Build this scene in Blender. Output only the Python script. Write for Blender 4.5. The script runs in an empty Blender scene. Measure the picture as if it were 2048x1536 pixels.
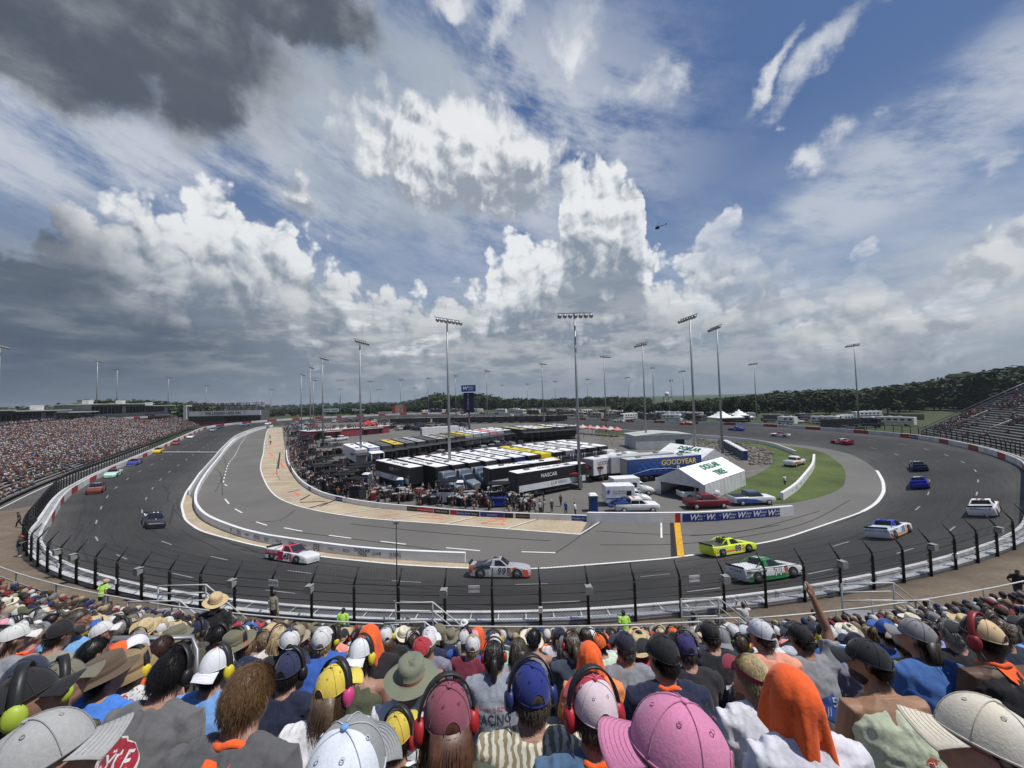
import bpy, bmesh, math, random
import numpy as np
from mathutils import Vector, Matrix, Euler
from mathutils.bvhtree import BVHTree
random.seed(7); RNG=np.random.RandomState(11)
SC=bpy.context.scene; COL=SC.collection
# ---------------------------------------------------------------- camera
F=769.; CX,CY=1024.,768.; CZ=17.5
PITCH=math.radians(2.24); ROLL=math.radians(1.45)
_f=np.array([0,math.cos(PITCH),math.sin(PITCH)]); _u0=np.array([0,-math.sin(PITCH),math.cos(PITCH)]); _r0=np.array([1,0,0.])
_r=_r0*math.cos(ROLL)-_u0*math.sin(ROLL); _u=_r0*math.sin(ROLL)+_u0*math.cos(ROLL)
camd=bpy.data.cameras.new('camera'); cam=bpy.data.objects.new('camera',camd); COL.objects.link(cam)
camd.sensor_width=36; camd.lens=36*F/2048.; camd.clip_start=0.05; camd.clip_end=12000
cam.matrix_world=Matrix(((_r[0],_u[0],-_f[0],0),(_r[1],_u[1],-_f[1],0),(_r[2],_u[2],-_f[2],CZ),(0,0,0,1)))
SC.camera=cam
SC.view_settings.view_transform='Standard'; SC.view_settings.look='None'; SC.view_settings.gamma=1; SC.view_settings.exposure=0.0
SC.cycles.max_bounces=5; SC.cycles.diffuse_bounces=2; SC.cycles.glossy_bounces=2; SC.cycles.transparent_max_bounces=12; SC.cycles.transmission_bounces=2
SC.cycles.caustics_reflective=False; SC.cycles.caustics_refractive=False
def ray(px,py): return _f+_r*((px-CX)/F)+_u*((CY-py)/F)
def at_depth(px,py,Z): return ray(px,py)*Z+np.array([0,0,CZ])
def plane(y): return 0.9+0.0165*np.minimum(y,330.)
def hit_plane(px,py,off=0.):
    d=ray(px,py); den=0.0165*d[1]-d[2]
    return d*((CZ-0.9-off)/den)+np.array([0,0,CZ])
def azel(px,py):
    d=ray(px,py); d=d/np.linalg.norm(d); return math.atan2(d[0],d[1]), math.asin(d[2])
# ---------------------------------------------------------------- sun
SUNV=Vector((0.40,-0.10,0.91)).normalized()
sl=bpy.data.lights.new('sun','SUN'); sl.energy=4.2; sl.angle=math.radians(0.55); sl.color=(1,.965,.91)
so=bpy.data.objects.new('sun',sl); COL.objects.link(so); so.rotation_euler=SUNV.to_track_quat('Z','Y').to_euler(); so.location=(0,0,80)
# ---------------------------------------------------------------- world: blue sky with layered clouds, laid out by direction (azimuth, elevation)
W=bpy.data.worlds.new('World'); SC.world=W; W.use_nodes=True; WN=W.node_tree; WN.nodes.clear()
class X:
    def __init__(s,v): s.v=v
    def __add__(a,b): return mth('ADD',a,b)
    __radd__=__add__
    def __mul__(a,b): return mth('MULTIPLY',a,b)
    __rmul__=__mul__
    def __sub__(a,b): return mth('SUBTRACT',a,b)
    def __rsub__(a,b): return mth('SUBTRACT',b,a)
    def __truediv__(a,b): return mth('DIVIDE',a,b)
def _set(nt,n,i,v):
    if isinstance(v,X): v=v.v
    if isinstance(v,bpy.types.NodeSocket): nt.links.new(v,n.inputs[i])
    else: n.inputs[i].default_value=v
def mth(op,*a,clamp=False):
    n=WN.nodes.new('ShaderNodeMath'); n.operation=op; n.use_clamp=clamp
    for i,v in enumerate(a): _set(WN,n,i,v)
    return X(n.outputs[0])
def sstep(x,a,b,lo=0.,hi=1.):
    n=WN.nodes.new('ShaderNodeMapRange'); n.interpolation_type='SMOOTHSTEP'
    for i,v in enumerate((x,a,b,lo,hi)): _set(WN,n,i,v)
    return X(n.outputs[0])
def comb(x,y,z=0.):
    n=WN.nodes.new('ShaderNodeCombineXYZ')
    for i,v in enumerate((x,y,z)): _set(WN,n,i,v)
    return n.outputs[0]
def fbm(x,y,seed,scale,detail=6,rough=.55,col=False,dist=0.):
    n=WN.nodes.new('ShaderNodeTexNoise'); n.noise_dimensions='2D'; n.inputs['Scale'].default_value=scale; n.inputs['Detail'].default_value=detail; n.inputs['Roughness'].default_value=rough; n.inputs['Distortion'].default_value=dist
    WN.links.new(comb(x+seed*3.7,y+seed*1.9,0.),n.inputs['Vector'])
    return n.outputs[1] if col else X(n.outputs[0])
def mix(a,b,f):
    n=WN.nodes.new('ShaderNodeMix'); n.data_type='RGBA'; _set(WN,n,0,f)
    for i,v in ((6,a),(7,b)):
        if isinstance(v,tuple): n.inputs[i].default_value=(*v,1)
        else: WN.links.new(v,n.inputs[i])
    return n.outputs[2]
def curve(x,pts):
    n=WN.nodes.new('ShaderNodeFloatCurve'); c=n.mapping.curves[0]
    c.points[0].location=pts[0]; c.points[1].location=pts[-1]
    for p in pts[1:-1]: c.points.new(*p)
    n.mapping.update(); _set(WN,n,1,x); return X(n.outputs[0])
tc=WN.nodes.new('ShaderNodeTexCoord'); sp=WN.nodes.new('ShaderNodeSeparateXYZ'); WN.links.new(tc.outputs['Generated'],sp.inputs[0])
dx,dy,dz=[X(sp.outputs[i]) for i in range(3)]
AZ=mth('ARCTAN2',dx,dy); EL=mth('ARCSINE',mth('MINIMUM',mth('MAXIMUM',dz,-1.),1.))
wc=fbm(AZ,EL,3.1,5.0,7,.6,col=True); ws=WN.nodes.new('ShaderNodeSeparateColor'); WN.links.new(wc,ws.inputs[0])
wa=X(ws.outputs[0])-0.5; wb=X(ws.outputs[1])-0.5
A=AZ+wa*0.16; B=EL+wb*0.13            # billowed coordinates
A2=AZ+wa*0.07; B2=EL+wb*0.06
def blob(px,py,rx,ry,rot=0,a=A,b=B):
    # soft ellipse, value 1 at centre, 0 at rim
    c=azel(px,py); r1=abs(azel(px+rx,py)[0]-azel(px-rx,py)[0])/2; r2=abs(azel(px,py+ry)[1]-azel(px,py-ry)[1])/2
    u=a-c[0]; v=b-c[1]; t=math.radians(rot); cs,sn=math.cos(t),math.sin(t)
    uu=(u*cs+v*sn)/r1; vv=(v*cs-u*sn)/r2
    return 1.0-mth('SQRT',uu*uu+vv*vv)
def mx(*l):
    r=l[0]
    for k in l[1:]: r=mth('MAXIMUM',r,k)
    return r
nz1=fbm(A2,B2,1.7,9,7,.55); nz2=fbm(A2+0.018,B2+0.022,1.7,9,7,.55)
def vor(x,y,seed,scale,detail=3,rough=.5):
    n=WN.nodes.new('ShaderNodeTexVoronoi'); n.feature='F1'; n.voronoi_dimensions='2D'; n.inputs['Scale'].default_value=scale; n.inputs['Detail'].default_value=detail; n.inputs['Roughness'].default_value=rough
    WN.links.new(comb(x+seed*3.7,y+seed*1.9,0.),n.inputs['Vector']); return X(n.outputs['Distance'])
vo1=vor(A2,B2,.4,11,3.2,.55); vo2=vor(A2+.011,B2+.016,.4,11,3.2,.55)
relief=(nz1-nz2)*1.6+(vo2-vo1)*1.1       # billows lit from the upper right
puff=.62-vo1
nzc=fbm(AZ*0.6,EL*1.6,8.3,5,7,.6)
nst=fbm(AZ*0.9-EL*0.5,EL*2.6+AZ*0.9,4.4,3.2,8,.65)   # streaky veil rising to the right
# clear sky
nis=WN.nodes.new('ShaderNodeTexSky'); nis.sky_type='NISHITA'; nis.sun_disc=False
nis.sun_elevation=math.asin(SUNV.z); nis.sun_rotation=math.atan2(SUNV.x,SUNV.y); nis.altitude=400
nsc=WN.nodes.new('ShaderNodeMix'); nsc.data_type='RGBA'; nsc.blend_type='MULTIPLY'; nsc.inputs[0].default_value=1; WN.links.new(nis.outputs[0],nsc.inputs[6]); nsc.inputs[7].default_value=(.10,.10,.105,1)
deep=mix((.36,.45,.58),(.070,.140,.325),sstep(EL,0.0,0.62))
col=mix(nsc.outputs[2],deep,0.72)
# veil of thin high cloud
veil=mth('MULTIPLY',sstep(nst,.30,.62),mx(sstep(blob(120,300,560,170,0,A2,B2),0,.4)*1.0,sstep(blob(560,260,430,260,-25,A2,B2),0,.5)*1.0,sstep(blob(1000,300,620,420,0,A2,B2),0,.8),sstep(blob(1800,330,560,150,22,A2,B2),0,.6)*0.85,sstep(EL,.55,.1)*0.65))
col=mix(col,(.57,.61,.68),veil*0.9)
col=mix(col,(.30,.37,.47),sstep(EL,.26,.0)*0.45)
veil2=sstep(blob(760,250,380,330,-20),.0,.55)
col=mix(col,(.36,.42,.50),veil2*sstep(nzc,.25,.62)*0.9)
# white wisps at the top
wis=mx(blob(1010,40,150,70,60,A,B),blob(1150,40,75,85,-60,A,B),blob(1680,70,250,42,27,A,B),blob(1545,150,90,26,40,A,B),blob(1680,270,60,32,20,A,B),blob(1600,335,42,36,0,A,B),blob(2020,320,80,32,15,A,B),blob(1552,242,20,13,0),blob(1750,240,36,20,0),blob(1300,170,110,60,0)*.6,blob(930,10,120,30,0))
wm=sstep(wis+(nz1-.5)*1.7+(nst-.5)*1.8,.0,1.0)
col=mix(col,mix((.50,.55,.62),(.86,.87,.88),sstep(nz1,.4,.7)),wm*0.74)
# dark left half of the storm bank
left=sstep(A2,-0.05,-0.85)
# cumulus bank: outline as elevation over azimuth
def outl(pts,amp):
    q=[azel(*p) for p in pts]; q=[((a+1.2)/2.4,e/1.0) for a,e in q]; q=[(0,q[0][1])]+q+[(1,q[-1][1])]
    return q
def bank(pts,warp_a,warp_b,soft):
    # signed height below the outline
    h=curve((warp_a+1.2)/2.4,outl(pts,0))
    return h-warp_b
nb=fbm(AZ,EL,6.6,26,5,.6)
A3=AZ+wa*.05+(nb-.5)*.02; B3=EL+wb*.04-puff*.10+(nb-.5)*.02
back=bank([(0,420),(120,400),(190,370),(290,385),(360,395),(400,360),(440,345),(490,385),(570,430),(600,480),(660,505),(700,555),(780,570),(860,575),(960,565),(985,480),(1060,440),(1115,425),(1122,340),(1150,312),(1200,300),(1255,315),(1280,350),(1290,450),(1300,490),(1345,520),(1400,450),(1450,405),(1500,440),(1560,520),(1640,560),(1740,490),(1830,560),(1900,500),(1990,480),(2048,500)],A3,B3,0)
bm_=sstep(back,-.008,.024)
inner=(relief*.7+(nz1-.5)*1.0+puff*.5)
edge=sstep(back,.28,.03)
cw=mix((.24,.29,.36),(.84,.86,.88),sstep(inner*.75+edge*.72,-.10,.72))
dk=mx(sstep(blob(-40,540,440,260,0),.0,.6),sstep(blob(150,690,560,110,0),.0,.6))
cw=mix(cw,(.085,.108,.148),dk*.95)
fade=sstep(AZ,.25,.62)
cw2=mix(cw,col,fade*sstep(nzc,.62,.35)*0.85)
col=mix(col,cw2,bm_*0.96)
# floating cumulus centre and others
fl=mx(blob(920,320,270,140,-6)*1.3,blob(860,290,190,100,0)*1.2,blob(600,390,50,90,0)*.7,blob(1000,400,140,60,10)*.8)
fm=sstep(fl+(nz1-.5)*.7+puff*.35,-.02,.42)
cf=mix((.30,.34,.40),(.84,.855,.87),sstep(relief*.5+(nz1-.5)*.9+sstep(B2,azel(900,410)[1],azel(900,250)[1])*.55,-.05,.62))
col=mix(col,cf,fm*0.92)
# right low puffs
rp=mx(blob(1940,530,130,55,8),blob(1850,660,120,22,5)*.8,blob(2040,480,50,30,0),blob(1760,600,100,30,0)*.7,blob(1640,650,140,26,0)*.8,blob(1500,600,120,50,0)*.8)
rm=sstep(rp+(nz1-.5)*1.5,.05,.6)
col=mix(col,mix((.33,.38,.45),(.80,.81,.83),sstep(relief+(nz1-.5)*1.3+.25,-.1,.75)),rm*0.75)
# low grey stratus near horizon
st=fbm(AZ*1.4,EL*5.5,2.2,4.0,7,.58)
low=sstep(EL,.36,.10)
col=mix(col,mix((.175,.215,.27),(.46,.485,.51),sstep(st+sstep(AZ,-.7,.5)*.10,.43,.72)),low*sstep(st,.30,.55)*sstep(AZ,.9,.1,.55,.9))
col=mix(col,(.245,.295,.36),sstep(EL,.13,.0)*0.78)
col=mix(col,(.085,.115,.165),sstep(A2,-.30,-1.0)*sstep(EL,.42,.06)*0.80)
# storm cloud upper left
sb=mx(blob(230,-60,560,300,0),blob(400,170,120,150,0)*.9,blob(600,20,200,110,0)*.9,blob(60,60,420,160,0))
sm=sstep(sb+(nz1-.5)*.8,-.08,.42)
col=mix(col,mix((.092,.112,.142),(.38,.41,.45),sstep(nzc*.8+(nz1-.5)*.6+sstep(sb,.42,.0)*.36,.30,.86)),sm*0.97)
# ground side stays dull
col=mix(col,(.10,.11,.10),sstep(EL,-.02,-.08))
bg=WN.nodes.new('ShaderNodeBackground'); WN.links.new(col,bg.inputs[0]); bg.inputs[1].default_value=1.0
wo=WN.nodes.new('ShaderNodeOutputWorld'); WN.links.new(bg.outputs[0],wo.inputs[0])
W.cycles.sampling_method='MANUAL'; W.cycles.sample_map_resolution=512
# ---------------------------------------------------------------- helpers
def tag(o,label=None,cat=None,group=None,kind=None):
    if label: o['label']=label
    if cat: o['category']=cat
    if group: o['group']=group
    if kind: o['kind']=kind
    return o
MATS={}
def mat(name,color=None,rough=.6,metal=0.,var=.12,scale=3.,bump=0.,objcol=False,spec=.4,sheen=0.,coat=0.,fine=None,attr=None,alpha=None):
    if name in MATS: return MATS[name]
    m=bpy.data.materials.new(name); m.use_nodes=True; nt=m.node_tree; N=nt.nodes; L=nt.links; b=N['Principled BSDF']
    b.inputs['Roughness'].default_value=rough; b.inputs['Metallic'].default_value=metal; b.inputs['Specular IOR Level'].default_value=spec
    if coat: b.inputs['Coat Weight'].default_value=coat; b.inputs['Coat Roughness'].default_value=.06
    if sheen: b.inputs['Sheen Weight'].default_value=sheen
    tc=N.new('ShaderNodeTexCoord')
    if objcol: oi=N.new('ShaderNodeObjectInfo'); src=oi.outputs['Color']
    elif attr: at=N.new('ShaderNodeAttribute'); at.attribute_name=attr; src=at.outputs['Color']
    else: rg=N.new('ShaderNodeRGB'); rg.outputs[0].default_value=(*color,1); src=rg.outputs[0]
    if var:
        nz=N.new('ShaderNodeTexNoise'); nz.inputs['Scale'].default_value=scale; nz.inputs['Detail'].default_value=5; L.new(tc.outputs['Object'],nz.inputs['Vector'])
        mr=N.new('ShaderNodeMapRange'); mr.inputs[1].default_value=.25; mr.inputs[2].default_value=.75; mr.inputs[3].default_value=1-var; mr.inputs[4].default_value=1+var; L.new(nz.outputs[0],mr.inputs[0])
        mu=N.new('ShaderNodeVectorMath'); mu.operation='SCALE'; L.new(src,mu.inputs[0]); L.new(mr.outputs[0],mu.inputs['Scale']); src=mu.outputs[0]
    if fine:
        n2=N.new('ShaderNodeTexNoise'); n2.inputs['Scale'].default_value=fine[0]; n2.inputs['Detail'].default_value=4; n2.inputs['Roughness'].default_value=.7; L.new(tc.outputs['Object'],n2.inputs['Vector'])
        m2=N.new('ShaderNodeMapRange'); m2.inputs[1].default_value=.3; m2.inputs[2].default_value=.7; m2.inputs[3].default_value=1-fine[1]; m2.inputs[4].default_value=1+fine[1]; L.new(n2.outputs[0],m2.inputs[0])
        mu=N.new('ShaderNodeVectorMath'); mu.operation='SCALE'; L.new(src,mu.inputs[0]); L.new(m2.outputs[0],mu.inputs['Scale']); src=mu.outputs[0]
    L.new(src,b.inputs['Base Color'])
    if bump:
        nb=N.new('ShaderNodeTexNoise'); nb.inputs['Scale'].default_value=bump[0]; nb.inputs['Detail'].default_value=4; L.new(tc.outputs['Object'],nb.inputs['Vector'])
        bp=N.new('ShaderNodeBump'); bp.inputs['Strength'].default_value=bump[1]; bp.inputs['Distance'].default_value=bump[2]; L.new(nb.outputs[0],bp.inputs['Height']); L.new(bp.outputs[0],b.inputs['Normal'])
    if alpha is not None: b.inputs['Alpha'].default_value=alpha
    MATS[name]=m; return m
PAINT=mat('paint',objcol=True,rough=.38,var=.08,scale=1.3,spec=.4,coat=.12)
PLAIN=mat('plain',objcol=True,rough=.8,var=.16,scale=.8,spec=.18,fine=(2.5,.08))
METAL=mat('galvanised',(.30,.31,.32),rough=.5,metal=.6,var=.15,scale=.6)
BLACKM=mat('black_steel',(.012,.012,.014),rough=.55,var=.2)
RUBBER=mat('rubber',(.014,.014,.015),rough=.85,var=.2,scale=6)
GLASS=mat('dark_glass',(.012,.014,.018),rough=.08,var=0,spec=.8)
WHITE=mat('white_paint',(.72,.72,.72),rough=.55,var=.10,scale=.7,fine=(6,.07))
RED=mat('red_paint',(.33,.022,.03),rough=.5,var=.18,scale=.7)
FONTM=mat('lettering',objcol=True,rough=.6,var=.03)
class MB:
    def __init__(s): s.v=[]; s.f=[]; s.m=[]; s.sm=[]
    def add(s,V,Fc,mi=0,M=None,smooth=False):
        o=len(s.v)
        for p in V:
            p=Vector(p)
            if M is not None: p=M@p
            s.v.append((p.x,p.y,p.z))
        for f in Fc: s.f.append(tuple(i+o for i in f)); s.m.append(mi); s.sm.append(smooth)
        return s
    def box(s,c,d,mi=0,M=None,taper=1.,rz=0):
        x,y,z=d[0]/2,d[1]/2,d[2]/2
        V=[(-x,-y,-z),(x,-y,-z),(x,y,-z),(-x,y,-z),(-x*taper,-y*taper,z),(x*taper,-y*taper,z),(x*taper,y*taper,z),(-x*taper,y*taper,z)]
        cs,sn=math.cos(rz),math.sin(rz)
        V=[(c[0]+a*cs-b*sn,c[1]+a*sn+b*cs,c[2]+g) for a,b,g in V]
        return s.add(V,[(3,2,1,0),(4,5,6,7),(0,1,5,4),(1,2,6,5),(2,3,7,6),(3,0,4,7)],mi,M)
    def rings(s,R,mi=0,cap=True,smooth=True,M=None,closed=False):
        n=len(R[0]); V=[p for r in R for p in r]; Fc=[]
        k=len(R)
        for i in range(k-1 if not closed else k):
            a=i*n; b=((i+1)%k)*n
            for j in range(n): Fc.append((a+j,a+(j+1)%n,b+(j+1)%n,b+j))
        if cap and not closed: Fc.append(tuple(reversed(range(n)))); Fc.append(tuple(range((k-1)*n,k*n)))
        return s.add(V,Fc,mi,M,smooth)
    def tube(s,P,r,n=8,mi=0,M=None,smooth=True,flat=None):
        P=[Vector(p) for p in P]; R=[]
        if not hasattr(r,'__len__'): r=[r]*len(P)
        up=None
        for i,p in enumerate(P):
            t=(P[min(i+1,len(P)-1)]-P[max(i-1,0)]).normalized()
            if up is None: up=Vector((0,0,1)) if abs(t.z)<.9 else Vector((0,1,0))
            a=t.cross(up).normalized(); b=a.cross(t).normalized(); up=b
            q=r[i]; q=(q,q) if not hasattr(q,'__len__') else q
            R.append([tuple(p+a*math.cos(2*math.pi*k/n)*q[0]+b*math.sin(2*math.pi*k/n)*q[1]) for k in range(n)])
        return s.rings(R,mi,True,smooth,M)
    def cyl(s,c,r,h,n=12,mi=0,M=None,axis='z',r2=None,smooth=True):
        d={'x':Vector((1,0,0)),'y':Vector((0,1,0)),'z':Vector((0,0,1))}[axis]; c=Vector(c)
        return s.tube([c-d*h/2,c+d*h/2],[r,r if r2 is None else r2],n,mi,M,smooth)
    def ball(s,c,r,n=10,m=7,mi=0,M=None):
        r=(r,r,r) if not hasattr(r,'__len__') else r; V=[];Fc=[]
        for i in range(1,m):
            a=math.pi*i/m
            for j in range(n):
                b=2*math.pi*j/n; V.append((c[0]+r[0]*math.sin(a)*math.cos(b),c[1]+r[1]*math.sin(a)*math.sin(b),c[2]+r[2]*math.cos(a)))
        V.append((c[0],c[1],c[2]+r[2])); V.append((c[0],c[1],c[2]-r[2])); t=len(V)-2
        for i in range(m-2):
            for j in range(n): Fc.append((i*n+j,(i+1)*n+j,(i+1)*n+(j+1)%n,i*n+(j+1)%n))
        for j in range(n): Fc.append((t,j,(j+1)%n)); Fc.append((t+1,(m-2)*n+(j+1)%n,(m-2)*n+j))
        return s.add(V,Fc,mi,M,True)
    def prism(s,poly,a,b,mi=0,M=None,axis='y'):
        n=len(poly)
        f={'y':lambda p,t:(p[0],t,p[1]),'x':lambda p,t:(t,p[0],p[1]),'z':lambda p,t:(p[0],p[1],t)}[axis]
        V=[f(p,a) for p in poly]+[f(p,b) for p in poly]
        Fc=[tuple(range(n)),tuple(reversed(range(n,2*n)))]+[(i,i+n,(i+1)%n+n,(i+1)%n) for i in range(n)]
        return s.add(V,Fc,mi,M)
    def strip(s,A,B,mi=0,closed=False,smooth=True):
        n=len(A); V=list(A)+list(B); Fc=[(i,(i+1)%n,n+(i+1)%n,n+i) for i in range(n if closed else n-1)]
        return s.add(V,Fc,mi,None,smooth)
    def mesh(s,name,mats):
        me=bpy.data.meshes.new(name); me.from_pydata(s.v,[],s.f)
        for m in (mats if isinstance(mats,(list,tuple)) else [mats]): me.materials.append(m)
        me.polygons.foreach_set('material_index',s.m); me.polygons.foreach_set('use_smooth',s.sm); me.update(); return me
    def build(s,name,mats,parent=None,color=None,loc=None,rz=0,fix=True):
        me=s.mesh(name,mats)
        if fix:
            b=bmesh.new(); b.from_mesh(me); bmesh.ops.recalc_face_normals(b,faces=b.faces); b.to_mesh(me); b.free()
        return link(name,me,parent,color,loc,rz)
def link(name,me,parent=None,color=None,loc=None,rz=0):
    o=bpy.data.objects.new(name,me); COL.objects.link(o)
    if parent is not None: o.parent=parent
    if color is not None: o.color=(*color,1)
    if loc is not None: o.location=loc
    if rz: o.rotation_euler.z=rz
    return o
def empty(name,loc,rz=0,label=None,cat=None,group=None):
    o=link(name,None,None,None,loc,rz); o.empty_display_size=.2
    return tag(o,label,cat,group)
def copy_tree(o,loc=None,rz=None,label=None,rot=None):
    c=o.copy(); COL.objects.link(c)
    if loc is not None: c.location=loc
    if rz is not None: c.rotation_euler=(0,0,rz)
    if rot is not None: c.rotation_euler=rot
    if label: c['label']=label
    def rec(src,dst):
        for ch in src.children:
            d=ch.copy(); COL.objects.link(d); d.parent=dst; rec(ch,d)
    rec(o,c); return c
_TC={}
def text_mesh(s,size=1.,shear=0.,offset=0.,ext=0.,cond=1.,align='CENTER'):
    k=(s,shear,offset,ext,cond,align)
    if k not in _TC:
        cu=bpy.data.curves.new('t','FONT'); cu.body=s; cu.size=1; cu.shear=shear; cu.offset=offset; cu.extrude=ext; cu.align_x=align; cu.align_y='CENTER'; cu.resolution_u=3; cu.space_line=.82
        o=bpy.data.objects.new('t',cu); COL.objects.link(o); dg=bpy.context.evaluated_depsgraph_get(); dg.update()
        me=bpy.data.meshes.new_from_object(o.evaluated_get(dg)); V=[(v.co.x*cond,v.co.y,v.co.z) for v in me.vertices]; Fc=[tuple(p.vertices) for p in me.polygons]
        bpy.data.objects.remove(o); bpy.data.curves.remove(cu); bpy.data.meshes.remove(me); _TC[k]=(V,Fc)
    V,Fc=_TC[k]; return [(a*size,b*size,c*size) for a,b,c in V],Fc
def put_text(s,size,O,Xd,Yd,parent=None,color=(0,0,0),name='lettering',lift=.012,mb=None,mi=0,**kw):
    V,Fc=text_mesh(s,size,**kw); O=Vector(O); Xd=Vector(Xd).normalized(); Yd=Vector(Yd).normalized(); Nn=Xd.cross(Yd)
    P=[O+Xd*a+Yd*b+Nn*(lift+c) for a,b,c in V]
    m=mb or MB(); m.add(P,Fc,mi)
    if mb is None: return m.build(name,FONTM,parent,color,fix=False)
# ---------------------------------------------------------------- the oval: inner line and outer wall as radius over angle
OC=np.array([-25.,135.])
_in=[(545,853),(480,868),(455,890),(430,915),(400,945),(372,985),(363,1010),(370,1040),(400,1062),(480,1084),(535,1096),(636,1113),(800,1130),(936,1137),(1062,1139),(1353,1116),(1560,1080),(1726,1024),(1754,1006),(1768,984),(1766,963),(1754,941),(1730,923),(1698,907),(1650,896),(1500,879),(1300,868),(1209,860),(1151,855),(1106,850)]
_inw=[tuple(hit_plane(*p)[:2]) for p in _in]+[(-5,235),(-35,258),(-70,262),(-105,257),(-130,246)]
_out=[(960,825,1),(1000,826,1),(846,825,3),(760,828,3),(698,831,3),(604,835,3),(500,842,2.6),(457,846,2),(416,852,1),(396,860,.8),(355,878,.8),(315,896,.8),(279,911,.8),(231,931,.8),(188,951,.8),(142,977,1),(124,995,1.5),(99,1040,2),(78,1075,2.5),(109,1109,3),(133,1127,3),(187,1144,3),(250,1158,3),(320,1177,3),(480,1199,3),(558,1206,3),(644,1213,3),(714,1217,3),(826,1221,3),(1120,1221,3),(1340,1203,3),(1415,1195,3),(1504,1187,3),(1579,1176,3),(1660,1163,3),(1700,1155,3),(1802,1133,3),(1912,1106,3),(1989,1080,3),(2048,1057,3),(2048,921,2.6),(1974,896,2.0),(1923,885,1.7),(1856,872,1.2),(1749,862,.8),(1594,851,.8),(1500,846,.8),(1300,841,.8),(1168,836,.8),(1086,831,.8)]
WALLH=1.1
def _ro(p):
    h=hit_plane(p[0],p[1],p[2]+WALLH); return h[0],h[1],p[2]
_outw=[_ro(p) for p in _out]
def polar(x,y): return math.atan2(y-OC[1],x-OC[0]), math.hypot(x-OC[0],y-OC[1])
NT=1440
def _dense(pts):
    o=[]; n=len(pts)
    q=sorted(pts,key=lambda p:polar(p[0],p[1])[0])
    for i in range(n):
        a,b=q[i],q[(i+1)%n]
        for j in range(14): o.append(tuple(a[k]+(b[k]-a[k])*j/14. for k in range(len(a))))
    return o
def _per(pts,k=1):
    pts=_dense(pts); a=sorted((polar(p[0],p[1])[0],polar(p[0],p[1])[1] if k==1 else p[2]) for p in pts)
    t=np.array([q[0] for q in a]); v=np.array([q[1] for q in a]); T=np.linspace(-math.pi,math.pi,NT,endpoint=False)
    v=np.interp(T,np.concatenate([t-2*math.pi,t,t+2*math.pi]),np.tile(v,3))
    return v
def _smooth(v,w):
    k=np.hanning(w+2)[1:-1]; k/=k.sum(); n=len(v); return np.convolve(np.tile(v,3),k,'same')[n:2*n]
RIN=_smooth(_per(_inw),21); ROUT=_smooth(_smooth(_per(_outw),31),31); OFF=_smooth(_per(_outw,2),60)
TH=np.linspace(-math.pi,math.pi,NT,endpoint=False)
def _at(arr,th):
    u=((np.asarray(th)+math.pi)/(2*math.pi)*NT)%NT; i=np.floor(u).astype(int)%NT; f=u-np.floor(u); r=arr[i]*(1-f)+arr[(i+1)%NT]*f
    return float(r) if np.ndim(r)==0 else r
def bankoff(x,y):
    th=np.arctan2(y-OC[1],x-OC[0]); r=np.hypot(x-OC[0],y-OC[1]); ri=_at(RIN,th); ro=_at(ROUT,th); of=_at(OFF,th)
    t=np.clip((r-ri)/(ro-ri),0,1); t=t*.8+.2*t*t*(3-2*t)
    return of*t*np.clip(1-(r-ro-6)/60.,0,1)**1.0
def surf(x,y): return float(plane(y)+bankoff(x,y))
def G(px,py,h=0.):
    off=0.
    for i in range(60):
        p=hit_plane(px,py,off+h); o2=float(bankoff(p[0],p[1])); 
        if abs(o2-off)<1e-3: break
        off+=(o2-off)*.5
    p=hit_plane(px,py,off+h); return Vector(p)
def GP(px,py,h=0.): return Vector(hit_plane(px,py,h))
def ring_pt(th,r,h=0.):
    x=OC[0]+r*math.cos(th); y=OC[1]+r*math.sin(th); return Vector((x,y,surf(x,y)+h))
def out_pt(th,d=0.,h=0.):
    # point a distance d outside the wall line along its normal, height h above the wall foot
    e=.004; a=ring_pt(th-e,_at(ROUT,th-e)); b=ring_pt(th+e,_at(ROUT,th+e)); t=(b-a); t.z=0; t.normalize(); n=Vector((t.y,-t.x,0)); c=ring_pt(th,_at(ROUT,th)-.02)
    return c+n*d+Vector((0,0,h)), n, t
def heading(x,y):
    th,r=polar(x,y); ri,ro=_at(RIN,th),_at(ROUT,th); k=(r-ri)/(ro-ri); e=.01
    f=lambda q:(_at(RIN,q)+k*(_at(ROUT,q)-_at(RIN,q)))
    a=(f(th-e)*math.cos(th-e),f(th-e)*math.sin(th-e)); b=(f(th+e)*math.cos(th+e),f(th+e)*math.sin(th+e))
    return math.atan2(b[1]-a[1],b[0]-a[0])
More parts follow.
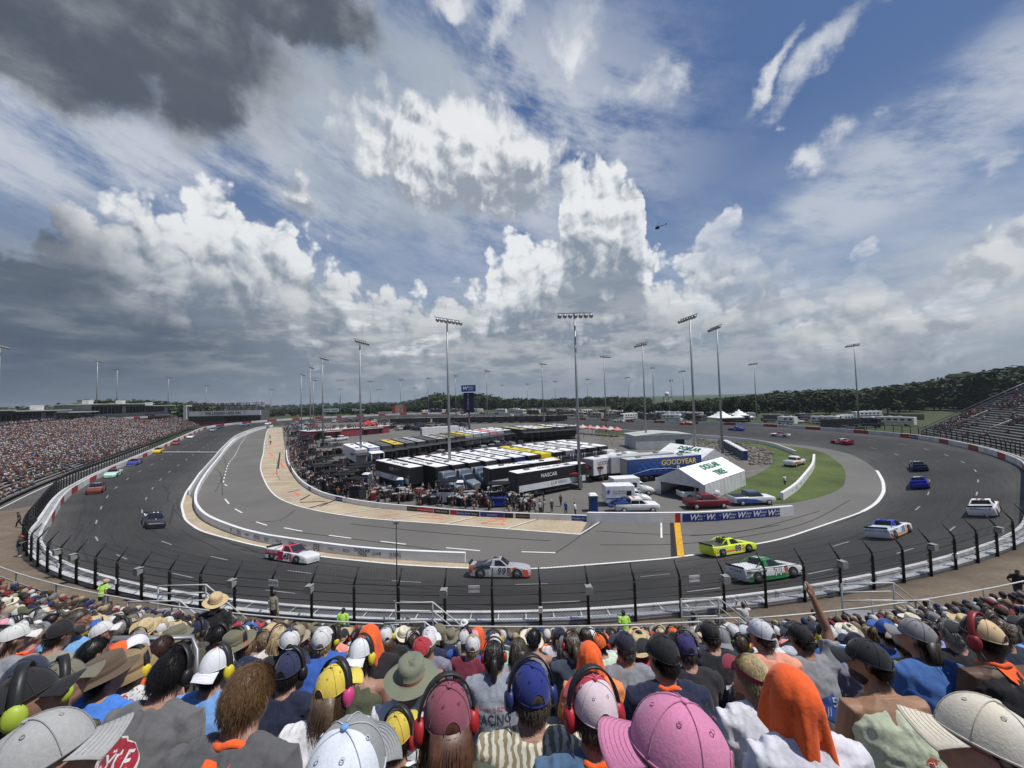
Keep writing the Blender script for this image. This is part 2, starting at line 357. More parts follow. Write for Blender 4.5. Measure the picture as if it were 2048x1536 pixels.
# ---------------------------------------------------------------- ground
def asphalt(name,c1,c2,streak=True,st=.5):
    m=bpy.data.materials.new(name); m.use_nodes=True; nt=m.node_tree; N=nt.nodes; L=nt.links; b=N['Principled BSDF']; b.inputs['Roughness'].default_value=.82; b.inputs['Specular IOR Level'].default_value=.25
    uv=N.new('ShaderNodeUVMap'); tc=N.new('ShaderNodeTexCoord')
    n1=N.new('ShaderNodeTexNoise'); n1.inputs['Scale'].default_value=.09; n1.inputs['Detail'].default_value=6; L.new(tc.outputs['Object'],n1.inputs[0])
    n2=N.new('ShaderNodeTexNoise'); n2.inputs['Scale'].default_value=9; n2.inputs['Detail'].default_value=3; n2.inputs['Roughness'].default_value=.8; L.new(tc.outputs['Object'],n2.inputs[0])
    mp=N.new('ShaderNodeMapping'); mp.inputs['Scale'].default_value=(1.,26,1); L.new(uv.outputs[0],mp.inputs[0])
    n3=N.new('ShaderNodeTexNoise'); n3.inputs['Scale'].default_value=2.2; n3.inputs['Detail'].default_value=7; n3.inputs['Roughness'].default_value=.7; L.new(mp.outputs[0],n3.inputs[0])
    def mr(s,a,b_,lo,hi):
        k=N.new('ShaderNodeMapRange'); L.new(s,k.inputs[0]); k.inputs[1].default_value=a;k.inputs[2].default_value=b_;k.inputs[3].default_value=lo;k.inputs[4].default_value=hi; return k.outputs[0]
    def mm(a,b_,op='MULTIPLY'):
        k=N.new('ShaderNodeMath'); k.operation=op; L.new(a,k.inputs[0]); L.new(b_,k.inputs[1]); return k.outputs[0]
    f=mm(mr(n1.outputs[0],.3,.7,0,1),mr(n3.outputs[0],.35,.68,0,1 if streak else .3),'ADD'); f=mm(f,mr(n2.outputs[0],.2,.8,.3,.7))
    mx_=N.new('ShaderNodeMix'); mx_.data_type='RGBA'; L.new(f,mx_.inputs[0]); mx_.inputs[6].default_value=(*c1,1); mx_.inputs[7].default_value=(*c2,1)
    # darker groove of rubber where the cars run: a fixed band across the width
    src=mx_.outputs[2]
    if streak:
        sx=N.new('ShaderNodeSeparateXYZ'); L.new(uv.outputs[0],sx.inputs[0])
        k=N.new('ShaderNodeFloatCurve'); L.new(sx.outputs[1],k.inputs[1]); cc=k.mapping.curves[0]
        cc.points[0].location=(0,.95); cc.points[1].location=(1,1.0)
        for p in ((.10,.85),(.30,.62),(.55,.56),(.78,.62),(.92,.85)): cc.points.new(*p)
        k.mapping.update()
        ms=N.new('ShaderNodeVectorMath'); ms.operation='SCALE'; L.new(src,ms.inputs[0]); L.new(k.outputs[0],ms.inputs['Scale']); src=ms.outputs[0]
    L.new(src,b.inputs['Base Color']); MATS[name]=m; return m
A_TRACK=asphalt('asphalt_racing',(.040,.040,.040),(.105,.101,.096))
A_PIT=asphalt('asphalt_pit',(.118,.113,.104),(.185,.176,.162),False)
A_WALK=mat('asphalt_walkway',(.085,.08,.075),rough=.9,var=.25,scale=.3,fine=(4,.2))
TAN=mat('pit_concrete',(.40,.325,.225),rough=.85,var=.22,scale=.25,fine=(2.2,.16))
GRASS=mat('grass',(.045,.060,.020),rough=.95,var=.35,scale=.35,fine=(9,.4))
DIRT=mat('dirt',(.155,.12,.085),rough=.95,var=.3,scale=.4,fine=(5,.25))
LINE=mat('white_line',(.70,.69,.66),rough=.7,var=.12,scale=1.2,fine=(5,.2))
def uvs(o,U):
    me=o.data; l=me.uv_layers.new(name='UVMap'); a=np.array([U[v] for v in (lp.vertex_index for lp in me.loops)],dtype=np.float32); l.data.foreach_set('uv',a.ravel())
# terrain: one sheet to the horizon, hills beyond
def _relax(x,y):
    r=math.hypot(x-OC[0],y-OC[1]); return r
def hills(x,y):
    az=math.atan2(x,y); d=math.hypot(x,y)
    h=0.
    if d>420:
        t=min((d-420)/700.,1.); t=t*t*(3-2*t)
        prof=np.interp(az,[-1.2,-.75,-.60,0,.3,.6,.9,1.2],[0,0,0,0,0,1,8,10])
        h=t*prof*(.86+.14*math.sin(az*23+1)*math.sin(az*9))
    return h
def terr_z(x,y):
    z=float(plane(min(max(y,0),330.))); th,r=polar(x,y); ro=_at(ROUT,th)
    if r<ro+.6: return z-.6
    dd=r-ro; w_=max(0.,min(1.,(th+2.15)/.25,(-.55-th)/.3))   # 1 beside the near turn
    b=_at(OFF,th)*max(0.,1-(dd-9)/45.)+w_*(.5+.22*min(max(dd-1.5,0),11.))*max(0.,1-max(dd-14,0)/30.)
    return z+b-.05-(.0 if dd>1.1 else .3)+hills(x,y)
def ground_out(x,y): return terr_z(x,y)
m=MB(); rs=[0.,40.]+[]; ths=np.linspace(-math.pi,math.pi,361)[:-1]
fr=[.3,.8,.97]
rows=[]
for th in ths:
    ro=_at(ROUT,th); rows.append([OC+np.array([math.cos(th),math.sin(th)])*q for q in [1]+[ro*f for f in fr]+[ro+d for d in (.59,.62,3.01,5,7.5,12,20,35,60,90,130,180,240,300,380,460,560,700,900,1200,1700,2600,4500,7500)]])
V=[(p[0],p[1],terr_z(p[0],p[1])) for r_ in rows for p in r_]; nn=len(rows[0]); Fc=[(i*nn+j,i*nn+j+1,((i+1)%360)*nn+j+1,((i+1)%360)*nn+j) for i in range(360) for j in range(nn-1)]
m.add(V,Fc,0,None,True); ter=m.build('terrain',[GRASS,DIRT,A_WALK])
for p_ in ter.data.polygons:
    c_=p_.center; th_,r_=polar(c_.x,c_.y); d_=r_-_at(ROUT,th_)
    if 0<d_<48 and -2.12<th_<-.55: p_.material_index=1
    elif 0<d_<12 and -3.75<th_<=-2.12: p_.material_index=2
    elif 0<d_<10.5 and -.55<=th_<.05: p_.material_index=1
    elif 0<d_<6 : p_.material_index=2; tag(ter,kind='structure')
# infield asphalt
N_=720; T=np.linspace(-math.pi,math.pi,N_,endpoint=False)
m=MB(); R_=[[tuple(ring_pt(t,_at(RIN,t)*k)) for t in T] for k in (1.0,.66,.33,.02)]
m.rings(R_,0,False,True); inf=m.build('infield_asphalt',[A_PIT]); tag(inf,kind='structure'); uvs(inf,[(0,0)]*len(inf.data.vertices))
for p in inf.data.polygons: p.use_smooth=True
# banked racing surface
m=MB(); K=12; R_=[]; U=[]
for k in range(K+1):
    R_.append([tuple(ring_pt(t,_at(RIN,t)+(_at(ROUT,t)-_at(RIN,t)+.1)*k/K)) for t in T])
    U+=[(i*14./N_*4.,k/K) for i in range(N_)]
m.rings(R_,0,False,True); trk=m.build('racetrack',[A_TRACK]); tag(trk,kind='structure'); uvs(trk,U)
def arc_len(P): return sum((P[i+1]-P[i]).length for i in range(len(P)-1))
def spl(P,n=8,closed=False):
    P=[Vector(p) for p in P]; Q=[]; N0=len(P)
    for i in range(N0 if closed else N0-1):
        g=lambda k:P[k%N0] if closed else P[min(max(k,0),N0-1)]
        a,b,c,d=g(i-1),g(i),g(i+1),g(i+2)
        for j in range(n):
            t=j/n; Q.append(.5*((2*b)+(c-a)*t+(2*a-5*b+4*c-d)*t*t+(3*b-a-3*c+d)*t**3))
    if not closed: Q.append(P[-1])
    return Q
def resamp(P,step):
    d=[0]
    for i in range(len(P)-1): d.append(d[-1]+(P[i+1]-P[i]).length)
    n=max(2,int(d[-1]/step)+1); T_=np.linspace(0,d[-1],n); return [Vector([np.interp(t,d,[p[k] for p in P]) for k in range(3)]) for t in T_]
def ribbon(P,w,h,mb,mi=0,surfz=True):
    A,B_=[],[]
    for i,p in enumerate(P):
        t=(P[min(i+1,len(P)-1)]-P[max(i-1,0)]); t.z=0; t.normalize(); n=Vector((-t.y,t.x,0))
        for s_,L_ in ((w/2,A),(-w/2,B_)):
            q=p+n*s_; q.z=surf(q.x,q.y)+h if surfz else q.z+h; L_.append(tuple(q))
    mb.strip(A,B_,mi)
def line_px(pts,w,name,mats=LINE,h=.02,n=6,parent=None,mb=None):
    P=spl([G(*p) for p in pts],n) if len(pts)>2 else resamp([G(*p) for p in pts],1.5)
    P=resamp(P,1.5); m=mb or MB(); ribbon(P,w,h,m)
    if mb is None:
        o=m.build(name,[mats],fix=False); tag(o,kind='structure'); return o
def poly_px(pts,name,mt,h,n=5,smooth=True):
    P=[GP(*p) for p in pts]; P=spl(P,n,True) if smooth else P
    me=bmesh.new(); vs=[me.verts.new((p.x,p.y,plane(p.y)+h)) for p in P]; me.faces.new(vs); bmesh.ops.triangulate(me,faces=me.faces[:]); d=bpy.data.meshes.new(name); me.normal_update(); me.faces.ensure_lookup_table()
    if me.faces[0].normal.z<0: bmesh.ops.reverse_faces(me,faces=me.faces[:])
    me.to_mesh(d); me.free(); d.materials.append(mt); o=link(name,d); tag(o,kind='structure'); return o
# inner painted line of the racing groove
m=MB(); P=[ring_pt(t,_at(RIN,t)) for t in np.linspace(polar(*_inw[0])[0]-2*math.pi if polar(*_inw[0])[0]>0 else polar(*_inw[0])[0],polar(*_inw[18])[0],900)]
ribbon(P,.28,.025,m); P=[ring_pt(t,_at(RIN,t)) for t in np.linspace(polar(*_inw[17])[0],polar(*_inw[21])[0],200)]; ribbon(P,.42,.03,m)
o=m.build('inner_line',[LINE],fix=False); tag(o,kind='structure')
# tan apron along the pit wall
PW=[(545,853),(520,859),(482,875),(456,896),(436,921),(412,952),(395,980),(388,1003),(392,1024),(414,1046),(470,1070),(520,1084),(558,1091),(636,1103),(714,1113),(800,1120),(930,1126)]
a=[GP(*p) for p in PW]
tw=[GP(*p) for p in [(388,1003),(392,1024),(414,1046),(470,1070),(520,1084),(558,1091),(636,1103),(714,1113),(800,1120),(930,1127)]]
th0,th1=polar(*_inw[5])[0],polar(*_inw[14])[0]
lo=[ring_pt(t,_at(RIN,t)-.1) for t in np.linspace(th1,th0,60)]
P=spl(tw,5)+lo
bm=bmesh.new(); vs=[bm.verts.new((p.x,p.y,plane(p.y)+.012)) for p in P]; f=bm.faces.new(vs); bm.normal_update()
if f.normal.z<0: f.normal_flip()
bmesh.ops.triangulate(bm,faces=bm.faces[:]); d=bpy.data.meshes.new('apron_concrete'); bm.to_mesh(d); bm.free(); d.materials.append(TAN); tag(link('apron_concrete',d),kind='structure')
# pit stalls
SO=[(562,855),(538,857),(530,880),(527,905),(521,932),(528,959),(546,987),(576,1005),(627,1020),(703,1033),(774,1040),(886,1048),(1000,1057),(1160,1069)]
SI=[(565,857),(567,880),(571,905),(572,926),(589,954),(609,974),(642,992),(688,1004),(754,1015),(840,1023),(916,1030),(1025,1036),(1175,1043)]
so_=spl([GP(*p) for p in SO],6); si_=spl([GP(*p) for p in SI],6)
bm=bmesh.new(); vs=[bm.verts.new((p.x,p.y,plane(p.y)+.012)) for p in so_+list(reversed(si_))]; f=bm.faces.new(vs); bm.normal_update()
if f.normal.z<0: f.normal_flip()
bmesh.ops.triangulate(bm,faces=bm.faces[:]); d=bpy.data.meshes.new('pit_stall_pavement'); bm.to_mesh(d); bm.free(); d.materials.append(TAN); tag(link('pit_stall_pavement',d),kind='structure')
m=MB(); ribbon(resamp(so_,1.5),.22,.03,m)
OR_=mat('orange_mark',(.75,.14,.05),rough=.8,var=.2); BK=mat('dark_mark',(.02,.02,.02),rough=.9,var=.3); YL=mat('yellow_mark',(.62,.33,.02),rough=.8,var=.2,scale=2.)
S1=resamp(so_,1.);S2=resamp(si_,1.)
for k in range(0,30):
    u=k/29.; p=S1[int((len(S1)-1)*u)]; q=S2[int((len(S2)-1)*min(1,u*1.0+.0))]
    if k>12: q=q+(S2[-1]-S2[-2]).normalized()*1.5
    ribbon(resamp([p,q],2.),.16,.028,m,0); d_=(S2[-1]-S2[-2]).normalized()*.28; ribbon(resamp([p+d_,q+d_],2.),.10,.026,m,1)
for (a_,b_) in (((755,1033),(800,1028)),((835,1035),(886,1038)),((848,1030),(880,1032)),((962,1047),(1009,1049)),((962,1047),(1008,1038)),((980,1037),(1012,1038)),((1010,1038),(1004,1048)),((885,1044),(895,1044))):
    ribbon(resamp([GP(*a_),GP(*b_)],1.),.16,.034,m,2)
for (a_,b_) in (((618,1017),(655,1005)),((600,1005),(650,1003)),((560,905),(556,938)),((620,990),(600,1001)),((640,1013),(672,1000)),((575,985),(600,980))): ribbon(resamp([GP(*a_),GP(*b_)],1.),.35,.031,m,1)
for (a_,b_) in (((540,893),(560,893)),((539,905),(545,912)),((560,925),(568,935)),((556,944),(545,950)),((543,865),(560,868)),((590,985),(597,990))): ribbon(resamp([GP(*a_),GP(*b_)],1.),.4,.036,m,2)
o=m.build('pit_markings',[LINE,BK,OR_],fix=False); tag(o,kind='structure')
# dashes
m=MB()
def dash(a,b,w=.14): ribbon(resamp([G(*a),G(*b)],.8),w,.03,m)
for a_,b_ in (((512,1044),(534,1051)),((568,1056),(605,1063)),((658,1071),(702,1077)),((761,1083),(812,1089)),((892,1096),(960,1102)),((1043,1104),(1111,1106))): dash(a_,b_,.2)
pl=[(491,1021),(478,1004),(461,998),(456,985),(454,972),(447,965),(450,950),(452,942),(455,932),(461,922),(467,915),(474,903),(480,890),(487,880),(493,870),(498,862)]
Pq=resamp(spl([GP(*p) for p in pl[4:]],4),2.2)
for i in range(0,len(Pq)-1,2): ribbon([Pq[i],Pq[i+1]],.2,.03,m)
for a_,b_ in (((470,1018),(484,1026)),((450,998),(458,1008))): dash(a_,b_,.2)
o=m.build('pit_road_dashes',[LINE],fix=False); tag(o,kind='structure')
m=MB()
for k,w in ((.36,.14),(.70,.14)):
    PP=[ring_pt(t,_at(RIN,t)+(_at(ROUT,t)-_at(RIN,t))*k) for t in np.linspace(-math.pi,math.pi,1500)]; PP=resamp(PP,2.6)
    for i in range(0,len(PP)-1,4): ribbon([PP[i],PP[i+1]],w,.03,m)
o=m.build('lane_dashes',[mat('worn_line',(.30,.30,.29),var=.3,scale=1.)],fix=False); tag(o,kind='structure')
# tyre marks and seams
m=MB(); rr=random.Random(5)
for i in range(150):
    th=rr.uniform(-math.pi,math.pi) if i%3 else rr.uniform(-2.4,-.4); k=rr.uniform(.02,.98); L_=rr.uniform(.03,.22); dk=rr.uniform(-.12,.12)
    PP=[]
    for j in range(10):
        t=th+L_*j/9; kk=min(.99,max(.01,k+dk*(j/9)**2)); PP.append(ring_pt(t,_at(RIN,t)+(_at(ROUT,t)-_at(RIN,t))*kk))
    ribbon(PP,rr.uniform(.05,.22),.018,m)
for a_ in ([(480,1140),(640,1149),(740,1160),(870,1164)],[(1000,1172),(1080,1170),(1130,1168)],[(1111,1106),(1150,1080),(1172,1060),(1185,1046)],[(590,1064),(800,1090),(930,1108)],[(500,1045),(560,1040),(590,1020)],[(640,1100),(590,1088),(540,1075)],[(700,1048),(900,1068),(1100,1082)],[(1190,1062),(1400,1070),(1560,1050)],[(1200,1090),(1400,1085),(1600,1050),(1700,1000)],[(1380,1072),(1500,1060),(1640,1022)],[(420,935),(440,945),(445,990)],[(445,905),(452,935),(440,965),(430,985)],[(330,985),(360,950),(410,925)],[(560,905),(553,940),(560,960)]):
    P=spl([G(*p) for p in a_],6); ribbon(P,.10,.02,m)
o=m.build('tyre_marks',[mat('tyre_mark',(.028,.028,.029),rough=.8,var=.2)],fix=False); tag(o,kind='structure')
# start finish line, yellow line, white mark
line_px([(323,904),(440,904)],1.6,'start_finish_line',mat('chequered_line',(.33,.33,.33),var=.6,scale=2.5),.03)
def quad_px(pts,name,mt,h):
    me=bpy.data.meshes.new(name); n=len(pts); P=[G(*p) for p in pts]; me.from_pydata([(p.x,p.y,surf(p.x,p.y)+h) for p in P],[],[tuple(range(n))]); me.materials.append(mt); return tag(link(name,me),kind='structure')
quad_px([(1348,1046),(1360,1046),(1369,1114),(1355,1114)],'yellow_line',YL,.03)
quad_px([(1340,1046),(1348,1046),(1355,1114),(1342,1113)],'dark_patch',BK,.022)
quad_px([(1321,1046),(1324,1046),(1325,1076),(1321,1076)],'white_mark',LINE,.025)
# grass and gravel inside the far turn
poly_px([(1440,990),(1480,965),(1520,950),(1543,932),(1540,909),(1516,893),(1450,884),(1330,872),(1240,864),(1240,868),(1240,864),(1330,869),(1500,889),(1545,890),(1607,896),(1650,907),(1674,923),(1689,939),(1690,963),(1677,979),(1634,995),(1572,1007),(1530,1006),(1490,1000)][:1]+[(1440,1000),(1442,985),(1480,962),(1520,946),(1543,928),(1540,905),(1516,893),(1450,886),(1452,883),(1500,884),(1545,889),(1607,896),(1650,907),(1674,923),(1689,939),(1690,963),(1677,979),(1634,995),(1572,1007),(1530,1006),(1490,1004)],'grass_verge',mat('mown_grass',(.066,.092,.022),rough=.95,var=.45,scale=.16,fine=(3,.3)),.03,4,True)
poly_px([(1190,856),(1250,864),(1330,872),(1400,879),(1460,886),(1516,893),(1460,890),(1400,885),(1330,879),(1250,872),(1190,866)],'grass_strip',GRASS,.03,3,False)
ROCK=mat('gravel',(.135,.125,.105),rough=.9,var=.4,scale=.8,fine=(3,.5))
poly_px([(1200,867),(1330,880),(1400,886),(1516,894),(1538,905),(1543,928),(1520,946),(1442,985),(1445,940),(1440,915),(1350,895),(1200,880)],'gravel_bank',ROCK,.02,3,False)
m=MB(); rr=random.Random(3)
for i in range(900):
    px=rr.uniform(1190,1545); py=rr.uniform(-7,22)+867+(px-1190)*.085
    if px>1500: py=rr.uniform(896,930)
    p=GP(px,py); s_=rr.uniform(.15,.55)*(.6+.5*(px>1380)); m.ball((p.x,p.y,p.z+s_*.3),(s_,s_*rr.uniform(.6,1),s_*.6),5,4)
o=m.build('rock_bank',[mat('rock',(.17,.155,.13),rough=.9,var=.5,scale=.6)],fix=False); tag(o,kind='stuff')
for p in o.data.polygons: p.use_smooth=False
# concourse behind the near wall and along the main stand
def belt(t0,t1,d0,d1,name,mt,h=.03,n=160):
    m=MB(); rows=[]
    for k in range(9):
        row=[]
        for t in np.linspace(t0,t1,n):
            p,_,_=out_pt(t,d0+(d1-d0)*k/8.); p.z=ground_out(p.x,p.y)+h; row.append(tuple(p))
        rows.append(row)
    for a,b in zip(rows,rows[1:]): m.strip(a,b)
    return tag(m.build(name,[mt]),kind='structure')
def thp(px,py,h=0): p=G(px,py,h); return polar(p.x,p.y)[0]
# ---------------------------------------------------------------- walls and catch fence
def wall_from(P,hgt,th,name,mats,label,cat,bands=None,cap=None,lean=0):
    """P: foot points (track face); bands: function(distance)->material index"""
    m=MB(); n=len(P); d=0
    for i in range(n-1):
        a,b=P[i],P[i+1]; t=(b-a); L_=t.length; t2=Vector((t.x,t.y,0)).normalized(); nrm=Vector((t2.y,-t2.x,0))*th
        mi=bands(d,L_) if bands else 0; d+=L_
        up=Vector((0,0,hgt)); V=[a,b,b+nrm,a+nrm,a+up,b+up,b+nrm+up,a+nrm+up]
        m.add(V,[(0,1,5,4),(4,5,6,7),(2,3,7,6)]+([(0,4,7,3)] if i==0 else [])+([(1,2,6,5)] if i==n-2 else []),mi)
        m.m[-len(m.m)+len(m.m)-1]=mi
    return m
GREY_T=mat('barrier_top',(.30,.31,.32),rough=.6,var=.2,scale=.5)
TH_=np.linspace(-math.pi,math.pi,1441)
def outer_wall():
    root=empty('retaining_wall',tuple(out_pt(-math.pi/2,.6,0)[0]),0,'long white and red concrete retaining wall around the outside of the track','wall')
    body=MB(); P=[out_pt(t,0)[0]-Vector((0,0,.05)) for t in TH_]; d=0
    for i in range(len(P)-1):
        a,b=P[i],P[i+1]; L_=(b-a).length; d+=L_
        _,n,_=out_pt(TH_[i],0); _,n2,_=out_pt(TH_[i+1],0)
        th=TH_[i]; near=(-1.85<th<-.85); period=14.5 if -.6<th<2.2 else 13.
        red=(not near) and ((d%period)<4.6)
        body.add([a,b,a+Vector((0,0,WALLH+.05)),b+Vector((0,0,WALLH+.05))],[(0,1,3,2)],1 if red else 0)
        w=.75
        body.add([a+Vector((0,0,WALLH+.05)),b+Vector((0,0,WALLH+.05)),b+n2*.22+Vector((0,0,WALLH+.05)),a+n*.22+Vector((0,0,WALLH+.05))],[(0,1,2,3)],0)
        body.add([a+n*.22+Vector((0,0,WALLH+.05)),b+n2*.22+Vector((0,0,WALLH+.05)),b+n2*.22+Vector((0,0,WALLH-.3)),a+n*.22+Vector((0,0,WALLH-.3))],[(0,1,2,3)],0)
        body.add([a+n*.22+Vector((0,0,WALLH-.3)),b+n2*.22+Vector((0,0,WALLH-.3)),b+n2*w+Vector((0,0,WALLH-.3)),a+n*w+Vector((0,0,WALLH-.3))],[(0,1,2,3)],2)
        body.add([a+n*w+Vector((0,0,WALLH)),b+n2*w+Vector((0,0,WALLH)),b+n2*(w+.3)+Vector((0,0,WALLH)),a+n*(w+.3)+Vector((0,0,WALLH))],[(0,1,2,3)],0)
        body.add([a+n*w+Vector((0,0,WALLH-.3)),b+n2*w+Vector((0,0,WALLH-.3)),b+n2*w+Vector((0,0,WALLH)),a+n*w+Vector((0,0,WALLH))],[(0,1,2,3)],0)
        body.add([a+n*(w+.3)+Vector((0,0,-.6)),b+n2*(w+.3)+Vector((0,0,-.6)),b+n2*(w+.3)+Vector((0,0,WALLH)),a+n*(w+.3)+Vector((0,0,WALLH))],[(0,1,2,3)],0)
        if i%3==0 or (not near):
            k=.25 if not near else .12; q=a+(b-a)*.3
            body.add([a+n*.2+Vector((0,0,WALLH+.0)),a+(b-a)*k+n*.2+Vector((0,0,WALLH)),a+(b-a)*k+n*w+Vector((0,0,WALLH)),a+n*w+Vector((0,0,WALLH))],[(0,1,2,3)],0)
    o=body.build('wall_body',[mat('wall_white',(.56,.56,.555),rough=.6,var=.22,scale=.35,fine=(2.5,.12)),RED,GREY_T],root,fix=False); o.matrix_parent_inverse=Matrix.Translation(-root.location)
    return root
RW=outer_wall()
def child_fix(o,root): o.parent=root; o.matrix_parent_inverse=Matrix.Translation(-Vector(root.location)); return o
def wall_text(s,px,py,w,color,parent,bgc=None,hgt=.95,n=1):
    th=thp(px,py,.5); p,nr,t=out_pt(th,-.02,.52); 
    tt=-t if False else t
    # seen from inside the track, reading direction is clockwise
    X_=-t; 
    if bgc:
        m=MB(); c=p-nr*.0; m.add([c-X_*w/2+Vector((0,0,-.48)),c+X_*w/2+Vector((0,0,-.48)),c+X_*w/2+Vector((0,0,.5)),c-X_*w/2+Vector((0,0,.5))],[(0,1,2,3)]); child_fix(m.build('banner',FONTM,None,bgc,fix=False),parent)
    o=put_text(s,.62,p-nr*.03,X_,(0,0,1),None,color,shear=.2,offset=.01); child_fix(o,parent)
wall_text('Window World',1833,874,11,(.8,.8,.8),RW,(.015,.04,.22))
wall_text('FCS RACING   WILKES RACING',1543,853,14,(.12,.12,.14),RW,None)
# generic straight walls from pixel feet
def px_wall(pts,hgt,th,name,label,n=4,mats=(WHITE,),mid=0):
    P=spl([GP(*p) for p in pts],n) if len(pts)>2 else resamp([GP(*p) for p in pts],3.)
    P=[p-Vector((0,0,.04)) for p in P]; m=MB(); A=[];B_=[]; sg=None
    for i,p in enumerate(P):
        t=(P[min(i+1,len(P)-1)]-P[max(i-1,0)]); t.z=0; t.normalize(); nn=Vector((-t.y,t.x,0))*th
        if sg is None: q_=P[len(P)*2//3]; t_=(P[len(P)*2//3+1]-P[len(P)*2//3-1]); sg=1 if Vector((-t_.y,t_.x,0)).dot(Vector((q_.x,q_.y,0)))>0 else -1
        nn=nn*sg; A.append(p); B_.append(p+nn)
    up=Vector((0,0,hgt+.04))
    m.strip(A,[a+up for a in A]); m.strip([a+up for a in A],[b+up for b in B_]); m.strip([b+up for b in B_],B_)
    for i in (0,len(P)-1): m.add([A[i],B_[i],B_[i]+up,A[i]+up],[(0,1,2,3)])
    for i in range(len(m.sm)): m.sm[i]=False
    o=m.build(name,list(mats)); c=A[len(A)//2].copy()
    o.data.transform(Matrix.Translation(-c)); o.location=c; tag(o,label,'wall'); return o,P
PWALL,PWP=px_wall(PW,.95,.35,'pit_wall','curved low white wall between the racetrack and pit road, printed with sponsor logos')
SWALL,SWP=px_wall([(572,905),(574,926),(590,955),(610,975),(643,993),(689,1005),(755,1016),(841,1024),(917,1031),(1026,1037),(1175,1043)],.75,.25,'service_wall','low white wall between the tan pit stalls and the crews')
EW,EP=px_wall([(1175,1043),(1194,1045),(1368,1045),(1470,1040),(1588,1031)],1.2,.4,'infield_wall','white wall with a row of blue and white banners in front of the parked pickup trucks')
IW,IP=px_wall([(1106,850),(1151,855),(1209,861),(1300,869),(1420,877),(1500,885),(1540,892),(1567,901),(1590,910)],1.0,.3,'inner_backstretch_wall','long white inner wall along the far straight, ending at the white pickup on the grass')
GW,GPp=px_wall([(1631,918),(1628,938),(1610,964),(1594,982),(1567,1001)],1.1,.4,'grass_wall','short curved white wall standing alone on the grass')
px_wall([(541,853),(517,857),(477,872),(449,896),(429,920),(404,950),(386,978),(380,990)],.9,.2,'pit_wall_barrier','second white barrier running beside the pit wall along the main straight')
# lettering on walls
def on_wall(P,px,py,s,size,color,parent,hh,bg=None,w=0,shear=0.,bold=.0,face=1):
    q=GP(px,py); k=min(range(len(P)-1),key=lambda i:(Vector(P[i]+P[i+1])/2-q).length); a,b=P[k],P[k+1]
    t=(b-a); t.z=0; t.normalize()
    if t.x<0: t=-t
    nn=Vector((t.y,-t.x,0)); 
    if nn.dot(Vector((q.x,q.y,0)))>0: nn=-nn; 
    ab=(b-a); c=a+ab*max(0,min(1,(q-a).dot(ab)/ab.length_squared)); c=Vector((c.x,c.y,c.z+hh))+nn*.015
    if t.cross(Vector((0,0,1))).dot(nn)<0: t=-t
    if bg:
        m=MB(); hb=bg[1]; m.add([c-t*w/2-Vector((0,0,hb/2)),c+t*w/2-Vector((0,0,hb/2)),c+t*w/2+Vector((0,0,hb/2)),c-t*w/2+Vector((0,0,hb/2))],[(0,1,2,3)])
        child_fix(m.build('banner',FONTM,None,bg[0],fix=False),parent)
    if s: child_fix(put_text(s,size,c+nn*.012,t,(0,0,1),None,color,shear=shear,offset=bold),parent)
for i,px in enumerate((1386,1417,1448,1479,1510,1540)):
    yy=1045-(px-1368)*.0636
    on_wall(EP,px,yy,'W',1.0,(.8,.8,.82),EW,.6,((.012,.03,.20),1.0),2.65,.3,.02)
    on_wall(EP,px+14,yy-.8,'indow',.42,(.8,.8,.82),EW,.78,None,0,.3); on_wall(EP,px+13,yy-.8,'orld',.42,(.8,.8,.82),EW,.40,None,0,.3)
on_wall(EP,1356,1045,None,0,None,EW,.6,((.40,.02,.03),1.19),.62)
LOGO=(.10,.10,.13)
for px,py,s,sz in ((459,1068,'8',.5),(477,1073,'Wilkes\nRacing',.26),(493,1078,'WEST',.3),(512,1083,'WILKES\nCOUNTY',.26),(533,1087,'Lucky\nBear',.28),(557,1091,'Ford',.34),(580,1096,'Motor\nSpeedway',.2),(604,1100,'S Racks',.26),(632,1103,'[5]',.6),(660,1107,'YOKE',.22),(692,1111,'ECU',.34),(725,1114,'DOLLAR\nTREE',.40),(755,1116,'J.LAB',.36),(791,1119,'[USA]',.4)):
    on_wall(PWP,px,py,s,sz*1.25,LOGO,PWALL,.5,None,0,0,.008)
BLU=(.02,.05,.26); 
for px,py,s,col,w,tc_ in ((852,1024,'17  RACING TEAM',(.45,.02,.03),2.6,(.8,.8,.8)),(885,1027,'SPIRE MOTOR',(.02,.02,.025),2.4,(.8,.8,.8)),(909,1029,'',(.45,.02,.03),1.,None),(928,1031,'Window World',BLU,1.9,(.8,.8,.8)),(950,1032,'Toyota',(.02,.02,.025),1.4,(.8,.8,.8)),(985,1034,'OctoInfinity',BLU,3.3,(.8,.8,.8)),(1018,1036,'',(.02,.02,.025),1.2,None),(1046,1037,'CHEVROLET',(.02,.02,.025),1.9,(.6,.45,.15)),(1160,1042,'Window World',BLU,2.1,(.8,.8,.8)),(825,1022,'CHEVROLET',(.02,.02,.025),1.7,(.6,.45,.15)),(680,1002,'Window World',BLU,1.8,(.8,.8,.8)),(620,981,'Window World',BLU,1.8,(.8,.8,.8))):
    on_wall(SWP,px,py,s,.3,tc_,SWALL,.4,(col,.62),w,.1)
for px,py,s in ((1585,985,'W'),(1592,978,'RAL'),(1600,970,'LYNX'),(1607,962,'OIL'),(1614,952,'FOX'),(1620,944,'SUN')): on_wall(GPp,px,py+4,s,.55,(.05,.08,.25),GW,.6)
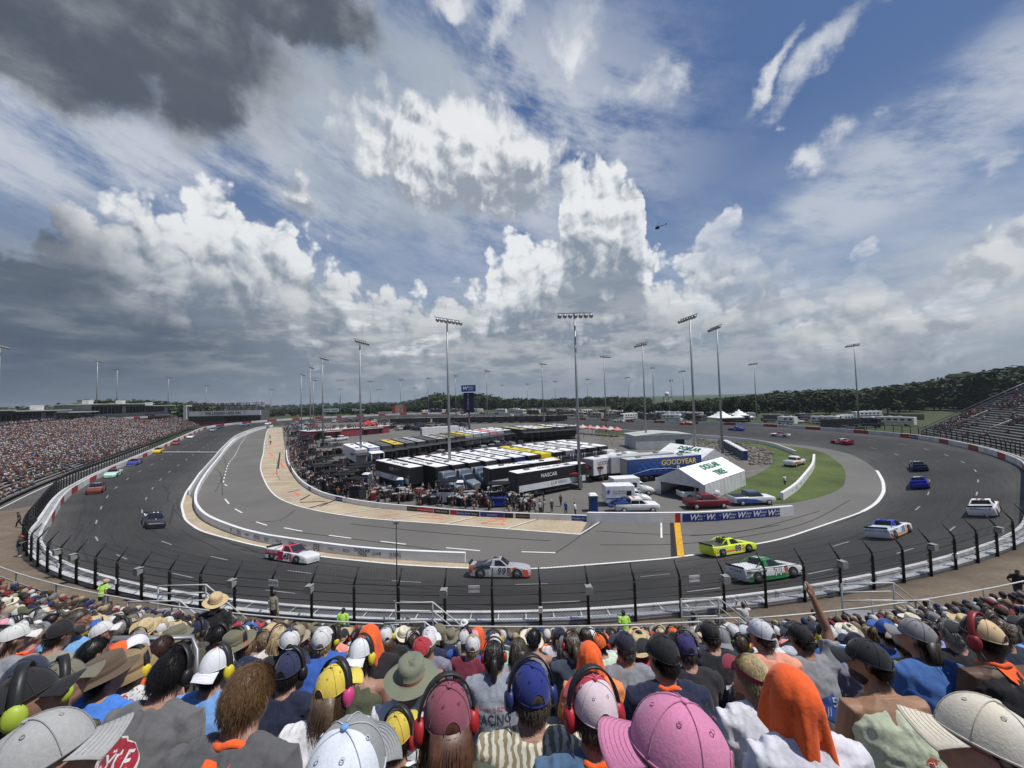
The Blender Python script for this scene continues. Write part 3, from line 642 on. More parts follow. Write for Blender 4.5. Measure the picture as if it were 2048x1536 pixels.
# catch fence
MESHM=bpy.data.materials.new('chain_link'); MESHM.use_nodes=True
def _chain():
    nt=MESHM.node_tree; N=nt.nodes; L=nt.links; b=N['Principled BSDF']; b.inputs['Base Color'].default_value=(.05,.052,.055,1); b.inputs['Roughness'].default_value=.6; b.inputs['Metallic'].default_value=.3
    uv=N.new('ShaderNodeUVMap'); mp=N.new('ShaderNodeMapping'); mp.inputs['Rotation'].default_value=(0,0,math.radians(45)); mp.inputs['Scale'].default_value=(8,8,1); L.new(uv.outputs[0],mp.inputs[0])
    s=N.new('ShaderNodeSeparateXYZ'); L.new(mp.outputs[0],s.inputs[0]); o=[]
    for k in (0,1):
        fr=N.new('ShaderNodeMath'); fr.operation='FRACT'; L.new(s.outputs[k],fr.inputs[0]); lt=N.new('ShaderNodeMath'); lt.operation='LESS_THAN'; L.new(fr.outputs[0],lt.inputs[0]); lt.inputs[1].default_value=.06; o.append(lt.outputs[0])
    mx_=N.new('ShaderNodeMath'); mx_.operation='MAXIMUM'; L.new(o[0],mx_.inputs[0]); L.new(o[1],mx_.inputs[1]); L.new(mx_.outputs[0],b.inputs['Alpha'])
_chain(); MATS['chain_link']=MESHM
FH=3.0; BEND=.95
def fence_run(t0,t1,label,npost,d0=1.15,cols=BLACKM,hgt=FH,bend=BEND,boxes=False):
    c=out_pt((t0+t1)/2,d0)[0]; root=empty('catch_fence',tuple(c),0,label,'fence')
    T_=np.linspace(t0,t1,npost)
    prof=[(0,WALLH-.6),(0,hgt),(-.55,hgt+.75)]
    def pt(t,k): p,n,_=out_pt(t,d0); return p+n*prof[k][0]+Vector((0,0,prof[k][1]))
    for t in T_:
        m=MB(); pp=[pt(t,k) for k in range(3)]; m.tube([pp[0],pp[0].lerp(pp[1],.93),pp[1]],[.085,.08,.055],6); m.tube([pp[1],pp[2]],[.06,.04],5)
        for q in range(1,6): z=pp[0].lerp(pp[1],q/6.); _,n,_=out_pt(t,0); m.box(tuple(z+n*-.08),(.09,.14,.07))
        child_fix(m.build('post',[cols],fix=False),root)
    TT=np.linspace(t0,t1,npost*4); m=MB(); U=[]
    for j in range(2):
        A=[pt(t,j) for t in TT]; B_=[pt(t,j+1) for t in TT]; m.strip([tuple(a) for a in A],[tuple(b) for b in B_])
        d=0
        for L_,v in ((A,prof[j][1]),(B_,prof[j+1][1])):
            d=0
            for i,a in enumerate(L_):
                if i: d+=(L_[i]-L_[i-1]).length
                U.append((d,v))
    o=m.build('mesh',[MESHM],fix=False); uvs(o,U); child_fix(o,root)
    m=MB()
    for hh in (.5,1.0,1.5,2.0,2.5,3.0): m.tube([out_pt(t,d0-.06)[0]+Vector((0,0,hh)) for t in TT],.02,4)
    child_fix(m.build('cable',[BLACKM],fix=False),root)
    return root,T_,pt
# near fence posts sit where the photograph shows them: equal steps round the turn
t_a=polar(*at_depth(60,1000,60)[:2])[0]
fr_near,TN,ptn=fence_run(-2.02,-.86,'black chain link catch fence with bent posts right in front of the near crowd',54)
fr_left,_,_=fence_run(-3.70,-2.03,'dark chain link catch fence beside the packed main grandstand',78)
fr_right,_,_=fence_run(-.85,.0,'black chain link catch fence below the half empty grandstand on the right',46)
# ---------------------------------------------------------------- race trucks
def shade_flat(o):
    for p in o.data.polygons: p.use_smooth=False
def bevel(o,w=.03,seg=2):
    md=o.modifiers.new('b','BEVEL'); md.width=w; md.segments=seg; md.limit_method='ANGLE'; md.angle_limit=math.radians(35); return o
def ellip(y0,z0,ry,rz,n,x,sq=3.2):
    R=[]
    for k in range(n):
        a=2*math.pi*k/n; c,s=math.cos(a),math.sin(a); R.append((x,y0+ry*math.copysign(abs(c)**(2/sq),c),z0+rz*math.copysign(abs(s)**(2/sq),s)))
    return R
def wheel(parent,x,y,r=.35,w=.28,n=18,rimc=(.10,.10,.11)):
    m=MB(); m.cyl((0,0,0),r,w,n,0,None,'y'); t=m.build('wheel',RUBBER,parent,loc=(x,y,r))
    m=MB(); s=1 if y>0 else -1; m.cyl((0,s*w/2,0),r*.58,.03,12,0,None,'y')
    for q in range(5): a=q*2*math.pi/5; m.box((math.cos(a)*r*.3,s*(w/2+.02),math.sin(a)*r*.3),(.05,.03,.05))
    m.build('rim',PLAIN,t,rimc); return t
def race_truck_parts(root,C):
    body,lower,hood,roof,bed=C['body'],C.get('lower',C['body']),C.get('hood',C['body']),C.get('roof',C['body']),C.get('bed',C['body'])
    # lower body: cross-sections along the length (x forward)
    S=[(-2.64,.95,.26,1.06),(-2.60,.975,.22,1.08),(-1.9,.985,.17,1.05),(-1.0,.985,.15,1.02),(0,.985,.14,.99),(.9,.985,.14,.98),(1.5,.985,.15,.96),(2.1,.975,.15,.89),(2.5,.93,.15,.79),(2.66,.82,.17,.70),(2.70,.74,.2,.62)]
    m=MB(); m.rings([ellip(0,(a+b)/2,hw,(b-a)/2,28,x,9.) for x,hw,a,b in S]); o=m.build('body',PAINT,root,body)
    # lower side colour block
    m=MB()
    for s in (-1,1):
        y=.99*s; P=[(-2.45,.24),(-1.0,.17),(0.2,.16),(1.0,.16),(1.0,.42),(0.2,.40),(-.9,.46),(-2.45,.52)]
        m.add([(x,y,z) for x,z in P],[tuple(range(8))]); 
    m.build('side_stripe',PAINT,root,lower,fix=False)
    for (x0,x1,z0,z1,sh,cc) in C.get('acc',((-2.4,-1.95,.55,.98,.2,lower if lower!=body else hood),(.75,1.05,.2,.9,-.25,roof))):
        for s in (-1,1): m=MB(); m.add([(x0,.993*s,z0),(x1,.993*s,z0),(x1+sh,.993*s,z1),(x0+sh,.993*s,z1)],[(0,1,2,3)]); m.build('side_graphic',PAINT,root,cc,fix=False)
    # hood
    m=MB(); m.add([(.78,-.80,.995),(.78,.80,.995),(1.5,.80,.955),(1.5,-.80,.955),(2.1,.72,.865),(2.1,-.72,.865),(2.5,.58,.735),(2.5,-.58,.735)],[(0,3,2,1),(3,5,4,2),(5,7,6,4)]); m.build('hood',PAINT,root,hood,fix=False)
    m=MB(); m.add([(2.655,-.62,.30),(2.655,.62,.30),(2.65,.55,.52),(2.65,-.55,.52)],[(0,1,2,3)]); m.box((2.6,0,.20),(.22,1.5,.10)); m.build('grille',PLAIN,root,C.get('nose',(.02,.02,.02)))
    # cab
    m=MB(); m.add([(-.72,-.86,.98),(.82,-.86,.98),(.82,.86,.98),(-.72,.86,.98),(-.62,-.66,1.50),(.06,-.66,1.52),(.06,.66,1.52),(-.62,.66,1.50)],[(4,5,6,7),(0,4,7,3),(1,2,6,5),(0,1,5,4),(3,7,6,2)])
    o=m.build('cab',PAINT,root,roof); bevel(o,.05,2)
    m=MB()
    m.add([(.775,-.76,1.03),(.775,.76,1.03),(.12,.61,1.485),(.12,-.61,1.485)],[(0,1,2,3)])
    m.build('windshield',GLASS,root,fix=False).location=(.025,0,.01)
    m=MB(); m.add([(-.725,-.74,1.05),(-.725,.74,1.05),(-.65,.60,1.45),(-.65,-.60,1.45)],[(0,3,2,1)]); m.build('rear_window',GLASS,root,fix=False).location=(-.02,0,0)
    for s in (-1,1):
        m=MB(); m.add([(-.38,.845*s,1.03),(.62,.845*s,1.03),(.10,.70*s,1.43),(-.36,.70*s,1.43)],[(0,1,2,3)]); m.tube([(.0,.865*s,1.02),(-.1,.72*s,1.44)],.012,4); m.build('side_window',GLASS,root,fix=False).location=(0,.022*s,0)
        # wheel openings
        for x in (-1.62,1.55):
            m=MB(); N=20; m.add([(x+.46*math.cos(a),.992*s,.40+.42*math.sin(a)) for a in np.linspace(-.35,math.pi+.35,N)],[tuple(range(N))]); m.build('wheel_arch',PLAIN,root,(.008,.008,.008),fix=False)
    # bed cover, sail panels, spoiler
    m=MB(); m.box((-1.66,0,1.045),(1.80,1.84,.03)); m.build('bed_cover',PAINT,root,bed)
    for s in (-1,1): m=MB(); m.tube([(-.64,.64*s,1.47),(-1.55,.86*s,1.05)],.035,6); m.build('sail_panel',PAINT,root,roof)
    m=MB(); m.add([(-2.50,-.9,1.03),(-2.50,.9,1.03),(-2.66,.9,1.24),(-2.66,-.9,1.24),(-2.53,-.9,1.03),(-2.53,.9,1.03),(-2.69,.9,1.24),(-2.69,-.9,1.24)],[(0,1,2,3),(4,7,6,5),(3,2,6,7),(0,3,7,4),(1,5,6,2)]); m.build('spoiler',PLAIN,root,(.015,.015,.016))
    for x in (-1.62,1.55):
        for y in (-.90,.90): wheel(root,x,y,.36)
    m=MB(); m.box((0,0,.16),(4.6,1.7,.14)); m.build('chassis',BLACKM,root)
    nc=C.get('numc',(.02,.02,.02)); oc=C.get('numo')
    if C.get('num'):
        for s in (-1,1):
            X_=(s*1.,0,0) if s<0 else (-1,0,0); X_=(1,0,0) if s<0 else (-1,0,0)
            if oc: put_text(C['num'],.80,(.22 ,.99*s,.60),X_,(0,0,1),root,oc,shear=.15,offset=.055,lift=.008)
            put_text(C['num'],.74,(.22,.99*s,.60),X_,(0,0,1),root,nc,shear=.15,offset=.02,lift=.014)
            if C.get('side'): put_text(C['side'],C.get('ssz',.34),(-1.62,.99*s,.83),X_,(0,0,1),root,C.get('sidec',(.8,.8,.8)),shear=.1,offset=.012,lift=.012)
        put_text(C['num'],.8,(-.28,0,1.52),(0,1,0),(-1,0,0),root,nc,shear=.1,offset=.03,lift=.012)
        if C.get('hoodt'): put_text(C['hoodt'],.42,(1.35,0,.97),(0,1,0),(-1,0,.08),root,C.get('hoodc',(.8,.8,.8)),offset=.01,lift=.02)
    if C.get('rear'): put_text(C['rear'],.27,(-2.63,0,.86),(0,-1,0),(0,0,1),root,C.get('sidec',(.8,.8,.8)),offset=.008,lift=.02)
    # small decals as coloured blocks behind the front wheel
    m=MB(); rr=random.Random(hash(C.get('num','x'))%99)
    for s in (-1,1):
        for k in range(10): m.box((.82+rr.random()*.28,.992*s,.28+k*.06),(.16,.006,.035))
    m.build('decal',PLAIN,root,(.6,.25,.12))
RG='racing trucks on the track'
def race_truck(px,py,C,label,dh=0.,simple=False):
    p=G(px,py); h=heading(p.x,p.y)+dh; root=empty('race_truck',tuple(p),0,label,'race truck',RG)
    e=.6; hx,hy=math.cos(h),math.sin(h)
    zf=surf(p.x+hx*e,p.y+hy*e)-surf(p.x-hx*e,p.y-hy*e); zl=surf(p.x-hy*e,p.y+hx*e)-surf(p.x+hy*e,p.y-hx*e)
    fx=Vector((hx*2*e,hy*2*e,zf)).normalized(); ly=Vector((-hy*2*e,hx*2*e,zl)).normalized(); up=fx.cross(ly).normalized(); ly=up.cross(fx)
    root.rotation_euler=Matrix((( fx.x,ly.x,up.x),(fx.y,ly.y,up.y),(fx.z,ly.z,up.z))).to_euler()
    race_truck_parts(root,C); return root
w8=(.75,.75,.76)
race_truck(1000,1152,dict(body=(.40,.40,.42),acc=((-2.58,-2.0,.74,1.02,.05,(.60,.16,.08)),(-2.0,-.75,.80,1.02,.0,(.03,.04,.08)),(-2.55,-2.35,.45,.72,.0,(.25,.04,.04)),(.75,1.1,.25,.9,-.1,(.10,.10,.11)),(1.15,1.5,.80,.93,.1,(.65,.10,.06)),(2.15,2.6,.2,.75,-.1,(.75,.09,.04)),(-.85,-.62,.3,.7,0,(.5,.5,.5))),lower=(.30,.30,.31),hood=(.38,.38,.40),bed=(.03,.03,.05),roof=(.34,.35,.37),nose=(.75,.08,.03),num='99',numc=(.02,.02,.02),numo=w8,side='Farm Paint',sidec=(.02,.12,.06),ssz=.30,rear='FARM PAINT'),'silver racing truck number 99 with orange nose and dark bed')
race_truck(584,1121,dict(body=(.62,.62,.63),acc=((-2.55,-.2,.55,1.0,.0,(.45,.02,.05)),(-1.1,-.2,.2,.55,.35,(.45,.02,.05)),(.75,1.0,.2,.9,-.2,(.5,.03,.06)),(1.9,2.5,.25,.6,.1,(.6,.6,.6))),lower=w8,hood=(.02,.03,.10),bed=w8,roof=(.6,.06,.10),nose=(.6,.6,.6),num='45',numc=(.01,.01,.01),numo=w8,side='JF ELECTRIC',sidec=w8,ssz=.28,hoodt='JFE'),'red and white racing truck number 45 with navy hood')
race_truck(306,1050,dict(body=(.02,.02,.025),acc=((-2.6,-1.1,.3,1.0,.3,(.6,.6,.6)),(-.6,.3,.3,.95,.2,(.6,.6,.62)),(1.2,1.6,.7,.9,.1,(.5,.5,.5))),lower=w8,hood=(.015,.015,.018),bed=w8,roof=(.02,.03,.05),nose=(.03,.03,.04),num='11',numc=w8,hoodt='S',side='SAFETY'),'black and white racing truck with white oval on its dark hood')
race_truck(192,984,dict(body=(.16,.03,.02),hood=(.05,.02,.02),roof=(.10,.02,.02),bed=(.02,.02,.02),nose=(.25,.05,.02),num='52',numc=w8,hoodt='HALMAR'),'dark maroon racing truck closest to the crowd on the left')
race_truck(226,952,dict(body=(.45,.72,.62),hood=(.6,.75,.7),roof=(.30,.12,.10),bed=(.4,.6,.5),nose=(.7,.7,.7),num='19',numc=(.02,.1,.1)),'pale mint racing truck with red roof')
race_truck(269,929,dict(body=(.03,.06,.30),hood=(.03,.08,.35),roof=(.35,.02,.05),nose=(.5,.5,.5),num='38',numc=w8),'blue racing truck with red roof on the main straight')
race_truck(316,905,dict(body=(.72,.50,.02),hood=(.72,.5,.03),roof=(.35,.04,.03),bed=(.3,.03,.02),nose=(.7,.5,.03),num='18',numc=(.02,.02,.02)),'yellow racing truck crossing the start line')
race_truck(351,889,dict(body=(.35,.05,.04),hood=(.28,.03,.03),roof=(.05,.02,.02),num='17',numc=w8),'brick red racing truck beyond the start line')
race_truck(381,876,dict(body=w8,hood=w8,roof=(.35,.04,.06),num='7',numc=(.3,.02,.02)),'white racing truck with dark red roof beyond the start line')
race_truck(426,862,dict(body=(.25,.32,.40),hood=(.4,.5,.55),roof=(.08,.10,.14),num='9'),'grey blue racing truck at the far end of the main straight')
race_truck(439,857,dict(body=(.03,.06,.16),hood=(.2,.3,.4),roof=(.03,.03,.05),num='2'),'navy racing truck just behind a grey blue one')
race_truck(489,851,dict(body=(.12,.25,.4),hood=(.15,.3,.45),roof=(.03,.03,.05),num='5'),'light blue racing truck entering the main straight')
race_truck(536,849,dict(body=w8,hood=w8,roof=(.6,.6,.6),num='1'),'white racing truck behind a light blue one at the far bend')
race_truck(1458,1106,dict(body=(.66,.80,.03),lower=(.66,.80,.03),hood=(.05,.06,.02),bed=(.05,.06,.05),roof=(.6,.74,.03),nose=(.6,.75,.03),num='88',numc=(.01,.01,.01),acc=((-2.4,.9,.38,.55,.15,(.75,.22,.03)),(-2.4,.6,.30,.36,.1,(.8,.8,.75))),numo=w8,side='MENARDS',sidec=(.85,.85,.8),ssz=.30,rear='MENARDS'),'fluorescent yellow racing truck number 88')
race_truck(1533,1156,dict(body=(.66,.66,.67),acc=((-2.5,-1.9,.2,.55,.2,(.02,.16,.05)),(-.2,1.0,.17,.5,.25,(.02,.24,.07)),(.85,1.15,.55,.95,.0,(.3,.06,.08)),(-2.58,-2.2,.6,.95,.1,(.25,.27,.27))),lower=(.02,.22,.06),hood=(.02,.03,.02),bed=w8,roof=(.02,.20,.06),nose=(.05,.05,.05),num='71',numc=w8,numo=(.02,.02,.02),side='NationsGuard',sidec=(.02,.04,.03),ssz=.30,rear='NATIONS'),'white and green racing truck number 71')
race_truck(1782,1070,dict(body=(.68,.70,.74),acc=((-2.5,-2.0,.2,.6,.1,(.7,.25,.05)),(-.2,.5,.2,.9,.3,(.3,.5,.7)),(.9,1.2,.3,.9,.0,(.75,.45,.2))),lower=(.75,.35,.08),hood=(.8,.45,.25),bed=(.55,.6,.7),roof=(.04,.06,.42),nose=(.8,.4,.1),num='15',numc=(.02,.03,.2),side='BLACK S YORK',sidec=(.02,.03,.15),ssz=.24,rear='BLACK S YORK'),'white and blue racing truck number 15 with orange nose')
race_truck(1972,1026,dict(body=(.74,.74,.74),hood=(.7,.7,.7),bed=(.6,.6,.6),roof=(.76,.76,.76),nose=(.5,.1,.1),num='91',numc=(.3,.05,.05),rear='APPARATUS',sidec=(.3,.25,.3)),'white racing truck seen from behind near the right edge')
race_truck(1841,973,dict(body=(.01,.02,.36),hood=(.01,.02,.3),bed=(.01,.02,.30),roof=(.015,.03,.3),num='98',numc=w8),'plain bright blue racing truck')
race_truck(1838,939,dict(body=(.015,.02,.07),hood=(.02,.02,.1),bed=(.02,.02,.05),roof=(.03,.05,.16),num='13',numc=w8),'dark navy racing truck just ahead of the bright blue one')
race_truck(1684,888,dict(body=(.38,.02,.05),hood=(.3,.02,.05),bed=(.35,.02,.05),roof=(.6,.6,.6),num='33',numc=w8),'crimson racing truck with white roof on the right')
race_truck(1560,873,dict(body=w8,hood=w8,bed=(.05,.05,.05),roof=(.35,.03,.05),num='77',numc=(.1,.1,.1)),'white racing truck with black bed cover')
race_truck(1473,861,dict(body=(.03,.08,.42),hood=(.03,.06,.3),bed=(.02,.06,.4),roof=(.02,.04,.2),num='41',numc=w8),'blue racing truck alone on the far straight')
race_truck(1373,849,dict(body=(.6,.06,.06),hood=w8,bed=w8,roof=(.7,.7,.7),num='4'),'red and white racing truck on the far straight')
race_truck(1238,844,dict(body=w8,hood=w8,bed=(.05,.05,.05),roof=w8,num='22'),'white racing truck on the far straight right of centre')
race_truck(1102,838,dict(body=(.7,.7,.7),hood=w8,bed=w8,roof=w8,num='66'),'white racing truck trailing another on the far straight')
race_truck(1090,834,dict(body=(.6,.62,.65),hood=w8,bed=w8,roof=(.1,.1,.1),num='44'),'white racing truck with black roof on the far straight')
race_truck(1021,832,dict(body=w8,hood=w8,bed=w8,roof=(.5,.5,.5),num='76'),'small distant white racing truck past the score tower')
race_truck(925,832,dict(body=(.6,.6,.62),hood=w8,bed=w8,roof=(.1,.1,.1),num='27'),'small distant silver racing truck left of the score tower')
# ---------------------------------------------------------------- road vehicles
def pickup(name,p,h,C,label,cat='pickup truck',group=None,crew=True,covered=False):
    root=empty(name,tuple(p),h,label,cat,group); c=C['body']
    S=[(-2.92,.95,.48,1.22),(-2.88,.98,.44,1.25),(-1.2,1.0,.40,1.25),(1.0,1.0,.40,1.25),(2.2,.99,.40,1.22),(2.85,.97,.42,1.14),(2.96,.92,.46,1.05)]
    m=MB(); m.rings([ellip(0,(a+b)/2,hw,(b-a)/2,24,x,10.) for x,hw,a,b in S]); m.build('body',PAINT,root,c)
    m=MB(); m.add([(-.95,-.93,1.1),(1.45,-.93,1.1),(1.45,.93,1.1),(-.95,.93,1.1),(-.80,-.74,1.92),(.60,-.74,1.95),(.60,.74,1.95),(-.80,.74,1.92)],[(4,5,6,7),(0,4,7,3),(1,2,6,5),(0,1,5,4),(3,7,6,2)]); bevel(m.build('cab',PAINT,root,C.get('roof',c)),.06)
    m=MB(); m.add([(1.37,-.80,1.24),(1.37,.80,1.24),(.70,.68,1.86),(.70,-.68,1.86)],[(0,1,2,3)]); m.build('windshield',GLASS,root,fix=False).location=(.03,0,.01)
    for s in (-1,1):
        m=MB(); m.add([(-.85,.925*s,1.17),(.20,.925*s,1.17),(.20,.80*s,1.68),(-.78,.79*s,1.70)],[(0,1,2,3)]); m.add([(.28,.925*s,1.17),(1.2,.925*s,1.17),(.66,.80*s,1.68),(.28,.80*s,1.69)],[(0,1,2,3)]); m.build('side_window',GLASS,root,fix=False).location=(0,.012*s,0)
    m=MB(); m.add([(-.96,-.78,1.2),(-.96,.78,1.2),(-.86,.68,1.72),(-.86,-.68,1.72)],[(0,3,2,1)]); m.build('rear_window',GLASS,root,fix=False).location=(-.02,0,0)
    m=MB(); m.box((-1.95,0,1.26),(1.75,1.62,.04)); m.build('bed',PLAIN,root,C.get('bed',(.03,.03,.03)))
    m=MB(); m.box((2.9,0,.72),(.06,1.3,.36)); m.build('grille',PLAIN,root,(.04,.04,.04))
    for s in (-1,1):
        m=MB(); m.box((2.84,.74*s,.86),(.1,.3,.2)); m.build('headlight',PLAIN,root,(.7,.7,.7))
        m=MB(); m.box((-2.86,.84*s,.9),(.08,.14,.34)); m.build('tail_light',PLAIN,root,(.35,.01,.01))
    for x in (-1.85,1.95):
        for y in (-.88,.88): wheel(root,x,y,.40,.27,16,(.35,.35,.36))
    if C.get('stripe'):
        m=MB()
        for s in (-1,1): m.add([(-2.6,1.005*s,.5),(-.5,1.01*s,.45),(1.2,1.01*s,.5),(.2,1.01*s,.9),(-1.5,1.01*s,1.05),(-2.7,1.0*s,1.0)],[(0,1,2,3,4,5)])
        m.build('side_stripe',PAINT,root,C['stripe'],fix=False)
    return root
def hd(a,b): a,b=GP(*a),GP(*b); return math.atan2(b.y-a.y,b.x-a.x)
H0=hd((1400,1010),(1500,1006))
pickup('pickup_truck',GP(1502,1008),H0,dict(body=(.72,.73,.75),roof=(.06,.10,.16),stripe=(.03,.10,.34),bed=(.02,.03,.06)),'white and blue pickup parked behind the blue banners')
pickup('pickup_truck',GP(1412,1015),H0,dict(body=(.16,.012,.02),bed=(.05,.02,.02)),'dark red pickup parked behind the blue banners')
pickup('pickup_truck',GP(1396,996),hd((1360,1000),(1440,996)),dict(body=(.74,.74,.74),bed=(.03,.03,.03)),'white pickup behind the dark red one')
pickup('pickup_truck',GP(1589,931),hd((1575,933),(1603,925)),dict(body=(.74,.74,.74),bed=(.35,.35,.36),stripe=(.5,.15,.05)),'white pickup parked on the grass by the end of the inner wall')
# tow truck
def tow_truck():
    r=pickup('tow_truck',GP(1272,1023),hd((1240,1023),(1300,1022)),dict(body=(.74,.74,.75),bed=(.02,.04,.14)),'white tow truck with dark blue lifting bed by the white wall','tow truck')
    m=MB(); m.box((-1.9,0,1.25),(2.3,1.9,.25)); m.tube([(-.9,.3,1.3),(-1.4,.3,2.0),(-3.4,.3,1.2)],.08,6); m.tube([(-.9,-.3,1.3),(-1.4,-.3,2.0),(-3.4,-.3,1.2)],.08,6); m.box((-3.5,0,.9),(.5,1.6,.2)); m.build('lifting_boom',PLAIN,r,(.02,.04,.14)); 
    m=MB(); m.box((-.3,0,1.92),(.3,1.2,.12)); m.build('light_bar',PLAIN,r,(.6,.2,.05)); return r
tow_truck()
def ambulance(p,h,label,box=True):
    r=empty('ambulance',tuple(p),h,label,'ambulance')
    m=MB(); m.box((-1.1,0,1.72),(4.2,2.35,2.35)); bevel(m.build('box_body',PAINT,r,(.76,.76,.76)),.06)
    m=MB(); m.rings([ellip(0,(a+b)/2,hw,(b-a)/2,18,x,5.) for x,hw,a,b in ((1.,1.,.4,1.9),(1.6,1.,.4,1.8),(2.3,1.,.4,1.35),(3.2,.95,.4,1.15),(3.45,.85,.45,1.0))]); m.add([(1.0,-.95,1.2),(2.2,-.95,1.2),(2.2,.95,1.2),(1.0,.95,1.2),(1.0,-.8,2.1),(1.6,-.8,2.1),(1.6,.8,2.1),(1.0,.8,2.1)],[(4,5,6,7),(0,4,7,3),(1,2,6,5),(0,1,5,4),(3,7,6,2)]); m.build('cab',PAINT,r,(.76,.76,.76))
    m=MB(); m.add([(2.2,-.82,1.3),(2.2,.82,1.3),(1.68,.72,2.0),(1.68,-.72,2.0)],[(0,1,2,3)]); m.build('windshield',GLASS,r,fix=False).location=(.03,0,.01)
    for s in (-1,1):
        m=MB(); m.add([(1.1,.93*s,1.3),(2.0,.93*s,1.3),(1.55,.84*s,1.98),(1.1,.84*s,1.98)],[(0,1,2,3)]); m.add([(-.2,1.19*s,1.5),(.5,1.19*s,1.5),(.5,1.19*s,2.2),(-.2,1.19*s,2.2)],[(0,1,2,3)]); m.build('side_window',GLASS,r,fix=False).location=(0,.015*s,0)
        m=MB(); m.box((-1.1,1.185*s,1.15),(4.15,.02,.14)); m.build('stripe',PLAIN,r,(.05,.10,.35))
        put_text('Race Medical\nRescue Unit',.36,(-1.2,1.19*s,2.0),(1 if s<0 else -1,0,0),(0,0,1),r,(.15,.15,.2),offset=.004)
        put_text('*',1.3,(-2.75,1.19*s,1.85),(1 if s<0 else -1,0,0),(0,0,1),r,(.03,.08,.35),offset=.02)
    m=MB()
    for x in (-3.1,.9):
        for y in (-1,1): m.box((x,y,2.80),(.25,.25,.14))
    m.build('beacon',PLAIN,r,(.5,.03,.03))
    for x in (-2.1,2.4):
        for y in (-.95,.95): wheel(r,x,y,.40,.28,14,(.35,.35,.36))
    return r
ambulance(GP(1252,1008),hd((1215,1008),(1290,1006)),'white box ambulance parked nearest the wall')
a2=ambulance(GP(1262,990),hd((1225,991),(1290,987)),'white box ambulance parked behind another ambulance')
# ---------------------------------------------------------------- trailers and tractors
HG='transporters parked in the infield'
def trailer_obj(root,L_,side,top,door=(.35,.35,.36),skirt=None,H=4.1):
    m=MB(); m.box((0,0,1.15+(H-1.15)/2),(L_,2.6,H-1.15)); bevel(m.build('trailer_box',PAINT,root,side),.05)
    m=MB(); m.box((0,0,H+.02),(L_-.15,2.5,.04)); m.build('roof',mat('roof_sheet',objcol=True,rough=.7,var=.28,scale=.7,fine=(3,.12),spec=.2),root,top)
    for k in range(2): m=MB(); m.box((-L_*.3+k*L_*.55,.3-.6*k,H+.13),(.8,.7,.2)); m.build('roof_hatch',PLAIN,root,(.16,.16,.17))
    m=MB(); m.box((-L_/2-.03,0,2.6),(.05,2.4,2.7)); m.build('rear_door',PLAIN,root,door if max(side)>.1 else (.06,.06,.065))
    m=MB(); m.box((-L_/2+3.,0,.75),(3.4,2.3,.7)); m.box((1.,0,.85),(5.5,2.3,.75)); m.build('belly_box',PLAIN,root,(.03,.03,.03))
    m=MB()
    for x in (-L_/2+2.2,-L_/2+3.5):
        for s in (-1,1): m.cyl((x,1.1*s,.5),.5,.4,12,0,None,'y')
    m.build('wheels',RUBBER,root)
def tractor_obj(root,x0,c):
    m=MB(); m.box((x0+1.2,0,2.15),(1.8,2.4,2.5)); m.rings([ellip(0,(a+b)/2,hw,(b-a)/2,16,x,5.) for x,hw,a,b in ((x0+2.,1.2,.6,2.9),(x0+2.7,1.15,.6,2.8),(x0+3.4,1.05,.6,2.0),(x0+5.0,.95,.6,1.7),(x0+5.3,.8,.65,1.5))]); m.build('cab',PAINT,root,c)
    m=MB(); m.add([(x0+3.36,-.95,2.05),(x0+3.36,.95,2.05),(x0+2.78,.95,2.75),(x0+2.78,-.95,2.75)],[(0,1,2,3)]); m.build('windshield',GLASS,root,fix=False).location=(.05,0,.02)
    m=MB(); m.box((x0+5.32,0,1.15),(.06,1.1,.9)); 
    for s in (-1,1): m.tube([(x0+2.0,1.25*s,1.),(x0+2.0,1.25*s,3.7)],.08,8)
    m.build('exhaust_stack',METAL,root)
    m=MB()
    for x in (x0+.3,x0+1.5,x0+4.5):
        for s in (-1,1): m.cyl((x,1.05*s,.5),.5,.36,12,0,None,'y')
    m.build('wheels',RUBBER,root)
def canopy_obj(root,x,c):
    m=MB(); m.add([(x,-1.5,3.2),(x,1.5,3.2),(x-3,1.5,3.0),(x-3,-1.5,3.0),(x,-1.5,3.26),(x,1.5,3.26),(x-3,1.5,3.06),(x-3,-1.5,3.06)],[(0,1,2,3),(4,7,6,5),(3,2,6,7),(0,3,7,4),(1,5,6,2)]);
    for y in (-1.4,1.4): m.tube([(x-2.9,y,0),(x-2.9,y,3.05)],.05,6)
    m.build('rear_canopy',PLAIN,root,c)
def transporter(A,B,side,top,label,rear='A',tractor=None,canopy=None,L_=None,group=HG,texts=(),H=4.1,flip=False):
    """A,B: world roof-end points; rear at A"""
    a,b=Vector(A),Vector(B); c=(a+b)/2; h=math.atan2(b.y-a.y,b.x-a.x); L_=L_ or (b-a).length
    r=empty('transporter',(c.x,c.y,float(plane(c.y))),h,label,'transporter',group)
    trailer_obj(r,L_,side,top,H=H)
    if tractor: tractor_obj(r,L_/2+.2,tractor)
    if canopy: canopy_obj(r,-L_/2-.1,canopy)
    for (s,sz,x,z,sd,c_) in texts:
        if sd=='top': put_text(s,sz,(x,0,H+.04),(1,0,0),(0,1,0),r,c_,offset=.02,lift=.02)
        elif sd=='rear': put_text(s,sz,(-L_/2-.06,x,z),(0,-1,0),(0,0,1),r,c_,offset=.01,lift=.02)
        else: put_text(s,sz,(x,1.3*sd,z),(1 if sd<0 else -1,0,0),(0,0,1),r,c_,offset=.01,lift=.02)
    return r
def RP(px,py,H=4.1): return Vector(hit_plane(px,py,H))
dk=(.015,.015,.018); wt=(.74,.74,.74)
def sized(A,B,L_):
    a,b=Vector(A),Vector(B); c=(a+b)/2; d=(b-a).normalized()*L_/2; return c-d,c+d
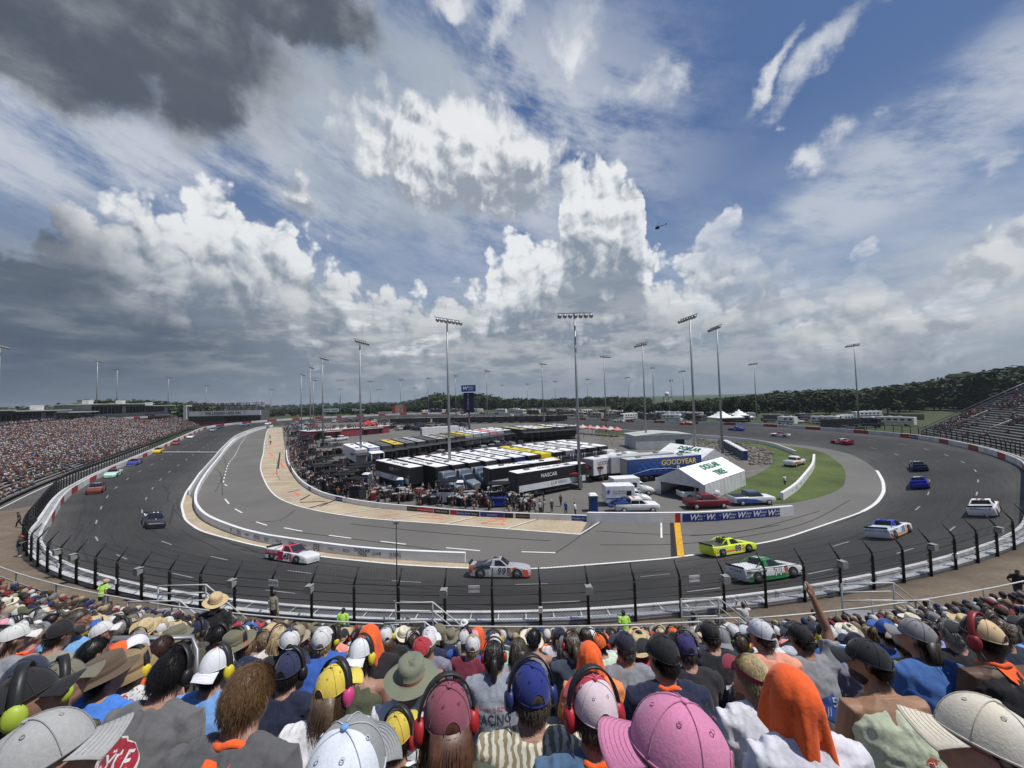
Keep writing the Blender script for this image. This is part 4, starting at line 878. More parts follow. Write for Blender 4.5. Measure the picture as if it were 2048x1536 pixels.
def banner_strip(r,L_,sd,c=(.6,.62,.65)):
    m=MB(); m.box((0,1.31*sd,1.7),(L_-.6,.02,.95)); m.build('side_stripe',PLAIN,r,c)
T1=transporter(RP(1025,946),RP(1162,924),dk,wt,'black trailer with white roof and side banner, nearest the red tents',texts=[('NASCAR',.85,-1,3.2,-1,wt),('CUP SERIES',.7,1,1.72,-1,(.05,.05,.06)),('NASCAR',1.2,0,0,'top',(.1,.1,.12))],group=None); banner_strip(T1,(RP(1025,946)-RP(1162,924)).length,-1)
T2=transporter(RP(973,937),RP(1113,917),dk,wt,'black trailer with white roof just behind the one nearest the red tents',texts=[('NASCAR',.85,2,3.2,-1,wt)],group=None); banner_strip(T2,(RP(973,937)-RP(1113,917)).length,-1)
T3=transporter(RP(763,918),RP(833,935),dk,wt,'black trailer with plain white roof and CUP banner at the left end of its row',texts=[('CUP',1.0,0,1.7,-1,(.05,.05,.07)),('CUP',.8,0,3.2,-1,wt),('NASCAR',1.2,0,0,'top',(.1,.1,.12))],group=None); banner_strip(T3,(RP(763,918)-RP(833,935)).length,-1)
colsB=[('black','white',dk,wt),('black','white',dk,wt),('black','white',dk,wt),('dark grey','white',(.04,.04,.05),wt),('black','white',dk,(.68,.7,.72)),('navy','white',(.02,.03,.1),wt),('black','white',dk,wt),('yellow','yellow',(.6,.5,.03),(.62,.52,.05)),('black','white',dk,wt),('grey','white',(.2,.2,.22),wt),('black','light grey',dk,(.5,.5,.52)),('black','white',dk,wt),('dark','white',dk,wt),('black','red',dk,(.45,.06,.06))]
LB0,RB0=RP(818,918),RP(868,930); LB1,RB1=RP(1120,880),RP(1205,893)
trc=[(.16,.20,.24),(.16,.20,.24),(.15,.19,.23),(.30,.33,.36),(.03,.03,.04),(.2,.24,.28),(.02,.02,.03),(.6,.48,.02),(.02,.02,.03),(.02,.03,.05),(.02,.02,.02),(.02,.02,.03),(.72,.72,.72),(.72,.72,.72)]
NB=13
ordn=['nearest','second','third','fourth','fifth','sixth','seventh','eighth','ninth','tenth','eleventh','twelfth','thirteenth','fourteenth','fifteenth','sixteenth']
for i in range(NB):
    u=i/(NB-1.); A=LB0.lerp(LB1,u); B=RB0.lerp(RB1,u); A,B=sized(A,B,15.2 if i<3 else 16.2); n=colsB[i]
    transporter(A,B,n[2],n[3],f'{n[0]} transporter with {n[1]} roof, {ordn[i]} from left in the front row',tractor=trc[i],group='front row of transporters',texts=[(['TEAM RACING','WILKES','GRAY','McANALLY','SPIRE','THORSPORT','HATTORI','YOUNG','FRONT ROW','NIECE','RAKO','BILL','CR7'][i],1.1,0,0,'top',(.1,.1,.12))])
colsC=[('white',wt,wt),('white and blue',(.05,.10,.35),wt),('charcoal',(.03,.035,.035),(.10,.11,.11)),('yellow topped',dk,(.60,.42,.05)),('black',dk,(.18,.18,.17)),('dark grey',dk,(.35,.36,.38)),('black',(.02,.02,.02),(.08,.085,.09)),('black',dk,(.35,.33,.3)),('black',dk,(.25,.24,.2)),('black',dk,(.16,.13,.05)),('yellow',(.55,.42,.02),(.5,.4,.08)),('blue',(.02,.05,.2),(.5,.55,.65)),('blue',(.02,.06,.28),wt),('red',(.45,.03,.03),(.7,.3,.28)),('navy',(.02,.03,.14),wt),('white topped',dk,wt)]
LC0,RC0=RP(696,887),RP(722,899); LC1,RC1=RP(975,854),RP(1020,862)
for i in range(len(colsC)):
    u=i/(len(colsC)-1.); A=LC0.lerp(LC1,u**1.0); B=RC0.lerp(RC1,u**1.0); A,B=sized(A,B,15.5); n=colsC[i]
    transporter(B,A,n[1],n[2],f'{n[0]} transporter, {ordn[i]} from left in the middle row',canopy=(.05,.05,.055) if i not in (1,) else wt,group='middle row of transporters',texts=[(['RCR','NASCAR','RFK','HAAS','TRD','JGR','TRACKHOUSE','LEGACY','KAULIG','RWR','PENSKE','HMS','HMS 5','JRM','WOOD','SPIRE'][i],.6,0,3.0,'rear',(.6,.6,.6))])
# far rows
rr=random.Random(21)
LD0,LD1=RP(1028,856),RP(1125,850)
for i in range(9):
    u=i/8.; A=LD0.lerp(LD1,u); A=A; dirv=(RC1-LC1).normalized(); A_,B_=sized(A-dirv*8,A+dirv*8,15.5); c=[(.45,.42,.2),(.05,.05,.05),wt,(.5,.5,.5),(.55,.5,.2),dk,wt,(.1,.1,.1),(.5,.5,.5)][i]
    transporter(B_,A_,dk,c,f'transporter with {["sand coloured","charcoal","white","grey","mustard","black","pale","dark grey","silver"][i]} roof, {ordn[i]} from left in the back right block',canopy=(.04,.04,.045),group='right block of transporters')
for i in range(16):
    px=800+i*21; py=849-i*.35; P_=GP(px,py); d=Vector((math.cos(.15),math.sin(.15),0))
    c=[(.22,.22,.2),(.1,.1,.1),(.35,.35,.34),(.06,.06,.06)][i%4]
    if i in (3,): continue
    transporter(P_-d*5,P_+d*5,dk,c,f'dark hauler, {ordn[i]} from left in the farthest row',group='farthest row of haulers',L_=10.5,H=3.6)
transporter(RP(842,856),RP(915,851),(.66,.67,.68),(.6,.6,.6),'long plain white semi trailer standing crosswise behind the middle row',tractor=(.7,.72,.75),group=None)
# tyre company transporters
gb=(.02,.05,.20)
A,B=sized(RP(1268,917),RP(1374,909),15.5); G1=transporter(A,B,gb,(.45,.46,.47),'dark blue transporter with yellow lettering beside the white tents',group=None,texts=[('GOODYEAR',1.35,2.8,3.15,-1,(.75,.55,.05)),('Racing',1.5,4.2,1.9,-1,(.75,.75,.75))])
m=MB()
for i in range(11):
    for j in range(4):
        if (i+j)%2: m.box((-5.5+i*.62+j*.2,-1.305,1.9+j*.42),(.6,.012,.40))
m.build('chequer_pattern',PLAIN,G1,(.03,.12,.36)); m=MB(); m.tube([(-7,-1.31,1.5),(-3,-1.31,2.2),(1,-1.31,2.1),(5,-1.31,1.4)],[.05,.05,.05,.03],6); m.build('stripe',PLAIN,G1,(.5,.55,.65))
A,B=sized(RP(1235,912),RP(1320,905),14); transporter(A,B,(.45,.46,.47),(.40,.42,.42),'grey trailer parked against the dark blue transporter',group=None)
A,B=sized(RP(1190,916),RP(1255,905),13); transporter(A,B,(.62,.63,.64),(.58,.60,.60),'pale grey trailer with black lettering at its rear corner',group=None,texts=[('GOODYEAR',.9,-3,3.2,-1,(.02,.02,.04))])
# ---------------------------------------------------------------- red hospitality building with people deck
def hospitality():
    c=GP(700,872); h=hd((640,880),(760,868)); r=empty('hospitality_building',tuple(c),h,'long low brick red hospitality building with a crowded roof deck in the infield','building')
    m=MB(); m.box((0,3,1.6),(34,10,3.2)); m.build('wall',PLAIN,r,(.24,.045,.06))
    m=MB(); m.box((0,3,3.28),(34.6,10.6,.18)); m.box((-9,-2.5,2.7),(9,1.6,.12)); m.box((9,-2.5,2.7),(9,1.6,.12)); m.build('roof',PLAIN,r,(.62,.6,.58))
    m=MB()
    for x in np.linspace(-17,17,24): m.tube([(x,-2,3.3),(x,-2,4.4)],.03,4)
    m.tube([(-17,-2,4.4),(17,-2,4.4)],.03,4); m.build('railing',METAL,r)
    m=MB()
    for x in (-13,-6,6,13): m.box((x,-2.03,1.1),(1.6,.06,2.2))
    m.build('door',PLAIN,r,(.05,.02,.02)); return r
hospitality()
def canopy_tent(p,h,L_,W_,hgt,col,name,label,cat,group=None,peaks=1,text=None,side=None,rise=1.0,tc_=(.7,.7,.7)):
    r=empty(name,tuple(p),h,label,cat,group); m=MB(); k=peaks; n=6
    # swept canopy: grid with sagging peaks
    NX,NY=10*k,10; V=[];Fc=[]
    for i in range(NX+1):
        for j in range(NY+1):
            x=-L_/2+L_*i/NX; y=-W_/2+W_*j/NY; fx=((i/NX*k)%1.0); fx=fx if i<NX else 1.; u=abs(fx-.5)*2; v=abs(j/NY-.5)*2; q=max(u,v); V.append((x,y,hgt+rise*(1-q)**1.5+.12*(1-q)))
    for i in range(NX):
        for j in range(NY): Fc.append((i*(NY+1)+j,(i+1)*(NY+1)+j,(i+1)*(NY+1)+j+1,i*(NY+1)+j+1))
    m.add(V,Fc,0,None,True); o=len(V)
    for (a,b) in (((-L_/2,-W_/2),(L_/2,-W_/2)),((L_/2,-W_/2),(L_/2,W_/2)),((L_/2,W_/2),(-L_/2,W_/2)),((-L_/2,W_/2),(-L_/2,-W_/2))):
        m.add([(a[0],a[1],hgt),(b[0],b[1],hgt),(b[0],b[1],hgt-.35),(a[0],a[1],hgt-.35)],[(0,1,2,3)])
    m.build('canopy',PLAIN,r,col,fix=False)
    m=MB()
    for x in np.linspace(-L_/2+.1,L_/2-.1,k+1):
        for y in (-W_/2+.1,W_/2-.1): m.tube([(x,y,0),(x,y,hgt)],.05,5)
    m.build('frame',METAL,r)
    if text: put_text(text,.62,(0,-W_/2+.9,hgt+rise*.32),(1,0,0),(0,.8,.6),r,tc_,offset=.01,lift=.06)
    return r
mar=(.14,.02,.03)
canopy_tent(GP(1118,975),hd((1090,977),(1150,973)),6,5,2.7,mar,'canopy_tent','maroon canopy tent with white lettering in front of the black trailers','canopy tent',text='NASCAR',rise=1.5)
canopy_tent(GP(1173,960),hd((1090,977),(1150,973)),5,4.5,2.7,mar,'canopy_tent','maroon canopy tent half behind the light pole','canopy tent',text='NASCAR',rise=1.5)
canopy_tent(GP(736,867),.2,9,7,4.2,(.50,.03,.04),'canopy_tent','bright red canopy tent on the deck of the brick red building','canopy tent',rise=1.6)
canopy_tent(GP(1461,849),.1,17,9,3.4,(.78,.78,.78),'marquee','white marquee with two peaks beyond the back straight','marquee',peaks=2,rise=3.2)
for i,px in enumerate((1152,1166,1181,1195,1208,1222,1235)): canopy_tent(GP(px,866+i*1.2),.2,3.2,3.2,2.5,[(.55,.22,.22),(.6,.45,.42)][i%2],'canopy_tent',f'small pink and white canopy, {ordn[i]} from the left in the row along the gravel bank','canopy tent','small canopies along the gravel bank',rise=1.)
for i,(px,py) in enumerate(((1575,838),(1612,838),(1640,840))): canopy_tent(GP(px,py+8),.1,6,5,2.8,(.02,.02,.04),'canopy_tent',f'dark navy canopy, {ordn[i]} from the left by the back wall','canopy tent','navy canopies by the back wall',rise=1.5)
canopy_tent(GP(795,848),.2,4,4,2.6,(.35,.65,.05),'canopy_tent','lime green canopy far off in the infield','canopy tent',rise=1.)
def frame_tent(a,b,W_,label,text):
    """gable tent whose ridge runs between roof pixels a,b"""
    H=4.4; A,B=RP(*a,H),RP(*b,H); c=(A+B)/2; h=math.atan2(B.y-A.y,B.x-A.x); L_=(B-A).length; r=empty('frame_tent',(c.x,c.y,float(plane(c.y))),h,label,'tent')
    e=2.5; m=MB(); m.add([(-L_/2,-W_/2,e),(L_/2,-W_/2,e),(L_/2,0,H),(-L_/2,0,H),(-L_/2,W_/2,e),(L_/2,W_/2,e)],[(0,1,2,3),(3,2,5,4)]); m.build('roof',PLAIN,r,(.80,.80,.80),fix=False)
    m=MB(); NN=40
    for s in (-1,1):
        V=[];
        for i in range(NN+1):
            x=-L_/2+L_*i/NN; w=.07*math.sin(i*1.9); V+= [(x,s*(W_/2-.02)+w,e+.02),(x,s*(W_/2+.05)+w*2,0)]
        m.add(V,[(2*i,2*i+1,2*i+3,2*i+2) for i in range(NN)],0,None,True)
    V=[]; 
    for i in range(21):
        y=-W_/2+W_*i/20; w=.08*math.sin(i*2.1); V+=[(L_/2-.02+w,y,e),(L_/2+w,y,0)]
    m.add(V,[(2*i,2*i+1,2*i+3,2*i+2) for i in range(20)],0,None,True)
    m.add([(L_/2-.02,-W_/2,e),(L_/2-.02,W_/2,e),(L_/2-.02,0,H)],[(0,1,2)])
    m.build('side_curtain',mat('tent_fabric',(.60,.61,.62),rough=.8,var=.2,scale=.6,alpha=.92),r,fix=False)
    m=MB(); m.add([(-L_/2,-W_/2,e),(-L_/2,W_/2,e),(-L_/2,0,H)],[(0,1,2)]); m.add([(-L_/2,-W_/2,e),(-L_/2,W_/2,e),(-L_/2,W_/2,e-.5),(-L_/2,-W_/2,e-.5)],[(0,1,2,3)])
    for y in (-W_/2,W_/2): m.box((-L_/2,y*.93,e/2),(.1,.9,e))
    m.build('gable',PLAIN,r,(.55,.56,.57))
    m=MB()
    for i,s in enumerate(text.split('\n')): put_text(s,1.55,(.6,-W_/2*.5-(i-.5)*1.55,(H+e)/2+.03-(i-.5)*1.55*(H-e)/(W_/2)),(1,0,0),(0,W_/2,H-e),r,(.0,.16,.07),offset=.03,lift=.06)
    return r
frame_tent((1357,938),(1443,913),7.4,'white gable tent with green lettering in front, its dark open end toward the stands','DOLLAR\nTREE')
frame_tent((1341,885),(1429,899),7.4,'white gable tent with green lettering behind the front tent','DOLLAR\nTREE')
def shed(): 
    c=GP(1315,893); r=empty('metal_shed',tuple(c),.05,'low white metal shed in front of the gravel bank','shed'); m=MB(); m.box((0,0,1.8),(16,9,3.6)); m.build('wall',PLAIN,r,(.5,.51,.5)); m=MB(); m.prism([(-8.3,3.6),(8.3,3.6),(8.3,3.7),(0,4.4),(-8.3,3.7)],-4.7,4.7); m.build('roof',PLAIN,r,(.42,.44,.42)); m=MB(); m.box((4.5,-4.52,1.2),(2.5,.06,2.4)); m.build('door',PLAIN,r,(.02,.02,.02))
shed()
def porta(px,py,label,group=None,col=(.02,.05,.20)):
    r=empty('portable_toilet',tuple(GP(px,py)),rr.uniform(-.2,.2),label,'portable toilet',group); m=MB(); m.box((0,0,1.1),(1.1,1.1,2.2)); bevel(m.build('cabin',PLAIN,r,(.10,.13,.16)),.03); m=MB(); m.box((0,-.565,1.05),(.85,.04,1.9)); m.build('door',PLAIN,r,col)
    m=MB(); m.add([(-.6,-.6,2.2),(.6,-.6,2.2),(.6,.6,2.2),(-.6,.6,2.2),(-.4,-.4,2.42),(.4,-.4,2.42),(.4,.4,2.42),(-.4,.4,2.42)],[(4,5,6,7),(0,1,5,4),(1,2,6,5),(2,3,7,6),(3,0,4,7)]); m.build('roof',PLAIN,r,(.75,.75,.75)); return r
porta(733,972,'blue portable toilet, leftmost of the three behind the crews'); porta(801,984,'blue portable toilet, middle of the three behind the crews'); porta(920,991,'blue portable toilet right of the long black trailer'); porta(1187,1022,'blue portable toilet standing at the end of the white wall')
for i in range(8): porta(1452+i*5.2,898+i*3.2,f'blue portable toilet, {ordn[i]} from the left in the row by the gravel bank','row of blue toilets by the gravel bank')
# score tower
def pylon():
    Z=769*2.9/13.; c=GP(939,866); r=empty('score_tower',tuple(c),-.06,'tall score tower with a blue sign on top','score tower'); hgt=0
    # top of the sign at y 767, bottom of board at y 822
    D=np.dot(np.array(c)-np.array([0,0,CZ]),_f); k=D/769.; zt=c.z
    hz=lambda y:(CZ-(y-797.)*k*1.0)+ (0) - zt
    m=MB(); m.tube([(0,0,0),(0,0,hz(822))],.9*k*2.2,8); m.build('column',PLAIN,r,(.16,.13,.20))
    w=20*k; m=MB(); m.box((0,0,(hz(822)+hz(782))/2),(w,1.2,hz(782)-hz(822))); m.build('board',PLAIN,r,(.015,.015,.05))
    m=MB(); m.box((0,-.1,(hz(780)+hz(767))/2),(28*k,1.5,hz(767)-hz(780))); m.build('sign',PLAIN,r,(.02,.06,.26))
    put_text('W',10*k,(-7*k,-.9,hz(773.5)),(1,0,0),(0,0,1),r,(.8,.8,.82),shear=.3,offset=.03,lift=.04); put_text('indow\norld',5.2*k,(4*k,-.9,hz(773.5)),(1,0,0),(0,0,1),r,(.8,.8,.82),shear=.3,lift=.04)
    for i in range(9): put_text(str([38,11,19,99,45,88,71,15,98][i]),3.2*k,(-1*k,-.62,hz(786+i*3.6)),(1,0,0),(0,0,1),r,(.55,.5,.75),lift=.04)
pylon()
# ---------------------------------------------------------------- light poles
PH=30.5; LG='floodlight poles'
def light_pole_proto(nf,yaw_rows=1):
    r=empty('light_pole',(0,0,0)); m=MB(); m.tube([(0,0,-.3),(0,0,PH*.5),(0,0,PH)],[.30,.23,.14],10); m.build('pole',METAL,r)
    m=MB(); m.box((.0,-.5,1.9),(.55,.5,2.2)); m.build('control_box',METAL,r)
    m=MB(); m.box((0,-.2,PH+.1),(nf*.85,.12,.12)); m.box((0,.0,PH-.1),(.3,.5,.3)); cb=m.build('crossbar',METAL,r)
    for i in range(nf):
        x=(i-(nf-1)/2.)*.9; m=MB(); m.tube([(x,-.2,PH+.1),(x,-.3,PH-.25)],.04,5); m.cyl((x,-.45,PH-.42),.16,.3,10,0,None,'y'); m.tube([(x,-.45,PH-.42),(x,-.85,PH-.58)],[.20,.38],12); m.build('floodlight',METAL,r)
    return r
protos={}
POLES=[(1160,985,625,37,'tallest pole, standing in front of the red tents'),(900,962,637,29,'pole standing among the silver tractors'),(722,936,680,14,'pole left of the long trailer with the pit side banner'),(646,898,714,8,'pole beside the brick red building'),(1392,924,632,18,'pole rising behind the front white tent'),(1445,903,652,12,'pole by the row of blue toilets'),(1293,898,686,13,'pole in front of the metal shed'),(1213,863,711,11,'pole at the left end of the gravel bank'),(1087,844,726,8,'pole at the far edge of the infield right of the score tower'),(975,841,740,6,'pole just right of the score tower'),(857,833,755,5,'pole left of the tallest central pair'),(802,839,758,6,'pole above the far red board'),(741,837,761,7,'pole left of the far red board'),(681,838,760,9,'pole with a wide head by the blank white board'),(603,875,747,4,'pole at the left end of the pit crews'),(621,872,733,4,'pole above the pit crews, second in the close pair'),(627,868,758,4,'short looking pole behind the close pair'),(193,840,720,6,'pole at the main grandstand by the suites'),(233,836,737,5,'pole behind the suites, second from left'),(336,834,752,6,'pole between the suites and the far tower building'),(412,838,769,5,'pole behind the far tower building'),(542,838,778,5,'pole right of the far tower building'),(602,838,778,4,'faint distant pole behind the pit crews'),(680,838,777,5,'faint distant pole under a wider one'),(758,835,778,6,'small distant pole left of the hill woods'),(831,833,775,6,'small distant pole over the far red board'),(912,834,750,5,'pole just left of the score tower'),(1005,826,769,4,'thin distant pole right of the score tower'),(1056,828,767,4,'thin distant pole above the camper rows'),(1112,832,762,5,'thin distant pole left of the tallest pole'),(1177,834,757,5,'thin distant pole right of the tallest pole'),(1259,838,754,6,'distant pole behind the back straight wall'),(1370,842,741,7,'distant pole left of the white marquee'),(1514,845,726,9,'pole beside the white marquee'),(1718,852,688,12,'pole on the right above the motorhomes'),(-6,905,690,8,'pole at the left edge of the view')]
for i,(bx,by,ty,aw,lab) in enumerate(POLES):
    Z=769*PH/(by-ty); p=at_depth(bx,by,Z); W_=max(aw*Z/769.,.0); full=3.35
    nf=7; full=3.4 if aw!=37 else 3.2
    s=min(1.,W_/full); yaw=math.acos(s)*(1 if i%2 else -1)
    if bx>1250: yaw=-abs(yaw)
    elif bx>400: yaw=abs(yaw)
    if 7 not in protos: protos[7]=light_pole_proto(7); o=protos[7]
    else: o=copy_tree(protos[7])
    o.location=tuple(p); o.rotation_euler=(0,0,yaw-math.atan2(p[0],p[1])); tag(o,lab.replace('pole','floodlight pole',1),'light pole',LG)
# cell tower and radome
def mast(px,by,ty,Z,label,dishes=True):
    p=at_depth(px,by,Z); H=(by-ty)*Z/769.; r=empty('radio_mast',tuple(p),0,label,'radio mast'); m=MB(); 
    for k in range(3):
        a=k*2.1; m.tube([(1.5*math.cos(a),1.5*math.sin(a),0),(.4*math.cos(a),.4*math.sin(a),H)],.22,4)
    for k in range(int(H/3)): m.box((0,0,k*3),(2.4*(1-k*3/H)+.7,.2,.2)); m.box((0,0,k*3+1.5),(.2,2.4*(1-k*3/H)+.7,.2))
    m.build('lattice',METAL,r)
    m=MB()
    for k in range(6): a=k*math.pi/3; m.box((2.2*math.cos(a),2.2*math.sin(a),H-1.5),(.6,.6,3.2)); m.tube([(0,0,H-1.5),(2.2*math.cos(a),2.2*math.sin(a),H-1.5)],.1,4)
    m.build('antenna',METAL,r); return r
mast(1309,832,733,520,'tall lattice mobile phone mast above the woods')
mast(1345,835,759,520,'thin distant mast with a small head right of the phone mast')
def radome():
    Z=500; p=at_depth(1336,845,Z); k=Z/769.; r=empty('radar_tower',tuple(p),0,'distant tower carrying a white ball above the woods','tower'); m=MB(); 
    for a in range(4): x,y=[(-1,-1),(1,-1),(1,1),(-1,1)][a]; m.tube([(x*8*k,y*8*k,0),(x*5*k,y*5*k,50*k)],.5,4)
    for z in (10,22,34,46): m.box((0,0,z*k),(13*k,.4,.4)); m.box((0,0,z*k),(.4,13*k,.4))
    m.build('lattice',METAL,r); m=MB(); m.ball((0,0,57*k),4.5*k,16,10); m.build('radome',PLAIN,r,(.75,.75,.76)); m=MB(); m.box((0,0,51*k),(13*k,13*k,.8)); m.build('platform',METAL,r)
radome()
# helicopter
def heli():
    p=at_depth(1315,455,260); r=empty('helicopter',tuple(p),2.6,'small dark helicopter in the sky','helicopter'); r.scale=(.42,.42,.42) if False else (1,1,1)
    m=MB(); m.rings([ellip(0,z,w,h,12,x,2.2) for x,w,h,z in ((-1.4,.3,.3,.2),(-.8,.7,.8,0),(0,.8,.9,0),(.9,.7,.75,-.1),(1.5,.3,.35,-.25))]); m.build('cabin',PLAIN,r,(.02,.02,.025))
    m=MB(); m.tube([(-1,0,.3),(-5.6,0,.7)],[.28,.1],8); m.box((-5.5,0,1.1),(.6,.08,1.2)); m.build('tail_boom',PLAIN,r,(.03,.03,.035))
    m=MB()
    for a in range(4): t=a*math.pi/2+.4; m.add([(math.cos(t)*.2-.1*math.sin(t),math.sin(t)*.2+.1*math.cos(t),1.25),(math.cos(t)*4.4-.1*math.sin(t),math.sin(t)*4.4+.1*math.cos(t),1.22),(math.cos(t)*4.4+.1*math.sin(t),math.sin(t)*4.4-.1*math.cos(t),1.22),(math.cos(t)*.2+.1*math.sin(t),math.sin(t)*.2-.1*math.cos(t),1.25)],[(0,1,2,3)])
    m.cyl((0,0,1.0),.1,.6,8); m.build('rotor',PLAIN,r,(.03,.03,.03)); m=MB()
    for y in (-.8,.8): m.tube([(-1.5,y,-1.3),(1.6,y,-1.3)],.06,5); m.tube([(-.6,y,-1.3),(-.6,y*.5,-.6)],.05,4); m.tube([(.6,y,-1.3),(.6,y*.5,-.6)],.05,4)
    m.build('skid',PLAIN,r,(.03,.03,.03))
heli()
# ---------------------------------------------------------------- low crowd figures collected into one object
CROWD=dict(v=[],f=[],c=[],n=0)
def _tmpl(stand):
    parts=[]
    def P(mb,k): parts.append((np.array(mb.v,dtype=np.float32),mb.f,k))
    dz=.48 if stand else 0
    m=MB(); m.tube([(0,0,dz+0),(0,-.02,dz+.3),(0,.0,dz+.54),(0,.02,dz+.62)],[(.17,.12),(.16,.11),(.20,.11),(.07,.06)],6); P(m,0)
    m=MB()
    for s in (-1,1): m.tube([(.20*s,0,dz+.54),(.26*s,.08,dz+.30)],[.06,.05],4)
    P(m,0)
    m=MB()
    for s in (-1,1): m.tube([(.26*s,.08,dz+.30),(.16*s,.34,dz+.2)],[.04,.035],4)
    m.ball((0,.04,dz+.76),(.085,.10,.125),6,5); P(m,1)
    m=MB(); m.ball((0,.02,dz+.80),(.095,.115,.10),6,4); P(m,2)
    m=MB()
    if stand:
        for s in (-1,1): m.tube([(.09*s,0,dz+.05),(.10*s,.0,-.42)],[.10,.06],5)
    else:
        for s in (-1,1): m.tube([(.10*s,0,.05),(.13*s,.45,.08),(.12*s,.42,-.38)],[.09,.08,.06],4)
    P(m,3); return parts
_TS,_TT=_tmpl(False),_tmpl(True)
SHC=[(.62,.62,.62),(.7,.7,.7),(.66,.66,.64),(.04,.04,.05),(.02,.02,.03),(.03,.04,.10),(.10,.10,.11),(.22,.22,.23),(.26,.03,.04),(.33,.05,.05),(.16,.03,.04),(.08,.14,.30),(.25,.42,.62),(.35,.28,.2),(.05,.06,.08),(.03,.05,.16),(.5,.48,.42),(.12,.13,.07),(.45,.14,.05),(.5,.36,.35),(.03,.03,.03),(.05,.05,.06),(.6,.6,.6)]
HATC=[(.05,.035,.025),(.02,.015,.012),(.10,.06,.03),(.65,.65,.63),(.02,.02,.03),(.7,.7,.68),(.25,.02,.03),(.02,.04,.14),(.45,.38,.25),(.04,.04,.05),(.22,.22,.23),(.28,.2,.12)]
SKC=[(.34,.19,.14),(.40,.24,.18),(.30,.16,.11),(.44,.28,.22),(.13,.07,.05)]
PTC=[(.03,.03,.035),(.06,.07,.10),(.20,.17,.12),(.10,.10,.11),(.35,.2,.15)]
CR=random.Random(99); CDK=.72
def crowd_add(p,yaw,stand=False,shirt=None,hat=None,sc=1.):
    cs,sn=math.cos(yaw)*sc,math.sin(yaw)*sc; sk=CR.choice(SKC); cols=[shirt or CR.choice(SHC),sk,hat or CR.choice(HATC),CR.choice(PTC)]
    ln=CR.uniform(-.02,.25)
    for V,Fc,k in (_TT if stand else _TS):
        y=V[:,1]+V[:,2]*ln*(V[:,2]>0.2)
        X_=V[:,0]*cs-y*sn+p[0]; Y_=V[:,0]*sn+y*cs+p[1]; Z_=V[:,2]*sc*(1+CR.uniform(-.02,.02))+p[2]
        o=CROWD['n']; CROWD['v'].append(np.stack([X_,Y_,Z_],1)); CROWD['f']+= [tuple(i+o for i in f) for f in Fc]; CROWD['c'].append(np.tile(np.array(tuple(c_*CDK for c_ in cols[k])+(1.,),dtype=np.float32),(len(V),1))); CROWD['n']+=len(V)
CONC=mat('stand_concrete',(.16,.15,.14),rough=.9,var=.25,scale=.2,fine=(3,.15))
BENCH=mat('aluminium_bench',(.30,.31,.32),rough=.5,metal=.3,var=.15,scale=.5)
def stand_rows(root,pts_fn,nrows,T_,rise,depth,seat=True):
    """pts_fn(t,d)->(x,y) ; builds stepped rows"""
    m=MB(); b=MB()
    for k in range(nrows):
        z0,z1=root_z(k,rise),root_z(k+1,rise)
        A=[pts_fn(t,k*depth) for t in T_]; B_=[pts_fn(t,(k+1)*depth) for t in T_]
        a0=[(p[0],p[1],p[2]+z0-rise) for p in A]; a1=[(p[0],p[1],p[2]+z0) for p in A]; b1=[(q[0],q[1],p[2]+z0) for p,q in zip(A,B_)]
        m.strip(a0,a1); m.strip(a1,b1)
        s0=[pts_fn(t,(k+.55)*depth) for t in T_]; s1=[pts_fn(t,(k+.95)*depth) for t in T_]
        hi=lambda L_,dz:[(p[0],p[1],A[i][2]+z0+dz) for i,p in enumerate(L_)]
        b.strip(hi(s0,.42),hi(s1,.42)); b.strip(hi(s0,.34),hi(s0,.42)); 
    for L_ in (m,b):
        for i in range(len(L_.sm)): L_.sm[i]=False
    o=m.build('tier',[CONC],None,fix=False); child_fix(o,root); o=b.build('bench',[BENCH],None,fix=False); child_fix(o,root)
def root_z(k,rise): return k*rise
# main grandstand on the left
LT0,LT1=-3.66,-2.02; LD0=7.0; LN=30; LRISE=.285; LDEP=.76
def lpt(t,d):
    p,n,_=out_pt(t,LD0+d); zb=out_pt(t,0)[0].z+.7; return (p.x,p.y,zb)
c=lpt((LT0+LT1)/2,0); GS=empty('grandstand',c,0,'long main grandstand on the left packed with spectators','grandstand')
stand_rows(GS,lpt,LN,np.linspace(LT0,LT1,200),LRISE,LDEP)
aisles=[LT0+(LT1-LT0)*k/14. for k in range(15)]
for k in range(LN):
    t=LT0; 
    while t<LT1:
        p=lpt(t,(k+.75)*LDEP); q,n,tt=out_pt(t,LD0+(k+.75)*LDEP); rr_=math.hypot(p[0]-OC[0],p[1]-OC[1]); t+=.56/rr_*CR.uniform(.9,1.25)
        if k<7 and CR.random()<(.85 if t>-2.65 else .25)*(1-k/10.): continue
        if CR.random()<.05 or min(abs(t-a) for a in aisles)*rr_<.5: continue
        yaw=math.atan2(-n.y,-n.x)-math.pi/2+CR.uniform(-.4,.4)
        crowd_add((p[0],p[1],p[2]+k*LRISE+.42),yaw)
